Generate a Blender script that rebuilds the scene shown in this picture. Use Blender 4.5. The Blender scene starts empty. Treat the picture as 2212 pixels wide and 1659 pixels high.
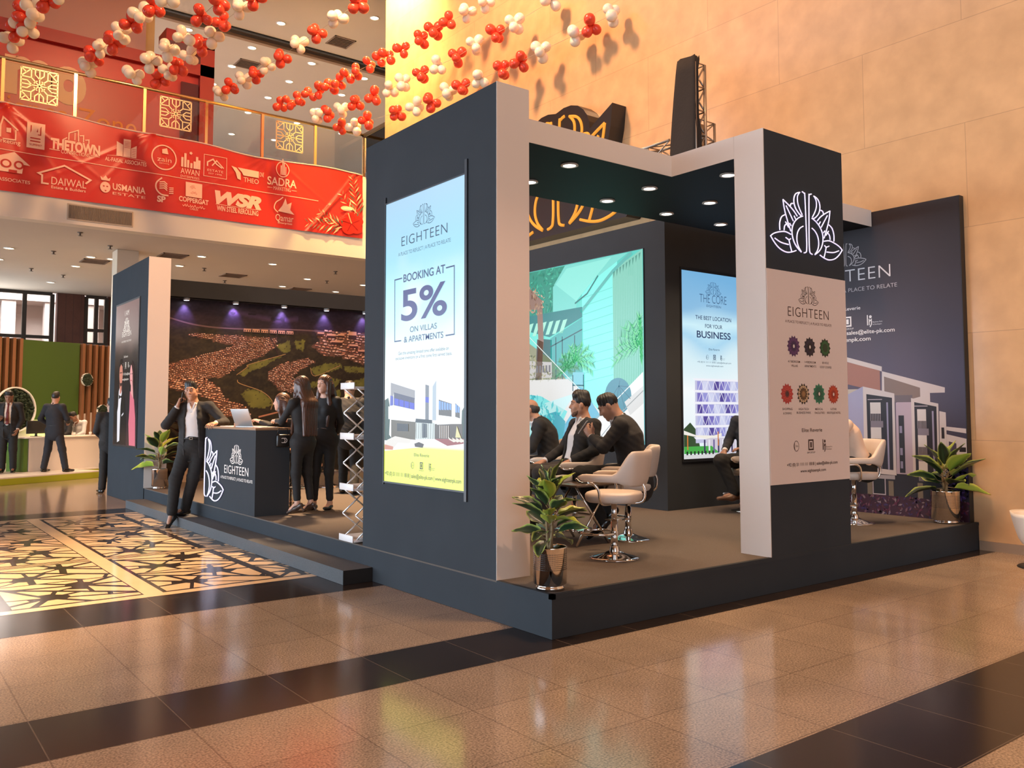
import bpy, bmesh, math, random
import numpy as np
from mathutils import Vector, Matrix
from math import sin, cos, pi, radians, sqrt, atan2

SC = bpy.context.scene
COL = SC.collection

# ------------------------------------------------------------------ camera
F_PX = 1853.1
CAM = Vector((-3.6919, -4.4007, 1.5))
YAW, PITCH, ROLL = 0.9182, 0.0629, -0.0011
fwd = Vector((cos(YAW)*cos(PITCH), sin(YAW)*cos(PITCH), sin(PITCH)))
rgt = Vector((sin(YAW), -cos(YAW), 0.0))
upv = rgt.cross(fwd)
rgt, upv = rgt*cos(ROLL)+upv*sin(ROLL), upv*cos(ROLL)-rgt*sin(ROLL)
cd = bpy.data.cameras.new('camera')
cd.sensor_width = 36.0
cd.lens = F_PX/2212*36.0
cd.shift_y = -57.43/2212
cd.clip_start = 0.05
cd.clip_end = 200
cam = bpy.data.objects.new('camera', cd)
COL.objects.link(cam)
M = Matrix((rgt, upv, -fwd)).transposed().to_4x4()
M.translation = CAM
cam.matrix_world = M
SC.camera = cam

# ------------------------------------------------------------------ world: the rest of the hall around the stand
W = bpy.data.worlds.new('hall_ambience')
SC.world = W
W.use_nodes = True
nt = W.node_tree
nt.nodes.clear()
geo = nt.nodes.new('ShaderNodeTexCoord')
sep = nt.nodes.new('ShaderNodeSeparateXYZ')
nt.links.new(geo.outputs['Generated'], sep.inputs[0])
def wmath(op, a, b=None, clamp=False):
    n = nt.nodes.new('ShaderNodeMath'); n.operation = op; n.use_clamp = clamp
    for i, v in enumerate((a, b)):
        if v is None: continue
        if isinstance(v, (int, float)): n.inputs[i].default_value = v
        else: nt.links.new(v, n.inputs[i])
    return n.outputs[0]
def wmix(fac, a, b):
    n = nt.nodes.new('ShaderNodeMix'); n.data_type = 'RGBA'; n.blend_type = 'MIX'
    nt.links.new(fac, n.inputs[0])
    for i, v in ((6, a), (7, b)):
        if isinstance(v, tuple): n.inputs[i].default_value = (*v, 1)
        else: nt.links.new(v, n.inputs[i])
    return n.outputs[2]
W_BASE, W_UP, W_DAY = (0.19, 0.09, 0.058), (0.46, 0.24, 0.135), (12.0, 15.0, 18.0)
upf = wmath('MULTIPLY_ADD', sep.outputs[2], 1.0, True)
dayf = wmath('MULTIPLY', wmath('POWER', wmath('MULTIPLY', sep.outputs[0], -1.0, True), 1.5), wmath('SUBTRACT', 1.0, wmath('MULTIPLY', wmath('ABSOLUTE', sep.outputs[2]), 2.0), True))
c1 = wmix(upf, W_BASE, W_UP)
c2 = wmix(dayf, c1, W_DAY)
bg = nt.nodes.new('ShaderNodeBackground')
nt.links.new(c2, bg.inputs[0])
bg.inputs[1].default_value = 0.95
out = nt.nodes.new('ShaderNodeOutputWorld')
nt.links.new(bg.outputs[0], out.inputs[0])

# ------------------------------------------------------------------ exposure, lamps of the hall and added fill spots
SC.view_settings.view_transform = 'Standard'
SC.view_settings.look = 'None'
SC.view_settings.exposure = 0.0
SC.view_settings.gamma = 1.0
SC.view_settings.use_curve_mapping = False

def lamp(name, kind, loc, power, color, size=0.1, target=None, angle=None, blend=0.5):
    d = bpy.data.lights.new(name, kind)
    d.energy = power
    d.color = color
    if kind == 'AREA':
        d.shape = 'DISK'; d.size = size
    else:
        d.shadow_soft_size = size
    if angle: d.spot_size = radians(angle); d.spot_blend = blend
    o = bpy.data.objects.new(name, d)
    COL.objects.link(o)
    o.location = loc
    if target is not None:
        o.rotation_euler = (Vector(target)-Vector(loc)).to_track_quat('-Z', 'Y').to_euler()
    return o
# strong yellow wall washer above the far end of the stone wall
lamp('wall_washer', 'SPOT', (4.7, 11.9, 12.4), 5000, (1.0, 0.76, 0.26), 0.12, (5.93, 12.6, 10.6), 110, 0.9)
lamp('wall_fill', 'SPOT', (1.0, 7.0, 12.5), 4400, (1.0, 0.55, 0.28), 0.5, (5.93, 8.0, 6.0), 95, 0.9)
lamp('wall_fill', 'SPOT', (0.5, 2.0, 12.5), 2000, (1.0, 0.53, 0.26), 0.5, (6.05, 0.5, 6.0), 80, 0.9)  # added to brighten the right part of the wall, no fixture
lamp('hall_fill', 'SPOT', (1.2, -0.5, 12.2), 3300, (1.0, 0.60, 0.32), 0.5, (1.6, -2.2, 0.0), 75, 0.9)  # added overhead fill for the near floor, placed to graze the front faces
lamp('mosaic_fill', 'SPOT', (-4.6, 4.2, 12.4), 19000, (1.0, 0.58, 0.30), 0.5, (-4.5, 4.4, 0), 38, 0.8)  # narrow spot added to brighten the mosaic, no such lamp known
lamp('balcony_fill', 'SPOT', (1.5, 5.0, 12.2), 2600, (1.0, 0.56, 0.27), 0.3, (1.8, 14.6, 6.3), 62, 0.8)  # spot added to lift the banner and balcony front
lamp('tower_end_spot', 'SPOT', (-1.2, -5.5, 9.0), 1300, (1.0, 0.58, 0.40), 0.15, (0.15, 0.62, 1.5), 15, 0.8)
lamp('high_ceiling_fill', 'SPOT', (6.6, 17.0, 9.6), 80, (1.0, 0.56, 0.27), 0.2, (7.0, 18.5, 12.5), 130, 0.9)  # there is no cove; upward spot added to warm the high ceiling
lamp('tower_spot', 'SPOT', (-0.6, 4.2, 11.0), 3900, (1.0, 0.52, 0.24), 0.25, (0.2, 10.0, 2.2), 26, 0.7)

# ------------------------------------------------------------------ helpers
def lin(c):
    """sRGB 0-255 triple to linear"""
    return tuple((v/255/12.92) if v/255 <= 0.04045 else ((v/255+0.055)/1.055)**2.4 for v in c)

MATS = {}
def mat(name, color, rough=0.5, metal=0.0, spec=0.5, emit=None, estr=1.0, noise=0.0, nscale=8.0, bump=0.0, bscale=60.0, coat=0.0, trans=0.0, sub=0.0):
    if name in MATS: return MATS[name]
    m = bpy.data.materials.new(name); m.use_nodes = True
    t = m.node_tree; b = t.nodes['Principled BSDF']
    b.inputs['Base Color'].default_value = (*color, 1)
    b.inputs['Roughness'].default_value = rough
    b.inputs['Metallic'].default_value = metal
    b.inputs['Specular IOR Level'].default_value = spec
    b.inputs['Coat Weight'].default_value = coat
    b.inputs['Transmission Weight'].default_value = trans
    b.inputs['Subsurface Weight'].default_value = sub
    if sub: b.inputs['Subsurface Radius'].default_value = (0.03, 0.015, 0.01)
    if emit:
        b.inputs['Emission Color'].default_value = (*emit, 1)
        b.inputs['Emission Strength'].default_value = estr
    if noise or bump:
        tc = t.nodes.new('ShaderNodeTexCoord')
        nz = t.nodes.new('ShaderNodeTexNoise'); nz.inputs['Scale'].default_value = nscale; nz.inputs['Detail'].default_value = 5
        t.links.new(tc.outputs['Object'], nz.inputs['Vector'])
        if noise:
            mx = t.nodes.new('ShaderNodeMix'); mx.data_type = 'RGBA'
            t.links.new(nz.outputs['Fac'], mx.inputs[0])
            mx.inputs[6].default_value = (*[c*(1-noise) for c in color], 1)
            mx.inputs[7].default_value = (*[min(1, c*(1+noise)) for c in color], 1)
            t.links.new(mx.outputs[2], b.inputs['Base Color'])
        if bump:
            nb = t.nodes.new('ShaderNodeTexNoise'); nb.inputs['Scale'].default_value = bscale; nb.inputs['Detail'].default_value = 4
            t.links.new(tc.outputs['Object'], nb.inputs['Vector'])
            bp = t.nodes.new('ShaderNodeBump'); bp.inputs['Strength'].default_value = bump; bp.inputs['Distance'].default_value = 0.01
            t.links.new(nb.outputs['Fac'], bp.inputs['Height'])
            t.links.new(bp.outputs[0], b.inputs['Normal'])
    MATS[name] = m
    return m

def vmat(name, rough=0.5, emit=0.0, spec=0.4, metal=0.0, bump=0.0, bscale=80.0, two=False):
    """material whose colour is the mesh's colour attribute (a print, a display, a leaf)"""
    if name in MATS: return MATS[name]
    m = bpy.data.materials.new(name); m.use_nodes = True
    t = m.node_tree; b = t.nodes['Principled BSDF']
    a = t.nodes.new('ShaderNodeAttribute'); a.attribute_name = 'Col'
    b.inputs['Roughness'].default_value = rough
    b.inputs['Specular IOR Level'].default_value = spec
    b.inputs['Metallic'].default_value = metal
    if emit:
        b.inputs['Base Color'].default_value = (0.01, 0.01, 0.01, 1)
        t.links.new(a.outputs['Color'], b.inputs['Emission Color'])
        b.inputs['Emission Strength'].default_value = emit
    else:
        t.links.new(a.outputs['Color'], b.inputs['Base Color'])
    if bump:
        tc = t.nodes.new('ShaderNodeTexCoord')
        nb = t.nodes.new('ShaderNodeTexNoise'); nb.inputs['Scale'].default_value = bscale
        t.links.new(tc.outputs['Object'], nb.inputs['Vector'])
        bp = t.nodes.new('ShaderNodeBump'); bp.inputs['Strength'].default_value = bump; bp.inputs['Distance'].default_value = 0.01
        t.links.new(nb.outputs['Fac'], bp.inputs['Height']); t.links.new(bp.outputs[0], b.inputs['Normal'])
    MATS[name] = m
    return m

def tag(o, label=None, cat=None, group=None, kind=None):
    if label: o['label'] = label
    if cat: o['category'] = cat
    if group: o['group'] = group
    if kind: o['kind'] = kind
    return o

def thing(name, label, cat, loc=(0, 0, 0), rz=0.0, group=None):
    o = bpy.data.objects.new(name, None); COL.objects.link(o)
    o.empty_display_size = 0.1
    o.location = loc; o.rotation_euler = (0, 0, rz)
    return tag(o, label, cat, group)

def link_mesh(name, me, mats, parent=None, loc=None):
    for m in (mats if isinstance(mats, (list, tuple)) else [mats]): me.materials.append(m)
    o = bpy.data.objects.new(name, me); COL.objects.link(o)
    if parent is not None: o.parent = parent
    if loc: o.location = loc
    return o

class MB:
    """collects shapes into one mesh"""
    def __init__(s): s.v = []; s.f = []; s.mi = []; s.sm = []
    def add(s, verts, faces, mi=0, smooth=False, M=None):
        o = len(s.v)
        if M is not None: verts = [tuple(M @ Vector(p)) for p in verts]
        s.v.extend(tuple(map(float, p)) for p in verts)
        for f in faces:
            s.f.append(tuple(i+o for i in f)); s.mi.append(mi); s.sm.append(smooth)
        return s
    def box(s, x0, x1, y0, y1, z0, z1, mi=0, M=None):
        v = [(x, y, z) for x in (x0, x1) for y in (y0, y1) for z in (z0, z1)]
        return s.add(v, [(0, 1, 3, 2), (4, 6, 7, 5), (0, 4, 5, 1), (2, 3, 7, 6), (0, 2, 6, 4), (1, 5, 7, 3)], mi, False, M)
    def rbox(s, x0, x1, y0, y1, z0, z1, r=0.01, mi=0, M=None, seg=2):
        bm = bmesh.new(); bmesh.ops.create_cube(bm, size=1)
        for v in bm.verts: v.co = Vector(((x0+x1)/2+v.co.x*(x1-x0), (y0+y1)/2+v.co.y*(y1-y0), (z0+z1)/2+v.co.z*(z1-z0)))
        bmesh.ops.bevel(bm, geom=bm.edges[:], offset=r, segments=seg, profile=0.5, affect='EDGES')
        bm.verts.ensure_lookup_table()
        for i, v in enumerate(bm.verts): v.index = i
        s.add([v.co[:] for v in bm.verts], [[v.index for v in f.verts] for f in bm.faces], mi, seg > 1, M)
        bm.free(); return s
    def lathe(s, prof, n=32, mi=0, M=None, smooth=True, c=(0, 0, 0)):
        v = []; f = []
        for r, z in prof:
            for k in range(n):
                a = 2*pi*k/n; v.append((c[0]+r*cos(a), c[1]+r*sin(a), c[2]+z))
        for i in range(len(prof)-1):
            for k in range(n):
                f.append((i*n+k, i*n+(k+1) % n, (i+1)*n+(k+1) % n, (i+1)*n+k))
        return s.add(v, f, mi, smooth, M)
    def cyl(s, a, b, r, r2=None, n=16, mi=0, caps=True, smooth=True):
        return s.tube([a, b], [r, r if r2 is None else r2], n, mi, caps, smooth)
    def tube(s, pts, r, n=10, mi=0, caps=True, smooth=True, closed=False):
        pts = [Vector(p) for p in pts]; m = len(pts)
        rs = r if isinstance(r, (list, tuple)) else [r]*m
        v = []; f = []; prev = None
        for i, p in enumerate(pts):
            if closed: t = (pts[(i+1) % m]-pts[i-1])
            else: t = (pts[min(i+1, m-1)]-pts[max(i-1, 0)])
            t.normalize()
            if prev is None:
                x = t.orthogonal().normalized()
            else:
                x = (prev-t*prev.dot(t)).normalized()
            prev = x; y = t.cross(x)
            for k in range(n):
                a = 2*pi*k/n; v.append(tuple(p+(x*cos(a)+y*sin(a))*rs[i]))
        for i in range(m if closed else m-1):
            j = (i+1) % m
            for k in range(n): f.append((i*n+k, i*n+(k+1) % n, j*n+(k+1) % n, j*n+k))
        s.add(v, f, mi, smooth)
        if caps and not closed:
            o = len(s.v)-len(v)
            s.f.append(tuple(o+k for k in range(n))[::-1]); s.mi.append(mi); s.sm.append(False)
            s.f.append(tuple(o+(m-1)*n+k for k in range(n))); s.mi.append(mi); s.sm.append(False)
        return s
    def loft(s, loops, mi=0, caps=True, smooth=True, M=None):
        n = len(loops[0]); v = [p for l in loops for p in l]; f = []
        for i in range(len(loops)-1):
            for k in range(n): f.append((i*n+k, i*n+(k+1) % n, (i+1)*n+(k+1) % n, (i+1)*n+k))
        if caps: f += [tuple(range(n))[::-1], tuple((len(loops)-1)*n+k for k in range(n))]
        return s.add(v, f, mi, smooth, M)
    def prism(s, poly, axis, a, b, mi=0):
        """poly in the two other axes (in order), extruded along axis from a to b"""
        def P(q, t):
            l = list(q); l.insert(axis, t); return tuple(l)
        n = len(poly)
        v = [P(q, a) for q in poly]+[P(q, b) for q in poly]
        f = [tuple(range(n))[::-1], tuple(range(n, 2*n))]+[(k, (k+1) % n, n+(k+1) % n, n+k) for k in range(n)]
        return s.add(v, f, mi)
    def build(s, name, mats, parent=None, loc=None, fix=True):
        me = bpy.data.meshes.new(name)
        me.from_pydata(s.v, [], s.f)
        me.polygons.foreach_set('material_index', s.mi)
        me.polygons.foreach_set('use_smooth', s.sm)
        if fix:
            bm = bmesh.new(); bm.from_mesh(me); bmesh.ops.recalc_face_normals(bm, faces=bm.faces[:]); bm.to_mesh(me); bm.free()
        me.update()
        return link_mesh(name, me, mats, parent, loc)

# ---- flat artwork (prints, displays, lettering) on a plane in the scene
_tc = {}
def glyphs(txt, bold=0.0, shear=0.0, space=1.0):
    key = (txt, bold, shear, space)
    if key in _tc: return _tc[key]
    c = bpy.data.curves.new('lettering', 'FONT'); c.body = txt; c.size = 1.0; c.resolution_u = 6
    c.offset = bold; c.shear = shear; c.space_character = space
    o = bpy.data.objects.new('lettering', c); COL.objects.link(o)
    dg = bpy.context.evaluated_depsgraph_get()
    me = o.evaluated_get(dg).to_mesh()
    v = np.array([q.co[:2] for q in me.vertices]) if len(me.vertices) else np.zeros((0, 2))
    f = [tuple(p.vertices) for p in me.polygons]
    o.evaluated_get(dg).to_mesh_clear()
    bpy.data.objects.remove(o); bpy.data.curves.remove(c)
    _tc[key] = (v, f)
    return _tc[key]

class Pic:
    def __init__(s, o, u, v, step=0.0004):
        s.o = Vector(o); s.u = Vector(u); s.w = Vector(v); s.n = s.u.cross(s.w).normalized()
        s.v = []; s.f = []; s.c = []; s.l = 0; s.step = step
    def lv(s, k=None): s.l = s.l+1 if k is None else k; return s
    def put(s, pts, faces, col):
        s.k = getattr(s, 'k', 0)+1; o = len(s.v); q = s.o+s.n*(s.l*s.step+min(s.k, 300)*2e-5)
        for a, b in pts: s.v.append(tuple(q+s.u*a+s.w*b))
        for i, f in enumerate(faces):
            s.f.append(tuple(k+o for k in f)); s.c.append(col)
    def poly(s, pts, col):
        from mathutils.geometry import tessellate_polygon
        if len(pts) <= 4 and len(pts) == 3: s.put(pts, [(0, 1, 2)], col)
        else: s.put(pts, tessellate_polygon([[Vector((a, b, 0)) for a, b in pts]]), col)
        return s
    def rect(s, a0, b0, a1, b1, col): s.put([(a0, b0), (a1, b0), (a1, b1), (a0, b1)], [(0, 1, 2, 3)], col); return s
    def oval(s, a, b, ra, rb, col, n=24, r0=0.0):
        P = [(a+ra*cos(2*pi*k/n), b+rb*sin(2*pi*k/n)) for k in range(n)]
        if r0:
            P += [(a+ra*r0*cos(2*pi*k/n), b+rb*r0*sin(2*pi*k/n)) for k in range(n)]
            s.put(P, [(k, (k+1) % n, n+(k+1) % n, n+k) for k in range(n)], col)
        else: s.put(P, [tuple(range(n))], col)
        return s
    def line(s, pts, w, col, closed=False):
        p = [Vector(q) for q in pts]; n = len(p)
        L = []; R = []
        for i in range(n):
            a = p[i-1] if (i or closed) else p[i]; b = p[(i+1) % n] if (i < n-1 or closed) else p[i]
            d1 = (p[i]-a).normalized() if (p[i]-a).length > 1e-9 else (b-p[i]).normalized()
            d2 = (b-p[i]).normalized() if (b-p[i]).length > 1e-9 else d1
            t = (d1+d2)
            t = t.normalized() if t.length > 1e-6 else d1
            m = Vector((-t.y, t.x)); k = max(0.45, abs(m.dot(Vector((-d1.y, d1.x)))))
            m = m*(w/2/k); L.append(tuple(p[i]+m)); R.append(tuple(p[i]-m))
        F = [(i, i+1, n+i+1, n+i) for i in range(n-1)]
        if closed: F.append((n-1, 0, n, 2*n-1))
        s.put(L+R, F, col); return s
    def text(s, t, a0, a1, b, h, col, bold=0.0, shear=0.0, space=1.0):
        """fits the words between a0 and a1 on baseline b with capitals h high"""
        v, f = glyphs(t, bold, shear, space)
        if not len(v): return s
        x0, x1 = v[:, 0].min(), v[:, 0].max()
        ch = glyphs('E' if t.upper() == t else 'E')[0][:, 1].max()
        q = np.stack([a0+(v[:, 0]-x0)*(a1-a0)/max(1e-6, x1-x0), b+v[:, 1]*h/ch], 1)
        s.put([tuple(map(float, k)) for k in q], f, col); return s
    def build(s, name, m, parent=None):
        me = bpy.data.meshes.new(name); me.from_pydata(s.v, [], s.f)
        at = me.color_attributes.new('Col', 'FLOAT_COLOR', 'CORNER')
        cols = np.ones((len(me.loops), 4), np.float32); k = 0
        for f, c in zip(s.f, s.c): cols[k:k+len(f), :3] = c; k += len(f)
        at.data.foreach_set('color', cols.ravel())
        # face the plane's own normal
        flip = [p for p in me.polygons if p.normal.dot(s.n) < 0]
        for p in flip: p.flip()
        me.update()
        return link_mesh(name, me, m, parent)

def grid_pic(name, m, parent, o, u, v, a0, a1, b0, b1, na, nb, fn, lift=0.0):
    """a smooth-coloured picture: fn(A,B) -> linear rgb arrays on a na x nb grid"""
    o = np.array(o, float); u = np.array(u, float); v = np.array(v, float); n = np.cross(u, v)
    A, B = np.meshgrid(np.linspace(a0, a1, na), np.linspace(b0, b1, nb), indexing='ij')
    P = o+A[..., None]*u+B[..., None]*v+n*lift
    C = fn(A, B)
    idx = np.arange(na*nb).reshape(na, nb)
    F = np.stack([idx[:-1, :-1], idx[1:, :-1], idx[1:, 1:], idx[:-1, 1:]], -1).reshape(-1, 4)
    me = fast_mesh(name, P.reshape(-1, 3), F, smooth=False)
    at = me.color_attributes.new('Col', 'FLOAT_COLOR', 'POINT')
    cc = np.ones((na*nb, 4), np.float32); cc[:, :3] = C.reshape(-1, 3)
    at.data.foreach_set('color', cc.ravel())
    return link_mesh(name, me, m, parent)

def fast_mesh(name, V, F, smooth=True):
    me = bpy.data.meshes.new(name)
    me.vertices.add(len(V)); me.vertices.foreach_set('co', np.asarray(V, np.float32).ravel())
    F = np.asarray(F, np.int32); n = F.shape[1]
    me.loops.add(F.size); me.loops.foreach_set('vertex_index', F.ravel())
    me.polygons.add(len(F)); me.polygons.foreach_set('loop_start', np.arange(0, F.size, n, dtype=np.int32))
    me.polygons.foreach_set('use_smooth', np.full(len(F), smooth))
    me.update(calc_edges=True); me.validate()
    return me

def vnoise(X, Y, seed=0):
    """smooth value noise on arrays"""
    r = np.random.RandomState(seed).rand(64, 64)
    xi = np.floor(X).astype(int); yi = np.floor(Y).astype(int)
    fx = X-xi; fy = Y-yi; fx = fx*fx*(3-2*fx); fy = fy*fy*(3-2*fy)
    g = lambda a, b: r[a % 64, b % 64]
    return (g(xi, yi)*(1-fx)+g(xi+1, yi)*fx)*(1-fy)+(g(xi, yi+1)*(1-fx)+g(xi+1, yi+1)*fx)*fy

def inside(X, Y, poly):
    r = np.zeros(X.shape, bool); n = len(poly)
    for i in range(n):
        (x1, y1), (x2, y2) = poly[i], poly[(i+1) % n]
        if y1 == y2: continue
        r ^= ((y1 > Y) != (y2 > Y)) & (X < (x2-x1)*(Y-y1)/(y2-y1)+x1)
    return r

def smooth_line(pts, n=6):
    """Catmull-Rom through 2-D or 3-D points"""
    P = [Vector(p) for p in pts]; out = []
    for i in range(len(P)-1):
        p0 = P[max(i-1, 0)]; p1 = P[i]; p2 = P[i+1]; p3 = P[min(i+2, len(P)-1)]
        for k in range(n):
            t = k/n
            out.append(0.5*((2*p1)+(p2-p0)*t+(2*p0-5*p1+4*p2-p3)*t*t+(3*p1-p0-3*p2+p3)*t**3))
    out.append(P[-1])
    return [tuple(p) for p in out]

# the lotus emblem, right half (mirrored for the left)
LOTUS = [
 [(.07,.274),(.041,.263),(.031,.233),(.019,-.123),(.022,-.239),(.035,-.264),(.063,-.272)],
 [(.106,.262),(.16,.245),(.191,.209),(.197,.161),(.174,.11),(.124,.069),(.087,.053)],
 [(.11,.261),(.141,.223),(.142,.169),(.118,.118),(.077,.066)],
 [(.069,.055),(.133,.031),(.192,-.011),(.228,-.065),(.233,-.129),(.208,-.191),(.164,-.235),(.103,-.27)],
 [(.067,-.035),(.117,-.06),(.155,-.106),(.165,-.169),(.145,-.225),(.103,-.268)],
 [(.152,.043),(.205,.086),(.28,.127),(.356,.161)],
 [(.356,.161),(.338,.079),(.299,-.013),(.252,-.103)],
 [(.313,.113),(.258,.048),(.212,-.008)],
 [(.199,.04),(.176,.014)],
 [(.266,-.034),(.245,-.055)],
 [(.336,.03),(.384,.003),(.41,-.053),(.409,-.113)],
 [(.303,-.04),(.339,-.067),(.349,-.106)],
 [(.326,-.029),(.281,-.075)],
 [(.211,.147),(.24,.141),(.254,.115)],
 [(.251,-.131),(.33,-.117),(.416,-.129),(.495,-.152),(.542,-.179)],
 [(.542,-.179),(.482,-.235),(.413,-.275),(.328,-.294),(.254,-.287),(.181,-.265)],
 [(.483,-.192),(.397,-.218),(.29,-.225)],
 [(.327,-.167),(.282,-.181),(.257,-.169)],
 [(.282,-.181),(.265,-.232),(.245,-.278)]]
def lotus_lines(half=False):
    L = [smooth_line(l, 5) for l in LOTUS]
    return L if half else L+[[(-a, b) for a, b in l] for l in L]
def lotus_pic(p, a, b, s, w, col):
    for l in lotus_lines(): p.line([(a+x*s, b+y*s) for x, y in l], w, col)
    return p

# ------------------------------------------------------------------ materials of the hall
def tile_mat(name, c1, c2, mortar, rough, speck=0.0, size=0.6, off=(0.03, -0.17), rowh=0.605, msize=0.004, spec=0.5, big=0.12):
    m = bpy.data.materials.new(name); m.use_nodes = True
    t = m.node_tree; b = t.nodes['Principled BSDF']
    tc = t.nodes.new('ShaderNodeTexCoord')
    mp = t.nodes.new('ShaderNodeMapping'); mp.inputs['Location'].default_value = (-off[0], -off[1], 0)
    t.links.new(tc.outputs['Object'], mp.inputs['Vector'])
    br = t.nodes.new('ShaderNodeTexBrick'); br.offset = 0.0; br.squash = 1.0
    br.inputs['Scale'].default_value = 1.0
    br.inputs['Brick Width'].default_value = size; br.inputs['Row Height'].default_value = rowh
    br.inputs['Mortar Size'].default_value = msize; br.inputs['Mortar Smooth'].default_value = 0.1
    br.inputs['Color1'].default_value = (*c1, 1); br.inputs['Color2'].default_value = (*c2, 1); br.inputs['Mortar'].default_value = (*mortar, 1)
    t.links.new(mp.outputs[0], br.inputs['Vector'])
    src = br.outputs['Color']
    if speck:
        for sc, amt in ((95.0, speck), (2.2, big)):
            nz = t.nodes.new('ShaderNodeTexNoise'); nz.inputs['Scale'].default_value = sc; nz.inputs['Detail'].default_value = 3
            t.links.new(tc.outputs['Object'], nz.inputs['Vector'])
            mr = t.nodes.new('ShaderNodeMapRange'); mr.inputs[1].default_value = 0.3; mr.inputs[2].default_value = 0.7
            mr.inputs[3].default_value = 1-amt; mr.inputs[4].default_value = 1+amt
            t.links.new(nz.outputs['Fac'], mr.inputs[0])
            mx = t.nodes.new('ShaderNodeMix'); mx.data_type = 'RGBA'; mx.blend_type = 'MULTIPLY'; mx.inputs[0].default_value = 1
            t.links.new(src, mx.inputs[6]); t.links.new(mr.outputs[0], mx.inputs[7]); src = mx.outputs[2]
    t.links.new(src, b.inputs['Base Color'])
    b.inputs['Roughness'].default_value = rough; b.inputs['Specular IOR Level'].default_value = spec
    return m
m_granite = tile_mat('granite_tile', (.315, .235, .17), (.355, .265, .19), (.22, .16, .115), 0.13, 0.5)
m_dark = tile_mat('dark_floor_tile', (.022, .0155, .0125), (.028, .0195, .016), (.12, .09, .07), 0.16, 0.2, msize=0.003, spec=.28)
m_cream = mat('cream_inlay', (.86, .62, .37), 0.12, noise=.12, nscale=3)
m_inlaydark = mat('dark_inlay', (.04, .03, .025), 0.14, noise=.2, nscale=6)
m_plaster = mat('ceiling_plaster', (.56, .50, .44), 0.9, noise=.04, nscale=1.2)
m_fascia = mat('cream_fascia', (.68, .60, .50), 0.7)
m_slate = mat('slate_paint', (.048, .052, .057), 0.75, spec=.0, noise=.10, nscale=2.5)
m_face = mat('cream_board', (.70, .62, .56), 0.6, noise=.03, nscale=2)
m_black = mat('black_board', (.012, .012, .012), 0.45)
m_carpet = mat('grey_carpet', (.135, .112, .096), 0.95, spec=.1, noise=.22, nscale=90, bump=.6, bscale=300)
m_stepc = mat('grey_step_carpet', (.12, .12, .122), 0.95, spec=.1, noise=.22, nscale=90, bump=.6, bscale=300)
m_chrome = mat('chrome', (.80, .76, .72), 0.08, 1.0)
m_gold = mat('gilt_metal', (.85, .56, .25), 0.22, 1.0)
m_lampon = mat('lamp_glow_warm', (1, .9, .75), 0.5, emit=(1.0, .80, .52), estr=9)
m_lampwhite = mat('lamp_glow_white', (1, 1, 1), 0.5, emit=(1.0, .97, .92), estr=12)
m_trim = mat('white_lamp_ring', (.75, .72, .68), 0.4)

def stone_mat():
    m = bpy.data.materials.new('polished_stone'); m.use_nodes = True
    t = m.node_tree; b = t.nodes['Principled BSDF']
    tc = t.nodes.new('ShaderNodeTexCoord')
    sp = t.nodes.new('ShaderNodeSeparateXYZ'); t.links.new(tc.outputs['Object'], sp.inputs[0])
    cb = t.nodes.new('ShaderNodeCombineXYZ'); t.links.new(sp.outputs[1], cb.inputs[0]); t.links.new(sp.outputs[2], cb.inputs[1])
    br = t.nodes.new('ShaderNodeTexBrick'); br.offset = 0.5
    br.inputs['Scale'].default_value = 1; br.inputs['Brick Width'].default_value = 2.4; br.inputs['Row Height'].default_value = 1.18
    br.inputs['Mortar Size'].default_value = .004; br.inputs['Mortar Smooth'].default_value = .3
    br.inputs['Color1'].default_value = (.62, .37, .185, 1); br.inputs['Color2'].default_value = (.64, .385, .195, 1); br.inputs['Mortar'].default_value = (.44, .27, .14, 1)
    t.links.new(cb.outputs[0], br.inputs['Vector'])
    nz = t.nodes.new('ShaderNodeTexNoise'); nz.inputs['Scale'].default_value = 3.5; nz.inputs['Detail'].default_value = 8
    t.links.new(tc.outputs['Object'], nz.inputs['Vector'])
    mr = t.nodes.new('ShaderNodeMapRange'); mr.inputs[1].default_value = .3; mr.inputs[2].default_value = .7; mr.inputs[3].default_value = .90; mr.inputs[4].default_value = 1.08
    t.links.new(nz.outputs['Fac'], mr.inputs[0])
    mx = t.nodes.new('ShaderNodeMix'); mx.data_type = 'RGBA'; mx.blend_type = 'MULTIPLY'; mx.inputs[0].default_value = 1
    t.links.new(br.outputs['Color'], mx.inputs[6]); t.links.new(mr.outputs[0], mx.inputs[7])
    t.links.new(mx.outputs[2], b.inputs['Base Color'])
    b.inputs['Roughness'].default_value = .17; b.inputs['Specular IOR Level'].default_value = .35
    return m
m_stone = stone_mat()

# ------------------------------------------------------------------ floor with dark bands and the shard mosaic
fl = MB()
fl.add([(-30, -25, 0), (30, -25, 0), (30, 45, 0), (-30, 45, 0)], [(0, 1, 2, 3)], 0)
for k, (y0, y1) in enumerate(((-2.6, -2.0), (-.17, .42), (2.26, 3.0), (9.33, 10.0))):
    fl.add([(-30, y0, .0006), (12, y0, .0006), (12, y1, .0006), (-30, y1, .0006)], [(0, 1, 2, 3)], 1)
fl.add([(-12, 3.0, .0006), (.2, 3.0, .0006), (.2, 9.34, .0006), (-12, 9.34, .0006)], [(0, 1, 2, 3)], 3)
def strip(x0, x1, y0, y1, mi=2, z=.0012): fl.add([(x0, y0, z), (x1, y0, z), (x1, y1, z), (x0, y1, z)], [(0, 1, 2, 3)], mi)
for y in (3.0, 9.22): strip(-12, .2, y, y+.12)
for y in (5.15, 7.22): strip(-12, .2, y, y+.035); strip(-12, .2, y+.075, y+.11)
for x in (-1.75, -3.9, -6.05): strip(x, x+.15, 3.0, 9.3, 2, .0016)
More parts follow.
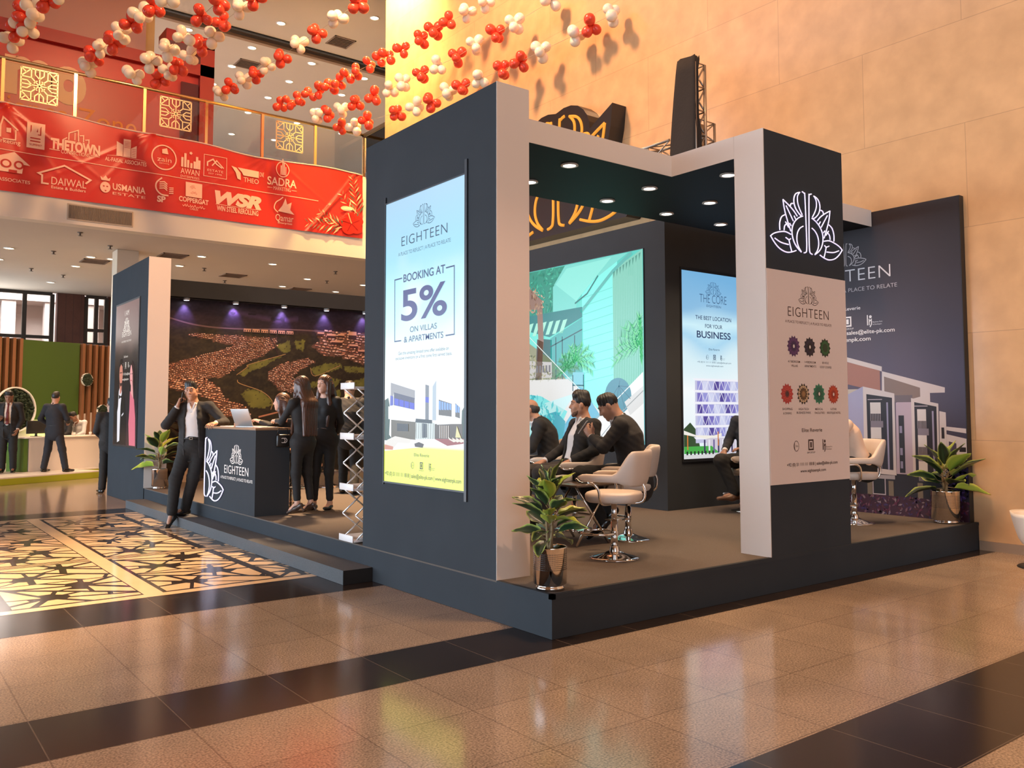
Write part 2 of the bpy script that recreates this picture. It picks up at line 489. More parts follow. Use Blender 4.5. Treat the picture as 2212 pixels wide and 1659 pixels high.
def clip_poly(poly, n, d):
    out = []
    for i in range(len(poly)):
        a, b = poly[i], poly[(i+1) % len(poly)]
        da, db = a[0]*n[0]+a[1]*n[1]-d, b[0]*n[0]+b[1]*n[1]-d
        if da <= 0: out.append(a)
        if (da < 0) != (db < 0) and abs(da-db) > 1e-12:
            k = da/(da-db); out.append((a[0]+(b[0]-a[0])*k, a[1]+(b[1]-a[1])*k))
    return out
rm = random.Random(5)
def shard_panel(x0, x1, y0, y1):
    # each half panel: shards fanned round two dark knots, with gaps of uneven width
    w, h = x1-x0, y1-y0
    knots = [(x0+w*.32, y0+h*.30), (x0+w*.68, y0+h*.74)]
    for side in (0, 1):
        cx, cy = knots[side]
        frame = [(x0, y0), (x1, y0), (x1, y1), (x0, y1)]
        mid = ((knots[0][0]+knots[1][0])/2, (knots[0][1]+knots[1][1])/2)
        dn = (knots[1][0]-knots[0][0], knots[1][1]-knots[0][1]); L = sqrt(dn[0]**2+dn[1]**2); dn = (dn[0]/L, dn[1]/L)
        s = 1 if side == 0 else -1
        cell = clip_poly(frame, (dn[0]*s, dn[1]*s), (mid[0]*dn[0]+mid[1]*dn[1])*s-.03)
        n = 8; a0 = rm.random()
        angs = sorted((a0+2*pi*(k+rm.uniform(-.28, .28))/n) for k in range(n))
        for k in range(n):
            a, b = angs[k], angs[(k+1) % n]+(2*pi if k == n-1 else 0)
            ga, gb = rm.uniform(.012, .035), rm.uniform(.012, .035)
            p = clip_poly(cell, (sin(a), -cos(a)), cx*sin(a)-cy*cos(a)-ga)
            if b-a < pi: p = clip_poly(p, (-sin(b), cos(b)), -cx*sin(b)+cy*cos(b)-gb) if len(p) > 2 else p
            if len(p) < 3: continue
            m = (a+b)/2; r0 = rm.uniform(.05, .20)
            p = clip_poly(p, (-cos(m), -sin(m)), -(cx*cos(m)+cy*sin(m))-r0)
            if len(p) < 3: continue
            if rm.random() < .5:
                r1 = rm.uniform(.42, .62); sl = m+rm.uniform(-.4, .4)
                q = clip_poly(p, (cos(sl), sin(sl)), cx*cos(sl)+cy*sin(sl)+r1)
                q2 = clip_poly(p, (-cos(sl), -sin(sl)), -(cx*cos(sl)+cy*sin(sl))-r1-rm.uniform(.03, .06))
                for z in (q, q2):
                    if len(z) > 2: fl.add([(a_, b_, .0012) for a_, b_ in z], [tuple(range(len(z)))], 2)
            else: fl.add([(a_, b_, .0012) for a_, b_ in p], [tuple(range(len(p)))], 2)
for bx in (-6.05, -3.9, -1.75):
    for half in (0, 1):
        xa = bx+.19+half*1.02; xb = xa+.93
        xb = min(xb, .19)
        for ya in (3.16, 5.30, 7.37):
            yb = {3.16: 5.11, 5.30: 7.18, 7.37: 9.18}[ya]
            shard_panel(xa, xb, ya, (ya+yb)/2-.015); shard_panel(xa, xb, (ya+yb)/2+.015, yb)
o = fl.build('floor', [m_granite, m_dark, m_cream, m_inlaydark], fix=False)
tag(o, kind='structure')

# ------------------------------------------------------------------ stone wall on the right
w = MB().box(6.05, 6.7, -14, 13.30, 0, 15).build('wall_right', m_stone); tag(w, kind='structure')
w = MB().box(-13.3, -13, -18, 18, 5.0, 15).box(-13.3, -13, -18, -2.5, 0, 5.0).build('wall_daylight_mask', mat('daylight_mask_wall', (.45, .36, .27), .7)); tag(w, kind='structure')  # unseen wall added to block high daylight, its opening shaped for the light
w = MB().box(6.025, 6.05, -14, -.01, 0, .1).build('baseboard_right', mat('stone_plinth', (.30, .22, .16), .2)); tag(w, kind='structure')

# ------------------------------------------------------------------ balcony slab, its ceiling and the far walls
sl = MB().box(-9, 6.25, 14.6, 14.9, 5.29, 7.35).build('trim_1', m_fascia); tag(sl, kind='structure')
sl = MB().box(-9, 16, 14.9, 26.2, 5.29, 7.3).build('ceiling_lower', m_plaster); tag(sl, kind='structure')
sl = MB().box(6.25, 16, 13.14, 14.9, 5.29, 7.35).build('trim_2', m_fascia); tag(sl, kind='structure')
up = MB()
up.box(-9, 16, 13.0, 19.40, 12.5, 12.8); up.box(-9, 16, 20.05, 40, 12.5, 12.8); up.box(-9, 16, 19.40, 20.05, 12.72, 12.8, 1)
up.box(-9, 16, 19.42, 19.52, 12.46, 12.52, 1)
up.box(-9, 16, 19.88, 20.03, 12.44, 12.52, 2)
u = up.build('ceiling_upper', [m_plaster, mat('ceiling_slot', (.025, .03, .032), .5), mat('slot_edge', (.30, .20, .13), .5)]); tag(u, kind='structure')
u = MB().box(-9, 16, 34, 34.3, 7.3, 12.5).build('wall_upper', m_plaster); tag(u, kind='structure')
u = MB().box(15.7, 16, 13.2, 34, 0, 12.5).build('wall_far_right', m_plaster); tag(u, kind='structure')
# upper cream column, amber light put into its colour; cream column below
c = MB().box(.78, 1.9, 17.6, 18.6, 7.3, 12.5).build('column_upper', mat('amber_lit_column', (.72, .50, .22), .5)); tag(c, 'tall amber-lit upper-floor column behind the red storefront', 'column')
cc = MB()
for k in range(5): cc.rbox(1.02, 1.5, 16.9, 17.38, .004+k*1.057, .002+(k+1)*1.057, .006, 0, None, 1)
c = cc.build('column_lower', mat('cream_column_stone', (.60, .50, .38), .35, noise=.06, nscale=3)); tag(c, 'square cream stone column beside the green booth', 'column')

# far wall: brick pier and windows
m_brick = tile_mat('brown_brick', (.085, .030, .018), (.10, .036, .022), (.05, .022, .016), .85, .2, size=.22, rowh=.07, off=(0, 0), msize=.006)
bw = MB()
bw.box(-9, -2.6, 26, 26.3, 0, 5.29); bw.box(1.30, 2.08, 25.95, 26.3, 0, 5.29); bw.box(2.8, 16, 26, 26.3, 0, 5.29)
bw.box(-2.6, 1.30, 26, 26.3, 0, 2.0); bw.box(2.08, 2.8, 26, 26.3, 0, 2.0)
b = bw.build('wall_back', m_brick); tag(b, kind='structure')
m_frame = mat('dark_window_frame', (.03, .024, .02), .4)
m_glass = bpy.data.materials.new('clear_glass'); m_glass.use_nodes = True
_t = m_glass.node_tree; _t.nodes.clear()
_o = _t.nodes.new('ShaderNodeOutputMaterial'); _mx = _t.nodes.new('ShaderNodeMixShader'); _tr = _t.nodes.new('ShaderNodeBsdfTransparent'); _gl = _t.nodes.new('ShaderNodeBsdfGlossy')
_fr = _t.nodes.new('ShaderNodeFresnel'); _fr.inputs[0].default_value = 1.45
_tr.inputs[0].default_value = (.93, .95, .93, 1); _gl.inputs['Roughness'].default_value = .02
_t.links.new(_fr.outputs[0], _mx.inputs[0]); _t.links.new(_tr.outputs[0], _mx.inputs[1]); _t.links.new(_gl.outputs[0], _mx.inputs[2]); _t.links.new(_mx.outputs[0], _o.inputs[0])
def window(name, x0, x1, z0, z1, mull, trans):
    f = MB()
    for a in [x0, x1]+mull: f.box(a-.06, a+.06, 25.98, 26.1, z0, z1)
    for z in [z0, z1]+trans: f.box(x0, x1, 25.99, 26.09, z-.05, z+.05)
    o = f.build(name, m_frame); tag(o, kind='structure')
    MB().box(x0, x1, 26.03, 26.04, z0, z1).build('pane', m_glass, o)
window('window_1', -2.55, 1.16, 2.05, 5.24, [-1.1, .39], [3.86])
window('window_2', 2.14, 2.75, 2.05, 5.24, [2.45], [3.70, 4.15])
# building seen through the far windows
ob = MB().box(-9, 12, 33, 33.3, 0, 9)
for k in range(14): ob.box(-8+k*1.4, -7.55+k*1.4, 31.5, 31.95, 0, 9)
ob.box(-9, 12, 31.4, 33, 5.6, 6.1)
ob = ob.build('wall_outside', mat('pale_outside_wall', (.66, .55, .52), .8)); tag(ob, kind='structure')
lamp('window_daylight', 'AREA', (-.8, 25.7, 3.6), 110, (1.0, .96, .9), 3.0, (0, 18, 4.6))
lamp('outside_daylight', 'AREA', (0, 28.5, 8.5), 1500, (1.0, .93, .90), 5.0, (0, 33, 3.5))

# ------------------------------------------------------------------ recessed ceiling lamps
def lamp_proto(r, glow):
    t = thing('ceiling_lamp', None, 'ceiling lamp')
    MB().lathe([(r*1.22, .0), (r*1.25, -.012), (r*1.02, -.016), (r*.98, -.004)], 20).build('ring', m_trim, t)
    MB().lathe([(.0001, -.003), (r, -.005), (r, .0)], 20).build('diffuser', glow, t)
    return t
def dup(root, loc, rz=None, label=None, group=None):
    r = root.copy(); COL.objects.link(r); r.location = loc
    if rz is not None: r.rotation_euler = (0, 0, rz)
    if label: r['label'] = label
    if group: r['group'] = group
    for ch in list(root.children):
        c = ch.copy(); COL.objects.link(c); c.parent = r
        for g in ch.children:
            d = g.copy(); COL.objects.link(d); d.parent = c
    return r
proto = None
low = [(-1.0, 18.3), (-1.0, 20.1), (.76, 18.4), (1.22, 18.4), (.74, 20.1), (.72, 23.6), (2.9, 16.7), (2.87, 18.4), (4.7, 16.7), (6.45, 20.3), (6.45, 18.5), (8.25, 20.4), (8.28, 18.6), (4.7, 22.0), (2.9, 22.2), (-1.0, 22.0)]
first = None
for k, (x, y) in enumerate(low):
    if first is None: first = lamp_proto(.095, m_lampon); q = first; q.location = (x, y, 5.29)
    else: q = dup(first, (x, y, 5.29))
    q['label'] = 'round recessed lamp in the low ceiling beneath the balcony'; q['group'] = 'lamps in the low ceiling'
    if k % 2 == 0: lamp('low_ceiling_light', 'SPOT', (x, y, 5.25), 420, (1.0, .68, .42), .09, (x, y, 0), 140, .8)
first = None
upl = [(1.52, 22.1), (3.53, 20.4), (5.5, 18.4), (5.45, 20.5), (5.45, 22.25), (7.38, 20.5), (7.41, 22.35), (7.41, 24.2), (9.28, 20.6), (9.35, 22.4), (7.45, 16.5), (9.3, 24.2), (9.3, 26.1), (7.4, 26.1), (5.45, 24.1), (3.5, 22.2), (9.3, 18.5), (7.77, 28.9), (5.45, 28.8), (9.4, 28.6), (11.2, 24.2), (11.2, 26.2), (3.5, 24.3)]
for k, (x, y) in enumerate(upl):
    if first is None: first = lamp_proto(.11, m_lampon); q = first; q.location = (x, y, 12.5)
    else: q = dup(first, (x, y, 12.5))
    q['label'] = 'round recessed lamp in the high ceiling above the upper floor'; q['group'] = 'lamps in the high ceiling'
    if k % 3 == 0: lamp('high_ceiling_light', 'SPOT', (x, y, 12.45), 500, (1.0, .62, .34), .1, (x, y, 7), 120, .8)
# grilles and sprinklers in the ceilings
def grille(x, y, z, s, label, group):
    g = MB(); g.box(-s, s, -s, -s+.04, -.02, 0); g.box(-s, s, s-.04, s, -.02, 0); g.box(-s, -s+.04, -s, s, -.02, 0); g.box(s-.04, s, -s, s, -.02, 0)
    for k in range(7): g.box(-s+.05, s-.05, -s+.07+k*(2*s-.14)/6-.012, -s+.07+k*(2*s-.14)/6+.012, -.018, -.004)
    g.box(-s+.03, s-.03, -s+.03, s-.03, -.003, .0, 1)
    o = g.build('ceiling_grille', [mat('grille_metal', (.22, .15, .11), .5), m_black], None, (x, y, z)); tag(o, label, 'vent', group); return o
for x, y, l in ((.96, 19.0, 'dark square grille in the low ceiling left of the far tower'), (2.3, 17.0, 'dark square grille in the low ceiling just right of the far tower'), (4.53, 19.15, 'dark square grille in the low ceiling above the aerial mural'), (7.1, 20.6, 'dark square grille in the low ceiling beside the big screen tower')):
    grille(x, y, 5.29, .3, l, 'grilles in the low ceiling')
for x, y, l in ((1.16, 21.5, 'square grille in the high ceiling over the red storefront'), (5.78, 21.8, 'square grille in the high ceiling behind the red and white balloons'), (7.4, 18.5, 'square grille in the high ceiling nearest the dark slot')):
    grille(x, y, 12.5, .34, l, 'grilles in the high ceiling')
spk = None
for x, y in ((-.05, 15.4), (-.11, 18.1), (-.13, 21.2), (3.5, 18.4), (7.05, 18.5), (7.0, 21.5), (4.66, 20.2), (6.5, 16.8), (.8, 16.6), (.75, 21.9)):
    if spk is None:
        s = MB(); s.lathe([(.0001, -.07), (.018, -.07), (.02, -.02), (.055, -.012), (.06, 0)], 12); s.lathe([(.0001, -.078), (.05, -.076), (.05, -.072), (.0001, -.07)], 12)
        spk = s.build('sprinkler', mat('sprinkler_metal', (.12, .09, .07), .4), None, (x, y, 5.29)); q = spk
    else: q = spk.copy(); COL.objects.link(q); q.location = (x, y, 5.29)
    tag(q, 'small dark sprinkler head hanging from the low ceiling', 'sprinkler', 'sprinklers in the low ceiling')
# long air grille in the balcony edge
g = MB(); g.box(-.45, .80, 14.585, 14.6, 5.37, 5.70)
for k in range(46): g.box(-.42+k*.0262, -.407+k*.0262, 14.572, 14.586, 5.40, 5.67, 1)
o = g.build('air_grille', [mat('grille_frame', (.42, .33, .25), .5), mat('grille_slats', (.10, .075, .06), .5)]); tag(o, 'long slatted air grille in the cream balcony edge', 'vent')

# ================================================================== the exhibition stand
H0 = 0.2915
TAGL = 'A PLACE TO REFLECT | A PLACE TO RELATE'
PHONE = '+92 (0) 51 111 11 1818 | sales@elite-pk.com'
WEB = 'www.eighteenpk.com'
# platform and step
t = thing('platform', 'raised slate-sided exhibition platform covered in grey carpet', 'platform')
MB().box(0, 6.045, 0, 12.5, .002, H0-.012).build('base', m_slate, t)
MB().box(.0, 6.045, .0, 12.5, H0-.012, H0).build('carpet', m_carpet, t)
MB().box(-.004, .03, -.004, .61, H0-.03, H0+.002).box(-.004, 6.045, -.004, .03, H0-.03, H0+.002).build('edge_strip', m_slate, t)
t = thing('step', 'long grey carpeted step along the slate platform side', 'step')
MB().box(-.283, -.003, 2.475, 9.995, .002, .118).build('body', m_stepc, t)
MB().box(-.285, -.003, 2.47, 10.0, .118, .125).build('tread', m_stepc, t)
MB().box(-.287, -.003, 2.462, 2.47, .002, .124).build('end_board', m_black, t)

v_scr = vmat('display_picture', .25, emit=1.0)
v_dim = vmat('display_picture_dim', .25, emit=.62)
v_print = vmat('printed_sheet', .5)
m_bezel = mat('screen_bezel', (.02, .022, .026), .35)
INK, NAVY = lin((38, 60, 92)), lin((52, 46, 118))
BLACK = lin((30, 28, 30))

def partner_logos(p, a, b, s, col, dx):
    """three small partner marks in a row"""
    k = s
    p.oval(a-dx, b, .45*k, .55*k, col, 20, .88); p.line([(a-dx-.3*k, b+.35*k), (a-dx-.38*k, b), (a-dx-.25*k, b-.4*k)], .12*k, col); p.text('Oro', a-dx-.2*k, a-dx+.3*k, b-.1*k, .22*k, col)
    p.line([(a-.38*k, b-.4*k), (a+.38*k, b-.4*k), (a+.38*k, b+.55*k), (a-.38*k, b+.55*k)], .16*k, col, True)
    p.rect(a-.14*k, b-.2*k, a+.14*k, b+.35*k, col); p.text('SNP GROUP', a-.7*k, a+.7*k, b-.8*k, .18*k, col)
    p.rect(a+dx-.45*k, b-.5*k, a+dx-.33*k, b+.6*k, col); p.oval(a+dx-.05*k, b+.4*k, .16*k, .16*k, col)
    p.line([(a+dx-.2*k, b-.1*k), (a+dx+.05*k, b+.1*k), (a+dx+.05*k, b-.4*k), (a+dx-.12*k, b-.7*k)], .12*k, col); p.line([(a+dx-.2*k, b-.5*k), (a+dx-.2*k, b+.2*k)], .1*k, col)
    p.text('Business Park', a+dx+.2*k, a+dx+1.3*k, b-.25*k, .13*k, col); p.text('& Developers', a+dx+.2*k, a+dx+1.2*k, b-.5*k, .13*k, col)
    return p

def lerp3(stops, t):
    """colour ramp on an array: stops [(pos, rgb)]"""
    ps = [s[0] for s in stops]; cs = np.array([s[1] for s in stops])
    return np.stack([np.interp(t, ps, cs[:, k]) for k in range(3)], -1)

# ---- near tower with the offer screen
t = thing('tower', 'tallest slate display tower with a cream end, nearest the front corner', 'display tower', (0, 0, 0))
MB().box(0.002, .305, .618, 2.66, H0-.001, 3.948).build('body', m_slate, t)
MB().box(0.0, .307, .6146, .618, H0, 3.95).build('end_panel', m_face, t)
s = thing('display_screen', 'tall bright screen reading BOOKING AT 5% with a white villa', 'screen', (0, 0, 0))
f = MB(); x = -.012
f.box(x, .0018, .985, 1.017, .82, 3.45); f.box(x, .0018, 2.265, 2.275, .87, 3.40); f.box(x, .0018, 1.017, 2.265, 3.335, 3.345); f.box(x, .0018, 1.017, 2.265, .885, .897)
f.build('bezel', m_bezel, s)
U, V = (0, -1, 0), (0, 0, 1)
def sky1(A, B):
    t_ = (B-.9)/(3.34-.9)
    c = lerp3([(0, lin((236, 250, 112))), (.13, lin((236, 250, 112))), (.131, lin((250, 253, 253))), (.38, lin((252, 255, 255))), (.55, lin((205, 250, 252))), (.78, lin((165, 226, 250))), (1, lin((178, 218, 246)))], t_)
    n = vnoise(A*2.2+5, B*2.6, 3)*.6+vnoise(A*5+1, B*6, 4)*.4
    k = np.clip((n-.45)*3, 0, 1)*np.clip(1-abs(t_-.62)*4.5, 0, 1)
    return c*(1-k[..., None]*.7)+np.array(lin((250, 255, 255)))*k[..., None]*.7
grid_pic('display_panel', v_scr, s, (-.0035, 0, 0), U, V, -2.266, -1.017, .896, 3.336, 40, 90, sky1)
p = Pic((-.0045, 0, 0), U, V)
WH = (.95, .97, .98)
# villa
p.poly([(-2.255, 1.158), (-2.26, 1.27), (-1.02, 1.30), (-1.02, 1.262)], lin((245, 240, 240)))
p.poly([(-2.26, 1.25), (-2.26, 1.60), (-2.2, 1.62), (-2.16, 1.52), (-2.18, 1.3), (-2.1, 1.25)], lin((28, 62, 34)))
p.poly([(-1.06, 1.29), (-1.06, 1.50), (-1.02, 1.54), (-1.02, 1.29)], lin((36, 60, 34))); p.lv()
p.poly([(-2.145, 1.43), (-1.736, 1.414), (-1.734, 1.267), (-2.143, 1.277)], lin((96, 84, 58)))
p.poly([(-1.443, 1.40), (-1.047, 1.405), (-1.047, 1.292), (-1.442, 1.282)], lin((84, 66, 46)))
p.poly([(-1.729, 1.415), (-1.443, 1.41), (-1.442, 1.282), (-1.742, 1.270)], lin((206, 216, 214)))
p.poly([(-2.196, 1.545), (-1.737, 1.50), (-1.736, 1.415), (-2.194, 1.436)], WH)
p.poly([(-1.74, 1.80), (-1.409, 1.80), (-1.409, 1.412), (-1.736, 1.412)], WH)
p.poly([(-1.411, 1.72), (-1.048, 1.60), (-1.06, 1.408), (-1.408, 1.395)], WH)
p.poly([(-2.165, 1.76), (-1.739, 1.69), (-1.737, 1.50), (-2.175, 1.545)], lin((236, 238, 240))); p.lv()
p.poly([(-2.155, 1.75), (-1.75, 1.675), (-1.75, 1.60), (-2.10, 1.66), (-2.155, 1.56)], lin((150, 146, 148)))
p.poly([(-2.10, 1.665), (-1.755, 1.612), (-1.755, 1.515), (-2.10, 1.555)], lin((66, 58, 84))); p.lv()
p.poly([(-2.16, 1.64), (-2.11, 1.63), (-2.11, 1.555), (-2.165, 1.55)], lin((70, 74, 180)))
for k in range(4):
    a = -2.09+k*.085; p.poly([(a, 1.615-k*.012), (a+.075, 1.605-k*.012), (a+.075, 1.548-k*.011), (a, 1.558-k*.011)], lin((58, 62, 200)))
for a in (-1.585,): p.poly([(a, 1.72), (a+.055, 1.71), (a+.055, 1.425), (a, 1.425)], lin((110, 112, 118))); p.poly([(a, 1.62), (a+.055, 1.615), (a+.055, 1.57), (a, 1.575)], lin((52, 60, 190)))
p.poly([(-1.475, 1.70), (-1.42, 1.75), (-1.42, 1.43), (-1.475, 1.43)], lin((170, 184, 196)))
for a0, a1, b0, b1 in ((-1.383, -1.196, 1.56, 1.46), (-1.144, -1.08, 1.53, 1.447)):
    p.poly([(a0, b0+.035), (a1, b0), (a1, b1), (a0, b1+.012)], lin((86, 76, 66))); p.lv()
    n = 5 if a1-a0 > .1 else 2
    for k in range(n):
        q = a0+(a1-a0)*(k+.08)/n; r_ = a0+(a1-a0)*(k+.86)/n; p.poly([(q, b0+.026-.03*k/n), (r_, b0+.022-.03*k/n), (r_, (b0+b1)/2), (q, (b0+b1)/2+.006)], lin((120, 160, 226)))
p.poly([(-1.73, 1.442), (-1.478, 1.432), (-1.478, 1.404), (-1.74, 1.41)], lin((26, 28, 28)))
p.poly([(-2.04, 1.40), (-1.85, 1.395), (-1.85, 1.335), (-2.04, 1.335)], lin((40, 34, 30)))
p.poly([(-1.63, 1.405), (-1.555, 1.40), (-1.555, 1.29), (-1.63, 1.285)], lin((48, 52, 60)))
for k in range(8): p.line([(-1.72+k*.037, 1.405), (-1.725+k*.037, 1.28)], .006, lin((120, 124, 120)))
for k in range(5): p.line([(-1.36+k*.03, 1.39), (-1.36+k*.03, 1.29)], .012, lin((214, 206, 200)))
p.poly([(-1.442, 1.282), (-1.028, 1.292), (-1.028, 1.255), (-1.253, 1.232)], lin((150, 62, 54))); p.lv()
p.poly([(-2.208, 1.255), (-2.071, 1.29), (-1.816, 1.27), (-1.83, 1.235), (-2.03, 1.235), (-2.109, 1.18), (-2.256, 1.185)], lin((226, 220, 212)))
p.poly([(-2.25, 1.215), (-2.10, 1.20), (-2.11, 1.172), (-2.256, 1.172)], lin((206, 128, 98)))
p.poly([(-1.75, 1.235), (-1.68, 1.25), (-1.60, 1.235), (-1.62, 1.205), (-1.74, 1.21)], lin((66, 50, 44)))
for k in range(4): p.poly([(-1.235+k*.055, 1.30), (-1.20+k*.055, 1.285), (-1.13+k*.05, 1.27), (-1.16+k*.05, 1.262), (-1.23+k*.05, 1.282)], lin((226, 220, 206)))
p.poly([(-1.12, 1.39), (-1.09, 1.34), (-1.06, 1.30), (-1.14, 1.30)], lin((222, 214, 150)))
p.build('villa_picture', v_scr, s)
p = Pic((-.0075, 0, 0), U, V)
lotus_pic(p, -1.624, 3.135, .31, .0045, INK)
p.build('emblem', v_scr, s); p = Pic((-.0075, 0, 0), U, V)
p.text('EIGHTEEN', -1.984, -1.264, 2.918, .082, INK, -.012, 0, 1.1)
p.build('brand_lettering', v_scr, s); p = Pic((-.0075, 0, 0), U, V)
p.text(TAGL, -2.038, -1.216, 2.838, .031, INK, -.008)
p.build('title_lettering', v_scr, s); p = Pic((-.0075, 0, 0), U, V)
p.text('BOOKING AT', -1.948, -1.295, 2.603, .065, lin((42, 58, 110)), .012)
p.text('5%', -1.983, -1.266, 2.274, .252, NAVY, .018)
p.text('ON VILLAS', -1.835, -1.415, 2.166, .046, lin((42, 58, 110)), .004)
p.text('& APARTMENTS', -1.933, -1.319, 2.085, .049, lin((42, 58, 110)), .008)
p.build('offer_lettering', v_scr, s); p = Pic((-.0075, 0, 0), U, V)
p.text('Get this amazing limited time offer available on', -2.026, -1.238, 1.984, .027, INK)
p.text('exclusive inventory on a first come first served basis.', -2.073, -1.191, 1.942, .027, INK)
p.build('small_lettering', v_scr, s); p = Pic((-.0075, 0, 0), U, V)
for l in ([(-1.972, 2.642), (-2.097, 2.64), (-2.092, 2.104), (-1.98, 2.105)], [(-1.282, 2.638), (-1.163, 2.64), (-1.16, 2.101), (-1.285, 2.099)]): p.line(l, .011, lin((42, 58, 110)))
p.build('offer_frame', v_scr, s); p = Pic((-.0075, 0, 0), U, V)
p.text('Elite Reverie', -1.755, -1.524, 1.132, .025, BLACK)
partner_logos(p, -1.64, 1.055, .05, BLACK, .14)
p.text(PHONE+' | '+WEB, -2.244, -1.058, .952, .031, BLACK, .006)
p.build('lettering', v_scr, s)

# ---- far tower with the dark screen
t = thing('tower', 'slate display tower with an orange-lit end at the far left of the stand', 'display tower')
MB().box(-.001, .327, 10.05, 12.49, H0, 4.005).box(-.014, -.001, 10.05, 12.50, .002, 4.005).build('body', m_slate, t)
MB().box(-.014, .329, 10.046, 10.05, H0, 4.007).build('end_panel', m_face, t)
s = thing('display_screen', 'tall dark screen showing a man in a tuxedo and a woman in pink', 'screen')
MB().box(-.027, -.0145, 10.50, 12.12, .90, 3.41).build('bezel', m_bezel, s)
def sky0(A, B):
    t_ = (B-.93)/(3.38-.93)
    c = lerp3([(0, lin((62, 42, 46))), (.25, lin((30, 26, 36))), (.5, lin((22, 20, 24))), (.63, lin((64, 54, 50))), (.72, lin((110, 88, 80))), (1, lin((128, 98, 94)))], t_+.05*(vnoise(A*3, B*2, 8)-.5))
    return c
grid_pic('display_panel', v_scr, s, (-.0285, 0, 0), U, V, -12.08, -10.53, .932, 3.38, 30, 50, sky0)
p = Pic((-.0295, 0, 0), U, V)
WT = lin((225, 215, 205))
lotus_pic(p, -11.32, 3.0, .42, .012, WT)
p.text('I AM', -11.45, -11.18, 3.16, .09, WT); p.text('EIGHTEEN', -11.62, -11.0, 2.80, .085, WT)
p.text(TAGL, -11.65, -10.98, 2.70, .03, WT); p.text('Elite Reverie', -11.45, -11.18, 2.43, .04, WT)
partner_logos(p, -11.32, 2.30, .08, WT, .2); p.text(PHONE, -11.7, -10.95, 2.13, .04, WT, .01); p.text(WEB, -11.55, -11.1, 2.04, .04, WT, .01)
p.build('lettering', v_scr, s)
p = Pic((-.0305, 0, 0), U, V)
# man in a dinner jacket and woman in pink, simplified figures on the screen
sk, sk2, tux = lin((214, 140, 120)), lin((240, 170, 170)), lin((18, 16, 22))
p.poly([(-12.04, .94), (-12.02, 1.55), (-11.95, 1.80), (-11.78, 1.88), (-11.5, 1.86), (-11.32, 1.72), (-11.2, 1.3), (-11.2, .94)], tux)
p.poly([(-11.75, 1.86), (-11.63, 1.98), (-11.53, 1.84), (-11.6, 1.6), (-11.72, .98), (-11.8, 1.3)], lin((235, 232, 240))); p.lv()
p.poly([(-11.82, 1.50), (-11.69, 1.75), (-11.60, 1.60), (-11.62, 1.0), (-11.78, .97)], lin((240, 238, 246)))
p.oval(-11.62, 2.16, .115, .20, sk); p.poly([(-11.70, 2.0), (-11.55, 2.0), (-11.56, 1.84), (-11.67, 1.80)], sk); p.lv()
p.poly([(-11.75, 2.18), (-11.76, 2.30), (-11.68, 2.42), (-11.55, 2.42), (-11.49, 2.30), (-11.50, 2.16), (-11.53, 2.28), (-11.62, 2.33), (-11.71, 2.28)], lin((24, 18, 18)))
p.poly([(-11.73, 2.08), (-11.68, 2.0), (-11.55, 2.0), (-11.51, 2.08), (-11.56, 1.95), (-11.66, 1.94)], lin((60, 38, 36)))
p.poly([(-11.73, 1.80), (-11.60, 1.77), (-11.50, 1.80), (-11.50, 1.73), (-11.60, 1.75), (-11.73, 1.72)], lin((16, 14, 18)))
for a in (-11.665, -11.575): p.rect(a-.03, 2.17, a+.03, 2.19, lin((50, 30, 28)))
p.poly([(-11.5, 1.45), (-11.38, 1.49), (-11.38, 1.46), (-11.5, 1.42)], lin((235, 232, 240)))
p.poly([(-10.97, 1.85), (-10.86, 1.80), (-10.70, 1.70), (-10.60, 1.40), (-10.56, .94), (-10.95, .94), (-11.02, 1.30), (-10.98, 1.55)], lin((226, 120, 140)))
p.poly([(-10.92, 2.02), (-10.82, 2.0), (-10.75, 1.72), (-10.92, 1.82)], sk2); p.lv()
p.oval(-10.90, 2.12, .10, .18, sk2); p.lv()
p.poly([(-10.95, 2.30), (-10.86, 2.36), (-10.76, 2.30), (-10.70, 2.05), (-10.72, 1.80), (-10.80, 1.95), (-10.83, 2.16), (-10.90, 2.28)], lin((44, 24, 24)))
p.rect(-10.97, 2.13, -10.93, 2.145, lin((50, 30, 30))); p.rect(-10.88, 2.13, -10.84, 2.145, lin((50, 30, 30))); p.rect(-10.94, 2.02, -10.88, 2.035, lin((190, 60, 80)))
p.build('couple_picture', v_scr, s)

# ---- canopy on the front of the stand
CP = [(.307, 1.037), (2.368, 1.037), (2.368, .306), (3.557, .306), (3.557, 1.085), (5.945, 1.085), (5.945, 2.40), (.307, 2.40)]
t = thing('canopy', 'black underside canopy with a cream fascia joining the tower to the pillar', 'canopy')
MB().prism(CP, 2, 3.7149, 3.90).build('soffit', mat('black_soffit', (.016, .016, .015), .6, spec=.12), t)
fb = MB(); fb.box(.307, 2.37, 1.030, 1.0365, 3.7145, 3.9115); fb.box(2.3615, 2.3675, .306, 1.036, 3.7145, 3.9115); fb.box(3.557, 5.945, 1.078, 1.0845, 3.7145, 3.9115)
fb.build('fascia', m_face, t)
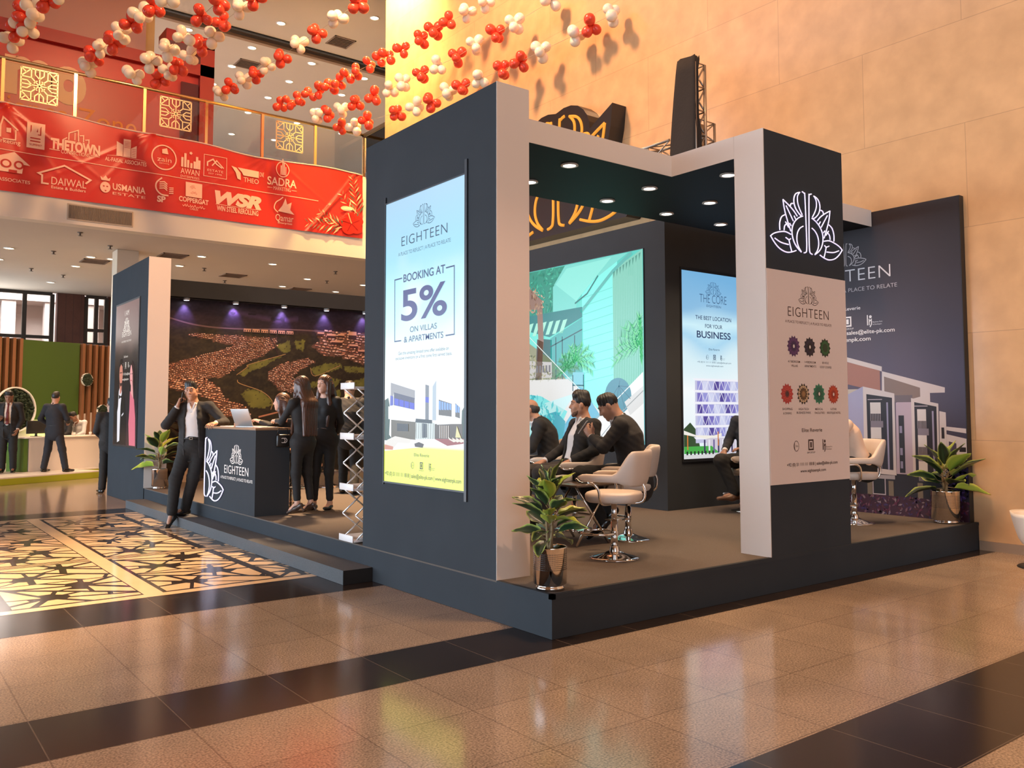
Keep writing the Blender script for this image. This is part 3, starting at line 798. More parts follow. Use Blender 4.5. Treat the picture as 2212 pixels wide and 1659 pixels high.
# ---- pillar with the neon emblem and the information board
t = thing('pillar', 'square slate and cream pillar on the right, carrying the neon lotus', 'pillar')
MB().box(2.372, 3.557, .002, .305, H0-.001, 3.909).build('body', m_slate, t)
MB().box(2.364, 2.372, .0, .3055, H0, 3.9115).build('side_panel', m_face, t)
b = thing('information_board', 'beige information board with coloured rosettes on the right pillar', 'board')
MB().box(2.374, 3.557, -.004, .0015, .884, 2.706).build('sheet', mat('beige_print', (.72, .60, .54), .55, spec=.2), b)
p = Pic((0, -.005, 0), (1, 0, 0), (0, 0, 1))
DK = lin((52, 30, 26))
lotus_pic(p, 2.968, 2.520, .278, .0045, DK)
p.build('emblem', v_print, b); p = Pic((0, -.005, 0), (1, 0, 0), (0, 0, 1))
p.text('EIGHTEEN', 2.659, 3.274, 2.32, .083, DK, -.012, 0, 1.1); p.build('brand_lettering', v_print, b); p = Pic((0, -.005, 0), (1, 0, 0), (0, 0, 1)); p.text(TAGL, 2.617, 3.315, 2.262, .022, lin((86, 54, 46)))
p.build('title_lettering', v_print, b); p = Pic((0, -.005, 0), (1, 0, 0), (0, 0, 1))
for w, a0, a1, z in (('4-7 BEDROOM', 2.645, 2.819, 1.918), ('VILLAS', 2.69, 2.784, 1.882), ('1-4 BEDROOM', 2.888, 3.055, 1.92), ('APARTMENTS', 2.886, 3.061, 1.885), ('18 HOLE', 3.155, 3.256, 1.922), ('GOLF COURSE', 3.118, 3.299, 1.884), ('SHOPPING', 2.552, 2.696, 1.509), ('& DINING', 2.563, 2.682, 1.473), ('HIGH-TECH', 2.784, 2.934, 1.509), ('BUSINESS PARK', 2.755, 2.967, 1.477), ('MEDICAL', 3.032, 3.152, 1.509), ('FACILITIES', 3.023, 3.172, 1.476), ('5-STAR', 3.268, 3.364, 1.509), ('BOUTIQUE HOTEL', 3.216, 3.429, 1.476)):
    p.text(w, a0, a1, z, .018, lin((66, 40, 36)), .006)
    if z in (1.882, 1.885, 1.884, 1.473, 1.477, 1.476): p.build('rosette_caption', v_print, b); p = Pic((0, -.005, 0), (1, 0, 0), (0, 0, 1))
p.text('Elite Reverie', 2.824, 3.13, 1.32, .03, DK, .01); partner_logos(p, 2.955, 1.20, .085, DK, .215)
p.text(PHONE, 2.6, 3.358, 1.03, .026, DK, .012); p.text(WEB, 2.79, 3.173, .972, .026, DK, .012)
p.build('lettering', v_print, b)
def rosette(a, b0, r, cols, n, white=True):
    q = Pic((0, -.005, 0), (1, 0, 0), (0, 0, 1))
    for j, (k, c) in enumerate(cols):
        P = []
        for i in range(n*2):
            rr = r*k*(1.0 if i % 2 == 0 else .80); P.append((a+rr*cos(pi*i/n+j*pi/n/1.0), b0+rr*sin(pi*i/n+j*pi/n)))
        q.put([(a, b0)]+P, [(0, 1+i, 1+(i+1) % (2*n)) for i in range(2*n)], c); q.lv()
        for i in range(n): q.oval(a+r*k*.72*cos(2*pi*i/n), b0+r*k*.72*sin(2*pi*i/n), r*.045, r*.045, cols[(j+1) % len(cols)][1], 8)
        q.lv()
    if white: q.oval(a, b0, r*.13, r*.17, lin((225, 215, 205)), 12)
    q.build('rosette', v_print, b)
rosette(2.73, 2.06, .095, [(1, lin((72, 40, 84))), (.8, lin((96, 56, 104))), (.55, lin((54, 34, 74)))], 14)
rosette(2.969, 2.063, .09, [(1, lin((28, 26, 36))), (.75, lin((40, 34, 60))), (.5, lin((24, 22, 30)))], 12)
rosette(3.204, 2.065, .088, [(1, lin((30, 44, 34))), (.78, lin((34, 96, 52))), (.5, lin((28, 58, 36)))], 12, False)
rosette(2.622, 1.647, .092, [(1, lin((176, 58, 56))), (.7, lin((198, 70, 62))), (.4, lin((70, 40, 44)))], 14, False)
rosette(2.857, 1.649, .095, [(1, lin((36, 30, 24))), (.85, lin((196, 166, 130))), (.62, lin((40, 32, 26))), (.4, lin((150, 110, 70)))], 14, False)
rosette(3.094, 1.652, .094, [(1, lin((40, 122, 92))), (.75, lin((28, 98, 74))), (.4, lin((24, 52, 44)))], 12)
rosette(3.318, 1.651, .09, [(1, lin((168, 52, 36))), (.8, lin((196, 72, 44))), (.5, lin((150, 48, 34)))], 16)

def neon_sign(name, label, o, u, s, r, m, sel=None, depth=.03, cat='sign'):
    t = thing(name, label, cat)
    o = Vector(o); u = Vector(u); n = u.cross(Vector((0, 0, 1)))
    g = MB()
    for l in lotus_lines():
        pts = [o+u*(a*s)+Vector((0, 0, b*s))-n*depth*0+n*depth for a, b in l if sel is None or sel(a, b)]
        if len(pts) > 1: g.tube(pts, r, 6)
    g.build('neon_tube', m, t)
    return t
m_neon = mat('neon_white_blue', (1, 1, 1), .4, emit=(.64, .60, .97), estr=.85)
tt = neon_sign('lotus_sign', 'glowing white lotus emblem on the dark top of the right pillar', (2.968, 0, 3.165), (1, 0, 0), 1.0, .0055, m_neon, None, .012)
mk = MB()
for sgn in (1, -1):
    for l in LOTUS[::3]: x, z = l[1]; mk.cyl((2.968+sgn*x, .004, 3.165+z), (2.968+sgn*x, -.012, 3.165+z), .004, n=6)
mk.build('tube_holders', m_black, tt)

# ---- downlights in the canopy
proto = thing('downlight', None, 'downlight')
MB().lathe([(.078, 0), (.082, -.010), (.060, -.014), (.055, -.002)], 24).build('ring', m_trim, proto)
MB().lathe([(.0001, -.006), (.057, -.007), (.058, 0)], 24).build('lens', m_lampwhite, proto)
for k, (x, y, w) in enumerate(((1.333, 1.319, 'nearest the tall tower'), (1.40, 1.974, 'half hidden by the cream end of the tall tower'), (2.514, 2.063, 'over the seated men, at the back edge of the canopy'), (2.496, 1.443, 'in the middle, just behind the inner corner of the fascia'), (3.456, 2.093, 'at the back edge, straight over the corner of the video wall'), (3.437, 1.465, 'right of the inner corner, over the second screen'), (4.38, 2.081, 'furthest back beside the pillar'), (2.729, .659, 'half hidden behind the top of the cream pillar side'))):
    q = proto if k == 0 else dup(proto, (0, 0, 0))
    q.location = (x, y, 3.7149); q['label'] = 'round white canopy downlight '+w; q['group'] = 'canopy downlights'
    lamp('downlight_beam', 'SPOT', (x, y, 3.69), 62, (1.0, .72, .48), .05, (x, y, 0), 105, .7)
for x, y in ((4.0, 1.5), (5.0, 1.6), (5.2, 2.0)): lamp('downlight_beam', 'SPOT', (x, y, 3.69), 70, (1.0, .72, .48), .05, (x, y, 0), 105, .7)

# ---- block with the video wall and the second screen
t = thing('display_block', 'large slate block in the middle of the stand carrying the video wall', 'display wall')
MB().box(4.1913, 6.04, 2.80, 9.2, H0, 3.89).build('body', m_slate, t)
s = thing('video_wall', 'wide turquoise video wall showing a poolside house and palms', 'screen')
MB().box(4.178, 4.191, 3.15, 6.42, 1.07, 3.57).build('bezel', m_bezel, s)
AQ = lin((120, 232, 220))
def led(A, B):
    t_ = np.clip((B-1.1)/2.46, 0, 1)
    c = lerp3([(0, lin((70, 190, 200))), (.3, lin((150, 225, 225))), (.6, lin((120, 240, 225))), (1, lin((92, 214, 200)))], t_)
    return c*(.84+.12*vnoise(A*7, B*7, 2))[..., None]
grid_pic('display_panel', v_scr, s, (4.177, 0, 0), U, V, -6.41, -3.158, 1.085, 3.56, 50, 50, led)
p = Pic((4.176, 0, 0), U, V)
rl = random.Random(3)
def blob(poly, n, sz, cols):
    """scatter of small leaf marks inside a polygon"""
    xs = [q[0] for q in poly]; ys = [q[1] for q in poly]
    for _ in range(n):
        a = rl.uniform(min(xs), max(xs)); b = rl.uniform(min(ys), max(ys))
        if inside(np.array([a]), np.array([b]), poly)[0]:
            w = sz*rl.uniform(.5, 1.3); g = rl.uniform(0, pi); c = cols[rl.randrange(len(cols))]
            p.poly([(a+w*cos(g), b+w*sin(g)), (a-w*.4*sin(g), b+w*.4*cos(g)), (a-w*cos(g), b-w*sin(g)), (a+w*.4*sin(g), b-w*.4*cos(g))], c)
p.poly([(-6.41, 3.56), (-4.66, 3.545), (-4.927, 3.278), (-4.93, 2.90), (-6.41, 2.9)], lin((48, 150, 128)))
p.poly([(-4.31, 3.25), (-3.62, 3.55), (-3.65, 1.25), (-4.31, 1.6)], lin((134, 246, 234)))
p.poly([(-4.927, 3.278), (-4.66, 3.55), (-3.42, 3.55), (-4.393, 3.139), (-4.43, 2.92), (-4.929, 2.92)], lin((126, 220, 208))); p.lv()
blob([(-6.4, 3.54), (-4.7, 3.54), (-4.95, 3.25), (-4.95, 2.75), (-6.4, 2.7)], 380, .05, [lin((58, 168, 140)), lin((36, 128, 108)), lin((80, 190, 160)), lin((44, 140, 116))])
p.poly([(-4.86, 3.30), (-4.62, 3.5), (-3.72, 3.53), (-4.42, 3.02)], lin((146, 236, 222)))
p.poly([(-3.70, 3.36), (-3.158, 3.56), (-3.158, 1.75), (-3.70, 1.50)], lin((134, 206, 186)))
for k in range(17): p.poly([(-3.69+k*.031, 3.36+k*.0115), (-3.675+k*.031, 3.365+k*.0115), (-3.675+k*.031, 1.55), (-3.69+k*.031, 1.55)], lin((150, 216, 198)))
p.lv()
p.line([(-4.45, 2.99), (-4.2, 3.10), (-3.98, 3.32)], .022, lin((42, 116, 112))); p.line([(-4.33, 2.86), (-3.70, 3.34), (-3.35, 3.54)], .05, lin((96, 186, 178)))
for k in range(9): p.poly([(-3.69+k*.058, 3.33+k*.022), (-3.655+k*.058, 3.345+k*.022), (-3.68+k*.058, 3.24+k*.022)], lin((78, 150, 134)))
for k in range(11): p.line([(-4.29, 1.9+k*.115), (-3.71, 1.98+k*.115)], .008, lin((112, 216, 206)))
p.poly([(-6.41, 2.88), (-4.30, 2.93), (-4.30, 2.79), (-5.0, 2.56), (-5.5, 2.68), (-6.41, 2.6)], lin((42, 130, 130))); p.lv()
for k in range(6): p.poly([(-5.45+k*.15, 2.78), (-5.36+k*.15, 2.79), (-5.46+k*.15, 2.60), (-5.54+k*.15, 2.60)], lin((170, 236, 214)))
p.poly([(-4.98, 2.54), (-4.30, 2.78), (-4.30, 2.0), (-4.98, 1.95)], lin((72, 176, 172)))
p.poly([(-5.2, 2.55), (-4.95, 2.52), (-4.95, 2.0), (-5.2, 2.1)], lin((34, 98, 96)))
p.poly([(-5.47, 2.5), (-4.9, 2.2), (-4.6, 1.9), (-4.5, 1.8), (-6.41, 1.8), (-6.41, 2.5)], lin((150, 150, 116))); p.lv()
blob([(-5.6, 2.45), (-5.0, 2.1), (-4.75, 1.95), (-5.6, 1.95)], 180, .035, [lin((112, 120, 80)), lin((176, 172, 130)), lin((84, 92, 60)), lin((200, 196, 160))])
for x in (-4.86, -4.72, -4.46): p.line([(x, 2.55), (x, 1.95)], .02, lin((28, 82, 84)))
p.line([(-4.98, 2.42), (-4.3, 2.62)], .018, lin((28, 82, 84)))
# trunk
p.poly([(-5.47, 3.33), (-5.16, 3.1), (-5.13, 2.5), (-5.19, 1.98), (-5.31, 1.98), (-5.25, 2.5), (-5.28, 2.98), (-5.47, 3.0)], lin((150, 116, 100)))
p.poly([(-5.28, 2.55), (-5.14, 2.5), (-5.18, 1.95), (-5.32, 1.95)], lin((70, 56, 50)))
blob([(-5.47, 3.4), (-5.1, 3.15), (-5.2, 2.85), (-5.47, 2.9)], 60, .04, [lin((186, 150, 120)), lin((120, 92, 80)), lin((206, 176, 150))])
p.poly([(-6.41, 1.97), (-4.6, 1.95), (-4.35, 1.80), (-3.9, 1.45), (-4.4, 1.08), (-6.41, 1.08)], lin((222, 220, 216)))
p.poly([(-5.47, 1.98), (-4.95, 1.98), (-4.95, 2.2), (-5.47, 2.24)], lin((196, 190, 186))); p.lv()
for k in range(5): p.rect(-5.3+k*.07, 2.06, -5.26+k*.07, 2.16, lin((110, 104, 104)))
p.poly([(-6.41, 1.82), (-5.2, 1.72), (-4.62, 1.50), (-4.9, 1.09), (-6.41, 1.09)], lin((116, 218, 216)))
p.poly([(-5.1, 1.62), (-4.45, 1.75), (-4.9, 1.30), (-5.35, 1.09), (-5.8, 1.09)], lin((200, 232, 232)))
p.poly([(-4.40, 1.84), (-4.30, 1.82), (-3.95, 1.44), (-4.38, 1.09), (-4.9, 1.09), (-4.5, 1.5)], lin((92, 176, 204)))
p.poly([(-3.165, 1.99), (-3.60, 1.70), (-4.03, 1.43), (-4.3, 1.25), (-4.1, 1.09), (-3.158, 1.09)], lin((236, 234, 230))); p.lv()
blob([(-5.45, 1.75), (-5.0, 1.68), (-4.7, 1.5), (-4.95, 1.15), (-5.45, 1.15)], 90, .06, [lin((84, 196, 200)), lin((60, 176, 184)), lin((150, 226, 224))])
p.poly([(-5.16, 1.44), (-4.86, 1.5), (-4.66, 1.36), (-4.72, 1.10), (-5.1, 1.10)], lin((52, 160, 176)))
# palms, planter, cushion
def palm(a, b, r, n, cols, sq=.8):
    for k in range(n):
        g = -0.35+k*(pi+.7)/(n-1); L = r*rl.uniform(.75, 1.05)
        tip = (a+L*cos(g), b+L*sin(g)*sq-.10*r*abs(cos(g))); m = (a+L*.5*cos(g), b+L*.5*sin(g)*sq+.13*r)
        for j in range(10):
            t0 = .08+j*.09; q = (a*(1-t0)**2+2*m[0]*t0*(1-t0)+tip[0]*t0*t0, b*(1-t0)**2+2*m[1]*t0*(1-t0)+tip[1]*t0*t0)
            for sg in (1, -1):
                h = g+sg*.7-.25; q = (min(q[0], -3.21), q[1]); p.poly([(q[0]-.016, q[1]), (q[0]+.016, q[1]), (min(-3.16, q[0]+r*.26*cos(h)), q[1]+r*.26*sin(h)-.03*r)], cols[(k+j) % len(cols)])
GR = [lin((70, 178, 118)), lin((96, 206, 140)), lin((48, 150, 104)), lin((120, 222, 150))]
palm(-4.42, 2.16, .38, 11, GR); palm(-4.62, 2.08, .28, 8, [lin((60, 140, 96)), lin((84, 160, 112))]); palm(-3.22, 2.30, .52, 13, GR); p.lv()
p.poly([(-4.50, 2.04), (-4.27, 2.03), (-4.275, 1.85), (-4.49, 1.86)], lin((120, 200, 214)))
for x in (-4.5, -4.28): p.line([(x, 2.0), (x, 1.78)], .02, lin((36, 82, 90)))
p.line([(-4.5, 1.86), (-4.27, 1.85)], .02, lin((36, 82, 90)))
p.oval(-3.62, 1.70, .245, .235, lin((52, 132, 150))); p.lv()
for k in range(6): p.line([(-3.60, 1.83), (-3.62+.23*cos(-2.6+k*.8), 1.70+.2*sin(-2.6+k*.8))], .012, lin((36, 104, 124)))
p.poly([(-3.5, 1.62), (-3.165, 1.82), (-3.165, 1.60), (-3.4, 1.45)], lin((214, 212, 208)))
p.line([(-3.165, 1.76), (-3.6, 1.46), (-4.0, 1.12)], .012, lin((150, 160, 166)))
p.line([(-4.36, 1.80), (-5.47, 2.60)], .012, lin((226, 238, 232))); p.line([(-3.165, 1.99), (-4.4, 1.12)], .012, lin((240, 246, 244)))
p.build('garden_picture', v_scr, s)

s = thing('display_screen', 'tall blue screen reading THE BEST LOCATION FOR YOUR BUSINESS', 'screen')
MB().box(4.455, 5.76, 2.786, 2.7995, .87, 3.31).build('bezel', m_bezel, s)
def sky2(A, B):
    t_ = (B-.907)/2.37
    c = lerp3([(0, lin((226, 240, 246))), (.35, lin((244, 250, 252))), (.55, lin((214, 238, 246))), (.63, lin((168, 214, 240))), (.72, lin((206, 240, 250))), (.82, lin((140, 190, 226))), (1, lin((118, 178, 222)))], t_+.10*(vnoise(A*1.8, B*2.5, 12)-.5))
    return c
grid_pic('display_panel', v_scr, s, (0, 2.7855, 0), (1, 0, 0), V, 4.478, 5.735, .907, 3.274, 30, 60, sky2)
p = Pic((0, 2.7845, 0), (1, 0, 0), V)
p.poly([(4.478, 1.02), (4.478, 1.28), (4.6, 1.36), (4.72, 1.26), (4.78, 1.05)], lin((54, 78, 50)))
p.rect(4.70, 1.10, 5.735, 1.90, lin((196, 196, 226))); p.lv()
for k in range(5):
    z = 1.90-k*.148
    for j in range(9):
        a = 4.74+j*.11; c = [lin((150, 150, 214)), lin((180, 184, 226)), lin((120, 112, 190)), lin((210, 214, 240)), lin((84, 72, 150))][(j*3+k*2) % 5]
        p.rect(a, z-.13, a+.095, z-.02, c)
p.lv()
for k in range(6):
    z = 1.905-k*.148; p.poly([(4.66, z+.01), (5.735, z+.01), (5.735, z-.018), (4.70, z-.018)], lin((240, 240, 248)))
    if k < 5:
        for j in range(8): a = 4.76+j*.13; p.line([(a, z-.135), (a+.06, z-.02), (a+.12, z-.135)], .009, lin((232, 232, 246)))
p.rect(4.478, .907, 5.735, .96, lin((214, 214, 216))); p.rect(4.9, .96, 5.735, 1.16, lin((206, 200, 214)))
p.poly([(4.478, .97), (5.15, .97), (5.0, 1.06), (4.478, 1.06)], lin((72, 170, 74))); p.lv()
for k in range(9): p.rect(4.85+k*.09, .97, 4.88+k*.09, 1.14, [lin((60, 52, 90)), lin((232, 230, 240)), lin((110, 96, 150))][k % 3])
p.poly([(4.478, 1.26), (4.7, 1.20), (5.05, 1.19), (5.2, 1.22), (5.2, 1.18), (4.9, 1.15), (4.478, 1.21)], lin((240, 236, 226)))
p.rect(4.535, 1.02, 4.555, 1.20, lin((206, 122, 60))); p.rect(5.12, 1.06, 5.14, 1.24, lin((206, 122, 60)))
for k in range(8): p.rect(4.52+k*.07, .955, 4.55+k*.07, 1.0, lin((30, 44, 34)))
p.build('office_picture', v_scr, s)
p = Pic((0, 2.783, 0), (1, 0, 0), V)
lotus_pic(p, 5.08, 3.085, .29, .005, lin((58, 96, 136)))
p.build('emblem', v_scr, s); p = Pic((0, 2.783, 0), (1, 0, 0), V)
p.text('THE CORE', 4.81, 5.343, 2.89, .109, lin((60, 92, 128)), -.012); p.text('EIGHTEEN', 4.944, 5.229, 2.837, .03, lin((60, 92, 128)))
p.build('title_lettering', v_scr, s); p = Pic((0, 2.783, 0), (1, 0, 0), V)
for w, a0, a1, z, h, bd in (('THE BEST LOCATION', 4.725, 5.432, 2.668, .049, .008), ('FOR YOUR', 4.91, 5.25, 2.566, .048, .008), ('BUSINESS', 4.747, 5.416, 2.436, .084, .015)): p.text(w, a0, a1, z, h, lin((44, 62, 100)), bd)
p.build('slogan_lettering', v_scr, s); p = Pic((0, 2.783, 0), (1, 0, 0), V)
p.text('Elite Reverie', 4.976, 5.187, 2.28, .026, INK); partner_logos(p, 5.085, 2.19, .055, INK, .14); p.text(PHONE, 4.749, 5.417, 2.116, .02, INK); p.text(WEB, 4.917, 5.256, 2.072, .02, INK)
p.build('lettering', v_scr, s)

# ---- billboard against the stone wall
t = thing('billboard', 'dark billboard of white apartment blocks beside the stone wall', 'billboard')
MB().box(5.952, 6.045, .045, 2.795, H0, 3.893).build('board', m_black, t)
BK = 1.0185; BO = (4.4007*(BK-1), 1.5*(1-BK)); BU, BV = (0, -BK, 0), (0, 0, BK)
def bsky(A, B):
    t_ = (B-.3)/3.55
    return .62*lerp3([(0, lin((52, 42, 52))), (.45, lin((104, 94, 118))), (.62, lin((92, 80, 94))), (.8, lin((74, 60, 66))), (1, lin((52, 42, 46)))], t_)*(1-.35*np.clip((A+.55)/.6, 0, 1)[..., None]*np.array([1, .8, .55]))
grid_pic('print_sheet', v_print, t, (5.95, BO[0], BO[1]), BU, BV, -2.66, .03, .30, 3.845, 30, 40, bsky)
p = Pic((5.9485, *BO), BU, BV)
PW, PG, PD, PL = lin((190, 180, 180)), lin((132, 124, 140)), lin((36, 30, 36)), lin((160, 148, 156))
p.poly([(-1.9, 2.30), (-1.339, 2.146), (-.903, 2.016), (-.905, 1.96), (-1.339, 2.09), (-1.9, 2.25)], PW)
p.poly([(-1.9, 2.25), (-.93, 1.97), (-.93, 1.72), (-1.34, 1.82), (-1.9, 1.8)], lin((150, 104, 92)))
p.poly([(-.904, 1.962), (-.184, 1.757), (-.186, 1.701), (-.35, 1.70), (-.35, 1.60), (-.915, 1.62)], PW)
p.rect(-1.9, 1.55, -1.1, 1.76, lin((170, 160, 150)))
p.poly([(-1.9, 1.7), (-1.34, 1.70), (-1.146, 1.79), (-1.152, .782), (-1.344, .86), (-1.9, .8)], lin((146, 146, 176)))
p.poly([(-.747, 1.595), (-.567, 1.646), (-.567, .768), (-.691, .745), (-.76, .76)], lin((168, 152, 166)))
p.rect(-1.9, .45, -.18, .785, PD); p.poly([(-.253, 1.499), (-.183, 1.484), (-.18, .80), (-.266, .775)], PW); p.lv()
p.poly([(-.88, 1.90), (-.46, 1.76), (-.46, 1.66), (-.62, 1.62), (-.88, 1.70)], lin((122, 104, 98)))
p.rect(-.76, 1.60, -.55, 1.68, lin((100, 90, 96)))
p.poly([(-1.146, 1.79), (-.761, 1.701), (-.762, .767), (-1.152, .782)], PW); p.poly([(-.567, 1.646), (-.261, 1.581), (-.267, .756), (-.567, .768)], PW)
p.poly([(-.181, 1.247), (.028, 1.202), (.028, .897), (-.177, .911)], PW)
p.poly([(-.181, 1.33), (.028, 1.31), (.028, 1.26), (-.181, 1.29)], PW); p.lv()
p.poly([(-1.105, 1.70), (-.79, 1.652), (-.797, .825), (-1.103, .842)], PD); p.poly([(-.531, 1.60), (-.282, 1.548), (-.29, .80), (-.535, .806)], PD)
p.poly([(-.16, 1.17), (-.08, 1.15), (-.08, .92), (-.16, .92)], lin((70, 62, 84))); p.rect(-.05, 1.06, .02, 1.11, PD)
p.poly([(-.72, 1.45), (-.655, 1.45), (-.655, .80), (-.72, .80)], PD); p.lv()
for a0, a1, tp in ((-1.06, -.93, 1.60), (-.50, -.40, 1.52)):
    for k in range(3):
        z = tp-k*.29; p.rect(a0, z-.13, a1, z, lin((196, 190, 190)))
        for j in range(7): q = a0+(a1-a0)*j/6.5; p.rect(q, z-.22, q+.006, z-.13, PL)
        if k < 2: p.rect(a0, z-.29, a1+.025, z-.215, lin((120, 112, 124)))
    p.rect(a0-.03, tp+.03, a1+.02, tp+.04, PL)
for q in (-.86, -.335): p.rect(q, .83, q+.02, 1.60 if q < -.5 else 1.5, lin((140, 134, 160)))
for z in (1.25, 1.0, .85): p.rect(-.71, z, -.68, z+.08, lin((130, 124, 150)))
for z in (1.2, .95): p.rect(-.235, z, -.205, z+.12, PD)
p.rect(-1.9, .72, -.78, .765, lin((150, 144, 150)))
for a in (-1.12, -.86, -.52): p.rect(a, .53, a+.06, .70, lin((110, 98, 84)))
p.rect(-1.05, .54, -.90, .72, lin((24, 20, 22))); p.line([(-1.05, .72), (-1.05, .54), (-.9, .54), (-.9, .72)], .012, PL)
p.rect(-1.9, .30, .03, .53, lin((58, 26, 44))); p.lv()
blob([(-1.9, .53), (.03, .53), (.03, .31), (-1.9, .31)], 420, .025, [lin((92, 40, 66)), lin((74, 30, 40)), lin((60, 40, 84)), lin((110, 74, 86)), lin((44, 28, 34)), lin((130, 112, 120))])
blob([(-.19, .92), (.03, .98), (.03, .55), (-.17, .55)], 240, .028, [lin((60, 42, 104)), lin((84, 62, 130)), lin((44, 30, 70)), lin((36, 26, 44))])
p.build('apartment_picture', v_print, t)
p = Pic((5.945, *BO), BU, BV)
lotus_pic(p, -1.33, 3.385, .50, .009, PW)
p.build('emblem', v_print, t); p = Pic((5.945, *BO), BU, BV)
PW2 = lin((226, 220, 222))
p.text('EIGHTEEN', -1.894, -.764, 3.056, .147, PW2, -.012, 0, 1.1); p.build('brand_lettering', v_print, t); p = Pic((5.945, *BO), BU, BV); p.text(TAGL, -2.162, -.689, 2.93, .046, lin((200, 190, 192)), -.004)
p.build('title_lettering', v_print, t); p = Pic((5.945, *BO), BU, BV)
p.text('Elite Reverie', -1.509, -1.149, 2.71, .039, PW2, .01); partner_logos(p, -1.32, 2.565, .11, PW2, .30)
p.text(PHONE, -2.133, -.733, 2.415, .045, PW2, .012); p.text(WEB, -1.762, -1.03, 2.332, .046, PW2, .012)
p.build('lettering', v_print, t)

# ================================================================== mural at the back of the stand
MP = {
'H1':[(0.73,2.34),(1.05,2.45),(1.93,2.73),(1.5,2.82),(1.03,2.9),(1.2,2.93),(1.64,2.93),(2.06,2.93),(2.74,2.92),(2.76,2.77),(2.49,2.58),(2.12,2.42),(1.79,2.19),(1.65,2.13),(0.74,2.09)],
'H2':[(0.74,2.08),(1.37,2.11),(1.66,1.95),(1.77,1.74),(2.19,1.58),(2.25,1.4),(1.77,1.4),(1.48,1.74),(0.74,1.92)],
'H3':[(2.59,2.27),(2.88,2.44),(3.38,2.55),(3.58,2.48),(3.24,2.32),(3.08,2.17),(3.16,2.07),(3.07,1.84),(2.79,1.94),(2.6,2.12)],
'H4':[(3.51,3.12),(4.98,3.12),(4.99,2.45),(4.65,2.46),(4.04,2.62),(3.73,2.62),(3.48,2.81),(3.66,2.91)],
'H5':[(2.09,3.07),(3.13,3.1),(3.13,3.0),(2.09,2.98)],
'G1':[(2.03,2.2),(2.21,2.4),(2.69,2.55),(2.94,2.61),(2.63,2.45),(2.46,2.34),(2.23,2.26),(2.12,2.16)],
'G2':[(2.06,1.83),(2.19,1.93),(2.47,1.89),(2.68,1.71),(2.64,1.66),(2.78,1.66),(2.51,1.56),(2.28,1.58)],
'G3':[(3.46,2.35),(3.79,2.47),(4.11,2.48),(4.15,2.39),(3.81,2.28),(3.57,2.21)],
'G4':[(2.76,2.77),(3.01,2.9),(3.04,2.67),(2.92,2.64)],
'G5':[(3.13,2.89),(3.35,2.92),(3.31,2.7),(3.15,2.74)],
'G6':[(4.17,2.43),(4.99,2.41),(4.99,2.29),(4.24,2.31)],
'G7':[(3.4,2.06),(3.9,2.18),(4.11,2.15),(4.01,1.99),(3.49,1.98)],
'G8':[(4.39,2.12),(4.77,2.22),(4.99,1.97),(4.42,1.96)],
'G9':[(3.86,1.91),(4.11,1.94),(4.12,1.8),(3.9,1.82)],
'P1':[(2.0,2.1),(2.05,2.03),(2.47,1.89),(2.68,1.71),(2.66,1.54)],
'P2':[(3.46,2.37),(3.57,2.21),(4.11,2.44)],
'P3':[(1.98,2.19),(2.19,2.35),(2.23,2.4),(2.94,2.62)],
'R1':[(0.71,3.2),(1.21,3.09),(1.92,3.06),(3.27,3.11),(4.98,3.08)],
'R2':[(2.42,1.4),(2.8,1.49)],
'B1':[(2.6,2.99),(2.8,2.59)],
}
t = thing('mural', 'aerial photo mural of villas and golf greens behind the counter', 'mural')
MB().box(.33, 6.04, 11.555, 11.62, H0, 3.56).build('board', m_black, t)
HOUSES = [MP[k] for k in ('H1', 'H2', 'H3', 'H4')]
GREENS = [MP['G%d' % k] for k in range(1, 10)]
def mural(A, B):
    n1 = vnoise(A*9, B*14, 1); n2 = vnoise(A*28, B*40, 2); n3 = vnoise(A*2.2, B*3, 3)
    veg = np.array(lin((38, 33, 25))); veg2 = np.array(lin((66, 58, 40)))
    k = np.clip(n2*.7+n1*.6-.35, 0, 1)[..., None]
    c = veg*(1-k)+veg2*k
    hill = np.array(lin((46, 32, 42)))*(1-k)+np.array(lin((66, 48, 62)))*k
    up = np.clip((B-3.0)/.12+.25*(n3-.5), 0, 1)[..., None]
    c = c*(1-up)+hill*up
    ridge = np.clip(1-np.abs(B-3.32-.04*np.sin(A*4))/.07, 0, 1)*((A > 1.8) & (A < 3.2))*(n1 > .35)
    c = c+ridge[..., None]*np.array(lin((92, 66, 100)))*.6
    for pl in GREENS:
        m = inside(A+.03*(n1-.5), B+.04*(n2-.5), pl)
        g = np.array(lin((92, 92, 44)))*(1-n1[..., None])+np.array(lin((124, 124, 58)))*n1[..., None]
        c = np.where((m & (n2 < .86))[..., None], g, c)
    for pl in HOUSES:
        m = inside(A+.04*(n1-.5), B+.05*(n2-.5), pl)
        e = np.array(lin((84, 58, 48)))*(1-n2[..., None])+np.array(lin((122, 88, 70)))*n2[..., None]
        c = np.where(m[..., None], e, c)
    return c
v_mural = vmat('mural_print', .55)
grid_pic('print_sheet', v_mural, t, (0, 11.553, 0), (1, 0, 0), V, .335, 5.0, H0+.005, 3.555, 250, 190, mural)
p = Pic((0, 11.5515, 0), (1, 0, 0), V)
for k, w, c in (('R1', .028, lin((112, 88, 92))), ('P1', .014, lin((176, 142, 96))), ('P2', .012, lin((170, 136, 92))), ('P3', .012, lin((170, 136, 92))), ('R2', .03, lin((190, 130, 100)))): p.line(smooth_line(MP[k], 5), w, c)
p.lv()
rh = random.Random(11)
WALLS = [lin((226, 172, 138)), lin((206, 148, 118)), lin((238, 194, 164)), lin((184, 124, 100)), lin((214, 178, 158))]
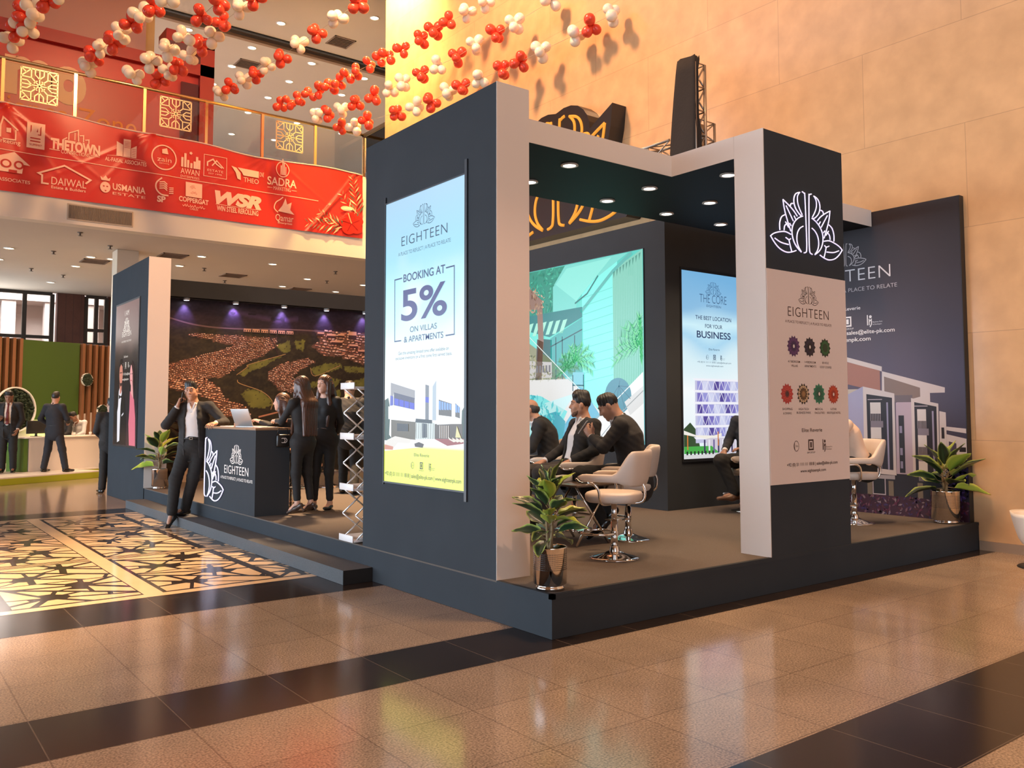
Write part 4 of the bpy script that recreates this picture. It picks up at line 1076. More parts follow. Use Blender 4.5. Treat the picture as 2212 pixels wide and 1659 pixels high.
def houses(pl, dx, dz, sl, w, h, skip=.12):
    xs = [q[0] for q in pl]; zs = [q[1] for q in pl]; z = min(zs); row = 0
    while z < max(zs):
        a = min(xs)+rh.uniform(0, dx)
        while a < max(xs):
            b = z+(a-min(xs))*sl % (dz*1.0)
            if rh.random() > skip and inside(np.array([a]), np.array([b]), pl)[0]:
                ww = w*rh.uniform(.6, 1.3); hh = h*rh.uniform(.6, 1.2); s = rh.uniform(-.25, .25)*ww
                p.poly([(a, b), (a+ww, b+s), (a+ww, b+hh+s), (a, b+hh)], WALLS[rh.randrange(5)])
                if rh.random() < .5: p.poly([(a+ww*.2, b-.006), (a+ww*1.1, b+s-.006), (a+ww*1.1, b+s), (a+ww*.2, b)], lin((34, 24, 26)))
            a += dx*rh.uniform(.85, 1.25)
        z += dz*rh.uniform(.8, 1.2); row += 1
houses(MP['H1'], .037, .036, .25, .026, .017); houses(MP['H2'], .046, .042, -.2, .036, .024)
houses(MP['H3'], .040, .036, .3, .030, .019); houses(MP['H4'], .075, .055, -.1, .06, .028)
for k in range(6):
    a = 2.1+k*.17; p.rect(a, 3.015, a+.14, 3.075, lin((206, 156, 128))); p.rect(a, 3.0, a+.14, 3.015, lin((40, 28, 30)))
p.lv()
for k in range(6):
    a = 2.1+k*.17
    for j in range(3): p.rect(a+.015+j*.045, 3.02, a+.035+j*.045, 3.05, lin((50, 36, 40)))
for a, b, w, h in ((3.6, 3.02, .14, .07), (3.8, 2.98, .2, .09), (4.05, 3.0, .14, .08), (4.28, 2.97, .18, .17), (3.9, 2.86, .25, .08), (4.3, 2.8, .2, .08), (4.5, 2.7, .3, .07)):
    p.rect(a, b, a+w, b+h*.55, lin((70, 46, 42))); p.rect(a, b+h*.55, a+w, b+h, lin((214, 160, 128)))
p.line(smooth_line(MP['B1'], 4), .02, lin((60, 44, 40)))
p.build('town_picture', v_mural, t)
f = thing('mural_canopy', 'dark overhang above the aerial mural', 'canopy')
MB().box(.33, 5.92, 11.34, 11.554, 3.561, 3.86).build('body', m_slate, f)
m_bluewhite = mat('lamp_glow_blue', (1, 1, 1), .4, emit=(.80, .82, 1.0), estr=14)
sp0 = None
for k, (x, w) in enumerate(((1.0, 'first from the far tower'), (1.9, 'second from the far tower'), (2.85, 'third from the far tower'), (3.74, 'fourth from the far tower'), (4.6, 'right beside the edge of the near tower'))):
    if sp0 is None:
        sp0 = thing('spotlight', None, 'spotlight')
        MB().lathe([(.0001, .0), (.055, 0), (.058, -.045), (.05, -.05), (.046, -.02)], 20).build('housing', m_trim, sp0)
        MB().lathe([(.0001, -.046), (.047, -.046)], 20).build('lens', m_bluewhite, sp0); q = sp0
    else: q = dup(sp0, (0, 0, 0))
    q.location = (x, 11.44, 3.561); q['label'] = 'small bluish spotlight under the mural overhang, '+w; q['group'] = 'mural spotlights'
    lamp('mural_beam', 'SPOT', (x, 11.47, 3.50), 30, (.42, .36, 1.0), .03, (x, 11.60, 3.1), 75, .9)
lamp('mural_fill', 'SPOT', (2.5, 8.2, 5.0), 230, (1.0, .70, .44), .3, (2.5, 11.55, .9), 62, .9)  # fill spot added in mid-air for the mural, without a fixture
lamp('deck_fill', 'SPOT', (1.5, 7.0, 5.0), 3600, (1.0, .66, .38), .2, (1.3, 6.4, 0), 74, .9)  # unseen spot added over the deck to brighten its carpet

# ================================================================== reception counter
t = thing('counter', 'slate reception counter printed with the lotus emblem at the platform edge', 'counter')
MB().box(.004, .42, 5.32, 7.12, H0, 1.285).build('body', m_slate, t)
MB().box(-.004, .43, 5.31, 7.13, 1.285, 1.31).build('counter_top', mat('counter_top_wood', (.30, .17, .09), .3), t)
p = Pic((.002, 0, 0), U, V)
CW = lin((222, 214, 206))
lotus_pic(p, -5.94, .985, .40, .010, CW)
p.text('EIGHTEEN', -6.357, -5.529, .74, .10, CW, .0, 0, 1.05); p.text(TAGL, -6.491, -5.393, .668, .034, CW, .012)
p.build('lettering', v_print, t)
neon_sign('lotus_sign', 'glowing white lotus emblem on the counter front, behind the standing man', (.0, 7.10, .78), (0, -1, 0), 1.4, .0075, m_neon, lambda a, b: a > 0, .012)
# laptop, papers and small things on the counter
lp = thing('laptop', 'open silver laptop on the slate counter', 'laptop', (.20, 5.98, 1.3105), radians(200))
m_alu = mat('grey_aluminium', (.45, .44, .43), .35, .6)
MB().rbox(-.115, .115, -.16, .16, 0, .014, .004, 0).build('base', m_alu, lp)
Mx = Matrix.Translation((.112, 0, .014)) @ Matrix.Rotation(radians(22), 4, 'Y')
MB().rbox(-.006, .004, -.16, .16, 0, .225, .003, 0, Mx).build('screen', m_alu, lp)
MB().box(-.008, -.0062, -.15, .15, .012, .215, 0, Mx).build('display_panel', mat('laptop_display', (.02, .02, .025), .15), lp)
for k, (x, y, r, l) in enumerate(((.18, 6.55, 12, 'thin stack of papers by the standing man elbow'), (.24, 5.62, -8, 'white papers beside the laptop'))):
    g = MB()
    for j in range(4): g.box(-.10, .10, -.145, .145, j*.0022, j*.0022+.0018, 0, Matrix.Rotation(radians(j*3), 4, 'Z'))
    o = g.build('papers', mat('paper', (.75, .68, .60), .7), None, (x, y, 1.3105)); o.rotation_euler[2] = radians(r); tag(o, l, 'papers', 'papers on the counter')
o = thing('card_holder', 'small wooden card holder on the counter beside the laptop', 'card holder', (.12, 6.22, 1.3105))
MB().rbox(-.04, .04, -.05, .05, 0, .05, .006).build('box', mat('warm_wood', (.36, .17, .08), .4), o)
MB().box(-.02, -.015, -.042, .042, .02, .085, 0).build('cards', mat('paper', (.75, .68, .60), .7), o)
hb = thing('handbag', 'small black handbag hanging at the counter corner', 'handbag', (.32, 5.289, 1.085), 0)
MB().rbox(-.085, .085, -.03, .03, 0, .15, .02, 0, None, 3).build('body', mat('black_leather', (.015, .013, .012), .3), hb)
p = Pic((0, -.0305, 0), (1, 0, 0), V)
for s in (-1, 1): p.line([(s*.012+s*.026*cos(a), .078+.026*sin(a)) for a in [radians(q) for q in range(50, 311, 20)]] if s < 0 else [(.012-.026*cos(a), .078+.026*sin(a)) for a in [radians(q) for q in range(50, 311, 20)]], .008, (.75, .7, .65))
p.build('clasp', v_print, hb)
MB().tube([(-.07, 0, .15), (-.05, .0, .22), (.05, 0, .22), (.07, 0, .15)], .006, 8).build('strap', mat('black_leather', (.015, .013, .012), .3), hb)

# ================================================================== zigzag brochure stand behind the tall tower
t = thing('brochure_stand', 'zigzag silver brochure stand half hidden behind the tall tower', 'brochure stand', (.30, 2.92, H0))
m_sil = mat('satin_silver', (.62, .60, .58), .3, .8)
zz = []
for k in range(7): zz.append((-.02 if k % 2 == 0 else -.30, .235*k+.02))
for y in (-.12, .14):
    g = MB()
    for sgn in (1, -1):
        pts = [((x if sgn > 0 else -.32-x), y, z) for x, z in zz]
        for a, b in zip(pts, pts[1:]): g.cyl(a, b, .008, n=8)
    g.build('frame', m_sil, t)
for k in range(4):
    z = .02+k*.47 if k < 3 else 1.43
    g = MB(); g.rbox(-.32, -.0, -.13, .15, z-.012, z+.012, .006); g.rbox(-.335, -.325, -.13, .15, z-.012, z+.05, .004)
    g.build('tray', mat('white_tray', (.70, .66, .64), .35), t)
for k in range(3):
    o = MB().rbox(-.10, .10, -.145, .145, 0, .02, .003).build('brochures', mat('brochure_cover', (.80, .76, .72), .4), None, (.14, 2.93, H0+.033+k*.47 if k else H0+.033)); tag(o, ('white brochure pile on the lowest tray', 'white brochure pile on the middle tray', 'white brochure pile on the upper tray')[k]+' of the zigzag stand', 'brochures', 'brochures on the zigzag stand')

# ================================================================== bar chairs
m_leather = mat('cream_leather', (.60, .50, .42), .45, noise=.05, nscale=12)
m_leath2 = mat('cream_leather_piping', (.48, .39, .32), .5)
def bar_chair(label, x, y, rz, seat=.545, group='cream bar chairs'):
    """faces local -x"""
    t = thing('bar_chair', label, 'bar chair', (x, y, H0), rz, group)
    MB().lathe([(.0001, .035), (.05, .055), (.10, .032), (.17, .012), (.205, .006), (.207, 0), (.0001, 0)], 40).build('base', m_chrome, t)
    g = MB(); g.cyl((0, 0, .03), (0, 0, .30), .030, n=20); g.cyl((0, 0, .29), (0, 0, seat-.09), .024, n=20); g.lathe([(.045, .05), (.04, .085), (.032, .10)], 20)
    g.build('post', m_chrome, t)
    g = MB(); R = .16
    g.tube([(-.04+R*cos(a)-.10, R*sin(a), .20) for a in [radians(q) for q in range(-150, 151, 20)]], .010, 8)
    g.cyl((0, 0, .20), (-.02, 0, .20), .02); g.lathe([(.036, .18), (.036, .22)], 16)
    g.build('footrest', m_chrome, t)
    g = MB(); g.cyl((.02, .03, seat-.09), (.03, .17, seat-.10), .006); g.cyl((.03, .17, seat-.10), (.03, .20, seat-.103), .011); g.build('lever', m_black, t)
    # seat: rounded pad
    loops = []
    def sup(a, r, e=.62): c, s = cos(a), sin(a); return (r*abs(c)**e*(1 if c > 0 else -1), r*abs(s)**e*(1 if s > 0 else -1))
    for r, z in ((.10, -.088), (.20, -.083), (.218, -.07), (.226, -.045), (.225, -.02), (.212, -.004), (.17, .004), (.09, .008), (.01, .009)):
        loops.append([(*sup(2*pi*k/36, r), seat+z) for k in range(36)])
    MB().loft(loops).build('seat', m_leather, t)
    # backrest with arms: a shell round three sides
    loops = []; N = 44
    for i in range(N+1):
        s = -1+2*i/N; th = s*radians(128)
        arm = min(1, max(0, (abs(s)-.34)/.30)); arm = arm*arm*(3-2*arm)
        top = .345*(1-arm)+.155*arm; bot = .055+.035*arm
        if abs(s) > .93: q = (1-abs(s))/.07; mid = (top+bot)/2; top = mid+(top-mid)*(.35+.65*sqrt(q)); bot = mid+(bot-mid)*(.35+.65*sqrt(q))
        c, sn = cos(th), sin(th); e = .75
        rx, ry = .245, .262
        px = rx*(abs(c)**e)*(1 if c > 0 else -1); py = ry*(abs(sn)**e)*(1 if sn > 0 else -1)
        if abs(th) > pi/2: px = -(abs(th)-pi/2)*.36
        nrm = Vector((px/rx**2, py/ry**2, 0)).normalized() if abs(th) < pi/2 else Vector((0, 1 if sn > 0 else -1, 0))
        lean = .05*(1-arm); th_ = .026
        prof = []
        for k in range(14):
            a = 2*pi*k/14; u_ = cos(a); w_ = sin(a)
            zz_ = (bot+top)/2+(top-bot)/2*(abs(w_)**.5)*(1 if w_ > 0 else -1)
            out = th_*(abs(u_)**.7)*(1 if u_ > 0 else -1)
            prof.append((px+nrm.x*(out+lean*(zz_-bot)/.3), py+nrm.y*(out+lean*(zz_-bot)/.3), seat+zz_))
        loops.append(prof)
    MB().loft(loops).build('backrest', m_leather, t)
    g = MB()
    for s in (-1, 1):
        g.tube(smooth_line([(-.245, s*.262, seat+.115), (-.20, s*.285, seat+.085), (-.10, s*.29, seat+.082), (-.055, s*.275, seat+.03), (-.045, s*.255, seat-.06), (-.03, s*.20, seat-.092), (0, s*.10, seat-.095)], 4), .011, 8)
    g.tube(smooth_line([(.25, -.06, seat+.09), (.275, -.05, seat+.02), (.25, -.04, seat-.07), (.12, -.02, seat-.093)], 4), .011, 8)
    g.build('arm_tubes', m_chrome, t)
    return t
ang = atan2(.607, -.794)   # towards the left of the hall
LEFT = ang-pi              # rotation that turns local -x that way
bar_chair('empty cream bar chair in front, its back to the pillar, on a chrome trumpet base', 1.349, .80, LEFT-radians(22))
bar_chair('cream bar chair holding the man looking at his phone', 2.17, 1.46, LEFT-radians(8))
bar_chair('cream bar chair holding the young man with the short beard', 2.24, 2.30, LEFT+radians(14))
bar_chair('cream bar chair holding the balding man near the video wall', 2.62, 3.20, LEFT+radians(10))
bar_chair('cream bar chair mostly hidden by the tall tower, only its back edge showing', 1.10, 2.18, LEFT+pi-radians(20))
bar_chair('cream bar chair under the man seated half behind the pillar', 4.97, 2.21, LEFT-radians(4), .52)
bar_chair('cream bar chair with a shirt-sleeved sitter, right of the board pillar', 4.95, .80, LEFT+radians(5), .56)
def bar_stool(label, x, y):
    t = thing('bar_stool', label, 'bar stool', (x, y, H0), 0, 'wooden bar stools at the counter')
    MB().lathe([(.0001, .03), (.04, .05), (.10, .025), (.19, .006), (.19, 0), (.0001, 0)], 32).build('base', m_chrome, t)
    MB().cyl((0, 0, .03), (0, 0, .70), .026, n=16).build('post', m_chrome, t)
    MB().tube([(.14*cos(a), .14*sin(a), .26) for a in [radians(q) for q in range(0, 360, 20)]], .009, 8, closed=True).cyl((-.14, 0, .26), (.14, 0, .26), .007).build('footrest', m_chrome, t)
    MB().rbox(-.18, .18, -.18, .18, .70, .75, .02, 0, None, 3).build('seat', mat('stool_wood', (.30, .14, .06), .35), t)
    return t
bar_stool('chrome bar stool between the counter side and the woman with her back turned', .74, 5.78)
bar_stool('chrome bar stool behind the two standing women', 2.45, 8.45)
bar_stool('chrome bar stool behind the counter, under the seated woman', .80, 6.15)

# ================================================================== low table with crossed chrome legs
t = thing('table', 'small dark table with crossed chrome legs, before the seated men', 'table', (1.66, 1.64, 0))
MB().rbox(-.27, .27, -.33, .33, .825, .845, .004).build('tabletop', mat('dark_table_top', (.09, .065, .05), .15, noise=.25, nscale=5), t)
for s in (-1, 1):
    for q in (-1, 1):
        MB().cyl((s*.20, q*.24, H0+.002), (-s*.20, q*.24-.0, .826), .012, n=10).build('leg', m_chrome, t)
MB().cyl((0, -.24, .56), (0, .24, .56), .010, n=10).build('cross_bar', m_chrome, t)
o = thing('tissue_box', 'small white box on the dark table', 'box', (1.60, 1.74, .845), radians(24))
MB().rbox(-.10, .10, -.055, .055, 0, .055, .006).build('carton', mat('white_card', (.70, .66, .60), .6), o)
MB().box(-.06, .06, -.012, .012, .055, .0565).build('slot', mat('grey_card', (.35, .32, .3), .6), o)

# ================================================================== potted rubber plants
def leaf_mesh(L, Wd, droop, fold, colfn, rnd):
    nu, nv = 9, 6
    P = []; C = []
    for i in range(nu+1):
        t_ = i/nu; w = Wd*(sin(pi*min(1, t_**.82)))**.8*(1-.15*t_)
        for j in range(nv+1):
            s = -1+2*j/nv
            y = s*w*.5; z = abs(s)*w*fold-droop*L*t_*t_+.006*sin(t_*14+j)*abs(s)
            P.append((L*t_, y, z)); C.append(colfn(t_, abs(s)))
    F = [(i*(nv+1)+j, (i+1)*(nv+1)+j, (i+1)*(nv+1)+j+1, i*(nv+1)+j+1) for i in range(nu) for j in range(nv)]
    return P, F, C
v_leaf = vmat('variegated_leaf', .32, spec=.5, bump=.15, bscale=60)
m_stem = mat('plant_stem', (.22, .15, .07), .8, noise=.3, nscale=30)
def potted(label, x, y, scale, seed, n, hgt, spread, lean=0.0, tallpot=1.0):
    r = random.Random(seed)
    t = thing('potted_plant', label, 'potted plant', (x, y, H0), r.uniform(0, 6), 'variegated plants in steel pots')
    R = .094*scale; Hp = .235*scale*tallpot
    g = MB(); g.lathe([(.0001, .004), (R*.84, .004), (R*.86, .0), (R*.86, .022), (R*.80, .028), (R*.80, .036), (R, .045), (R*1.0, Hp-.006), (R*1.03, Hp), (R*1.0, Hp+.004), (R*.95, Hp), (R*.93, Hp-.04), (.0001, Hp-.045)], 48)
    for i in range(9):
        for k in range(64):
            a = 2*pi*k/64; z = Hp*(.50+.045*i); d = .0022*scale
            q = [(R*1.001*cos(a+e/R*1.0), R*1.001*sin(a+e/R*1.0), z+h) for e, h in ((-d, -d), (d, -d), (d, d), (-d, d))]
            g.add(q, [(0, 1, 2, 3)], 1)
    g.build('pot', [m_chrome, m_black], t)
    MB().lathe([(.0001, Hp-.03), (R*.93, Hp-.03)], 24).build('soil', mat('potting_soil', (.03, .02, .015), .95), t)
    st = MB(); tips = []
    for k in range(3):
        a = k*2.1+r.random(); top = (lean*.5+.03*cos(a)*scale, .03*sin(a)*scale, Hp+hgt*(.55+.2*k)*scale)
        st.tube(smooth_line([(.012*cos(a), .012*sin(a), Hp-.03), (.02*cos(a+1), .02*sin(a+1), Hp+.4*(top[2]-Hp)), top], 4), [.009*scale]*4+[.007*scale]*4+[.005*scale], 7); tips.append(top)
    lv = []
    V_, F_, C_ = [], [], []
    for k in range(n):
        f = (k+.5)/n; a = k*2.4+r.uniform(-.4, .4)
        z0 = Hp+hgt*scale*(.08+.85*f); base = Vector((lean*.5*f+.01*cos(a), .01*sin(a), z0))
        el = radians(-2+72*f+r.uniform(-16, 16)); L = spread*scale*(1.0-.35*f)*r.uniform(.8, 1.1)
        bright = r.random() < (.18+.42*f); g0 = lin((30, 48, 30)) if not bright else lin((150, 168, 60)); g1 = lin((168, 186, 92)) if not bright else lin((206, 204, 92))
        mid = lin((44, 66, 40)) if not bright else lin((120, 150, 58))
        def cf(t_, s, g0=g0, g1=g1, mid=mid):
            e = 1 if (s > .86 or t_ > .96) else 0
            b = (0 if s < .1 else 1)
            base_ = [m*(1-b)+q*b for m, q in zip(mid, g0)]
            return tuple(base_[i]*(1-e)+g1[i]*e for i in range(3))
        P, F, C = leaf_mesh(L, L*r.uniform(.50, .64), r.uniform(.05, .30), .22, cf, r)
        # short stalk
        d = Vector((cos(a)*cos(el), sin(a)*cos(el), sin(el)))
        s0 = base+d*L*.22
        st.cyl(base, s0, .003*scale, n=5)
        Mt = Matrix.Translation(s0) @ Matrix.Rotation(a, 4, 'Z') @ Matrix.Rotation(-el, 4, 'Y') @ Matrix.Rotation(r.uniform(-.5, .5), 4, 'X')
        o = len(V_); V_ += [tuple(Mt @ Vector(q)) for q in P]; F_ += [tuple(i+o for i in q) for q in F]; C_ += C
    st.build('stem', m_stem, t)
    me = fast_mesh('foliage', V_, F_)
    at = me.color_attributes.new('Col', 'FLOAT_COLOR', 'POINT'); cc = np.ones((len(V_), 4), np.float32); cc[:, :3] = C_; at.data.foreach_set('color', cc.ravel())
    link_mesh('foliage', me, v_leaf, t)
    return t
potted('variegated rubber plant in a steel pot on the near platform corner', .115, .155, 1.22, 4, 34, .36, .205)
potted('variegated rubber plant in a steel pot against the far tower', .16, 9.80, 1.25, 9, 17, .36, .30, 0, 1.05)
potted('variegated rubber plant in a steel pot before the billboard at the right end', 5.74, .20, 1.55, 12, 18, .17, .26, 0, .95)
# tall brown plant in a plain planter
t = thing('planter', 'beige square planter with dry brown foliage behind the standing man', 'planter', (.95, 11.0, H0))
MB().loft([[(s*a, q*a, z) for s, q in ((-1, -1), (1, -1), (1, 1), (-1, 1))] for a, z in ((.15, 0), (.22, .42), (.20, .42), (.19, .38))], smooth=False).build('tub', mat('beige_tub', (.50, .38, .27), .7), t)
rr = random.Random(8); V_, F_, C_ = [], [], []
for k in range(46):
    a = rr.uniform(0, 2*pi); L = rr.uniform(.25, .45); el = rr.uniform(.1, 1.2); z0 = rr.uniform(.42, 1.15); cB = lin(rr.choice(((92, 60, 30), (120, 80, 40), (70, 46, 26), (150, 104, 54))))
    P, F, C = leaf_mesh(L, L*.3, rr.uniform(.2, .5), .2, lambda t_, s, c=cB: c, rr)
    Mt = Matrix.Translation((.03*cos(a), .03*sin(a), z0)) @ Matrix.Rotation(a, 4, 'Z') @ Matrix.Rotation(-el, 4, 'Y')
    o = len(V_); V_ += [tuple(Mt @ Vector(q)) for q in P]; F_ += [tuple(i+o for i in q) for q in F]; C_ += C
me = fast_mesh('foliage', V_, F_); at = me.color_attributes.new('Col', 'FLOAT_COLOR', 'POINT'); cc = np.ones((len(V_), 4), np.float32); cc[:, :3] = C_; at.data.foreach_set('color', cc.ravel())
link_mesh('foliage', me, vmat('dry_leaf', .7), t)
MB().tube([(0, 0, .36), (.02, 0, .8), (0, .02, 1.2)], .02, 8).build('stem', m_stem, t)

# ================================================================== big black lotus sign on the stone wall
t = thing('lotus_sign', 'big black cut-out lotus sign with orange channels on the stone wall', 'sign')
HALF = [(.0, .305), (.06, .318), (.115, .316), (.165, .300), (.205, .270), (.232, .235), (.246, .20), (.25, .165), (.405, .245), (.392, .14), (.372, .06), (.43, .02), (.455, -.05), (.457, -.09), (.53, -.125), (.60, -.185), (.545, -.25), (.486, -.306)]
OUT = HALF+[(-a, b) for a, b in HALF[::-1] if a > 0]
S_, CY, CZ = 3.444, 6.687, 5.582
MB().prism([(CY-a*S_, CZ+b*S_) for a, b in OUT], 0, 5.74, 6.048).build('backing', mat('black_acrylic', (.016, .012, .010), .35), t)
m_channel = mat('orange_channel', (.35, .14, .02), .5, spec=.1, emit=(1.0, .38, .045), estr=.75)
g = MB()
for l in lotus_lines():
    pts = [(5.732, CY-a*S_, CZ+b*S_) for a, b in l]
    g.tube(pts, .026, 6)
g.build('channel_letters', m_channel, t)

# ================================================================== truss with black cloth on top of the display block
t = thing('truss', 'metal lighting truss standing on the stand roof, draped in black cloth', 'truss')
m_truss = mat('truss_metal', (.42, .36, .30), .35, .8)
def truss(g, a, b, w, ax1, ax2, n, r=.022):
    a, b = Vector(a), Vector(b); p1, p2 = Vector(ax1)*w, Vector(ax2)*w
    cs = [Vector((0, 0, 0)), p1, p1+p2, p2]
    for c in cs: g.cyl(a+c, b+c, r, n=8)
    for k in range(n):
        q0 = a+(b-a)*k/n; q1 = a+(b-a)*(k+1)/n
        for i in range(4): g.cyl(q0+cs[i], q1+cs[(i+1) % 4], r*.55, n=6)
        for i in range(4): g.cyl(q1+cs[i], q1+cs[(i+1) % 4], r*.5, n=6)
g = MB(); truss(g, (4.99, 2.96, 3.895), (4.99, 2.96, 6.13), .20, (1, 0, 0), (0, 1, 0), 7); g.build('column', m_truss, t)
g = MB(); truss(g, (5.10, 2.98, 3.895), (5.10, 2.98, 5.38), .30, (1, 0, 0), (0, 1, 0), 6, .018); g.cyl((5.25, 3.1, 3.9), (5.25, 3.1, 5.36), .05, n=10); g.build('side_frame', m_truss, t)
g = MB(); truss(g, (4.99, 3.42, 4.93), (4.99, 5.0, 4.93), .26, (1, 0, 0), (0, 0, 1), 4); g.build('cross_arm', m_truss, t)
# cloth: a folded sheet hanging over the column
c = MB(); n = 40; loops = []
for k in range(15):
    z = 3.895+(6.20-3.895)*k/14; f_ = k/14; lp_ = []
    grow = .03+.03*(1-f_)*sin(f_*9)+.02
    y1 = 3.40-.17*max(0, f_-.35)/.65; x1 = 5.10-.03*f_
    if 0.62 < f_ < .98: x1 = 5.04
    base = [(4.965, 2.945), (x1, 2.935), (x1, 2.955), (4.985, 2.965), (4.985, y1), (4.955, y1+.01)]
    for i in range(n):
        q = i/n*len(base); j = int(q); u_ = q-j; a = base[j]; b = base[(j+1) % len(base)]
        w = .012*sin(i*2.7+k*.35)*(1-.4*f_)
        lp_.append((a[0]+(b[0]-a[0])*u_-abs(w), a[1]+(b[1]-a[1])*u_-w*.6, z+(.03*sin(i*1.3) if k == 14 else 0)))
    loops.append(lp_)
c.loft(loops, smooth=True)
c.build('cloth', mat('black_cloth', (.020, .015, .012), .9, bump=.4, bscale=30), t)

# ================================================================== upper floor: storefront, railing, banner
m_red = mat('red_shop_board', (.50, .022, .018), .35)
m_redd = mat('red_shop_beam', (.34, .016, .016), .4)
t = thing('storefront', 'red storefront with large cream and orange letters on the upper floor', 'storefront')
MB().box(-9, 2.80, 16.7, 17.2, 7.301, 9.72).build('wall_panel', m_red, t)
MB().box(-9, 3.06, 16.55, 17.2, 9.72, 10.0).box(2.72, 3.06, 16.55, 17.2, 7.301, 10.55).box(1.9, 3.06, 16.55, 17.2, 10.42, 10.7).build('frame', m_redd, t)
MB().box(2.3, 2.7, 16.62, 16.7, 7.301, 9.5).build('door', mat('dark_red_door', (.10, .008, .008), .15), t)
p = Pic((0, 16.690, 0), (1, 0, 0), (0, 0, 1))
p.text('mo', -1.40, .22, 8.50, 1.02, lin((238, 190, 150)), .06)
p.text('Experience Zone', -2.72, 1.32, 7.93, .46, lin((238, 140, 60)), .0)
p.build('lettering', v_print, t)
pw = MB().box(-9, 1.6, 17.2, 17.5, 10.0, 12.5).build('wall_storefront', mat('red_bounce_wall', (.55, .30, .25), .7)); tag(pw, kind='structure')  # stands in for ceiling; red bounce light is put into its pink colour

def railing():
    t = thing('railing', 'glass balustrade with metal posts and square lattice ornaments along the balcony edge', 'railing')
    XS = [-4.2, -2.93, -1.644, -.36, .98, 2.29, 3.578, 4.892, 6.20]
    for x in XS: MB().box(x-.03, x+.03, 14.62, 14.68, 7.352, 8.40).build('post', m_gold, t)
    MB().tube([(-4.2, 14.65, 8.42), (6.2, 14.65, 8.42)], .035, 10).build('handrail', m_gold, t)
    for a, b in zip(XS, XS[1:]): MB().box(a+.05, b-.05, 14.645, 14.655, 7.45, 8.36).build('glass_panel', m_glass, t)
    MB().box(6.17, 6.23, 13.2, 14.68, 8.36, 8.45).box(6.17, 6.23, 13.2, 13.26, 7.352, 8.4).build('return_rail', mat('dark_rail_metal', (.16, .11, .08), .3, .8), t)
    MB().box(6.195, 6.205, 13.28, 14.6, 7.45, 8.35).build('glass_panel', m_glass, t)
    for x in (-1.01, 1.63, 4.24):
        g = MB(); h = .325; z0 = 7.99; y = 14.636
        def bar(a, b, w=.026): 
            d = Vector((b[0]-a[0], 0, b[1]-a[1])); L = d.length; d.normalize(); s = Vector((-d.z, 0, d.x))*w/2
            A = Vector((x+a[0], y, z0+a[1])); B = Vector((x+b[0], y, z0+b[1])); Y_ = Vector((0, .012, 0))
            g.add([A+s, A-s, B-s, B+s, A+s+Y_, A-s+Y_, B-s+Y_, B+s+Y_], [(0, 1, 2, 3), (7, 6, 5, 4), (0, 4, 5, 1), (1, 5, 6, 2), (2, 6, 7, 3), (3, 7, 4, 0)])
        for a, b in (((-h, -h), (h, -h)), ((h, -h), (h, h)), ((h, h), (-h, h)), ((-h, h), (-h, -h))): bar(a, b)
        for k in range(4):
            c_, s_ = cos(k*pi/2), sin(k*pi/2); R = lambda q: (q[0]*c_-q[1]*s_, q[0]*s_+q[1]*c_)
            for a, b in (((0, 0), (0, h)), ((0, 0), (h*.45, h*.45)), ((h*.45, h*.45), (h, h*.45)), ((h*.45, h*.45), (h*.45, h)), ((0, h*.42), (h*.24, h*.66)), ((h*.24, h*.66), (h*.24, h)), ((0, h*.42), (-h*.24, h*.66)), ((-h*.24, h*.66), (-h*.24, h)), ((h*.45, h), (h, h*.45)), ((h*.12, h*.3), (h*.3, h*.12)), ((h*.72, h*.72), (h, h))): bar(R(a), R(b), .020)
        g.build('lattice_ornament', mat('lattice_metal', (.80, .62, .36), .35, .5), t)
railing()

t = thing('banner', 'long red vinyl banner of white partner logos hung along the balcony', 'banner')
BX0, BX1 = -5.2, 6.12
def btop(x): return 7.40+.13*max(0, min(1, (2.9-x)/4.5))+.03*cos((x+.9)*2*pi/3.0)-.03
def by(x, z):
    r_ = 0
    for cx in (1.15, 3.75, -1.6): # folds run down and outwards from the tie points
        for s in (-1, 1):
            for k in (.35, .8, 1.5): d = (x-cx)-s*k*(7.45-z); r_ += .016*math.exp(-(d/.06)**2)*max(0, 1-(7.5-z)/1.9)
    for d in ((x-5.3)-.9*(z-6.5), (x-5.15)-.75*(z-6.35), (x-5.7)-1.0*(z-6.3)): r_ += .03*math.exp(-(d/.05)**2)*max(0, min(1, (x-4.3)/.5))
    return 14.555-.03*sin(x*1.3)*.6-r_-.012*sin(x*4.1+z*2.3)
na, nb = 420, 50; V_ = []; 
for i in range(na+1):
    x = BX0+(BX1-BX0)*i/na
    for j in range(nb+1):
        z = 5.775+(btop(x)-5.775)*j/nb; V_.append((x, by(x, z), z))
F_ = [(i*(nb+1)+j, (i+1)*(nb+1)+j, (i+1)*(nb+1)+j+1, i*(nb+1)+j+1) for i in range(na) for j in range(nb)]
me = fast_mesh('sheet', V_, F_)
link_mesh('sheet', me, mat('red_vinyl', (.62, .030, .020), .30, spec=.40), t)
hm = MB(); hm.tube([(BX0+(BX1-BX0)*i/60, by(BX0+(BX1-BX0)*i/60, btop(BX0+(BX1-BX0)*i/60))-.002, btop(BX0+(BX1-BX0)*i/60)) for i in range(61)], .016, 6)
hm.build('hem', mat('white_hem', (.75, .52, .45), .5), t)
CR = lin((250, 196, 168))
p = Pic((0, 0, 0), (1, 0, 0), (0, 0, 1))
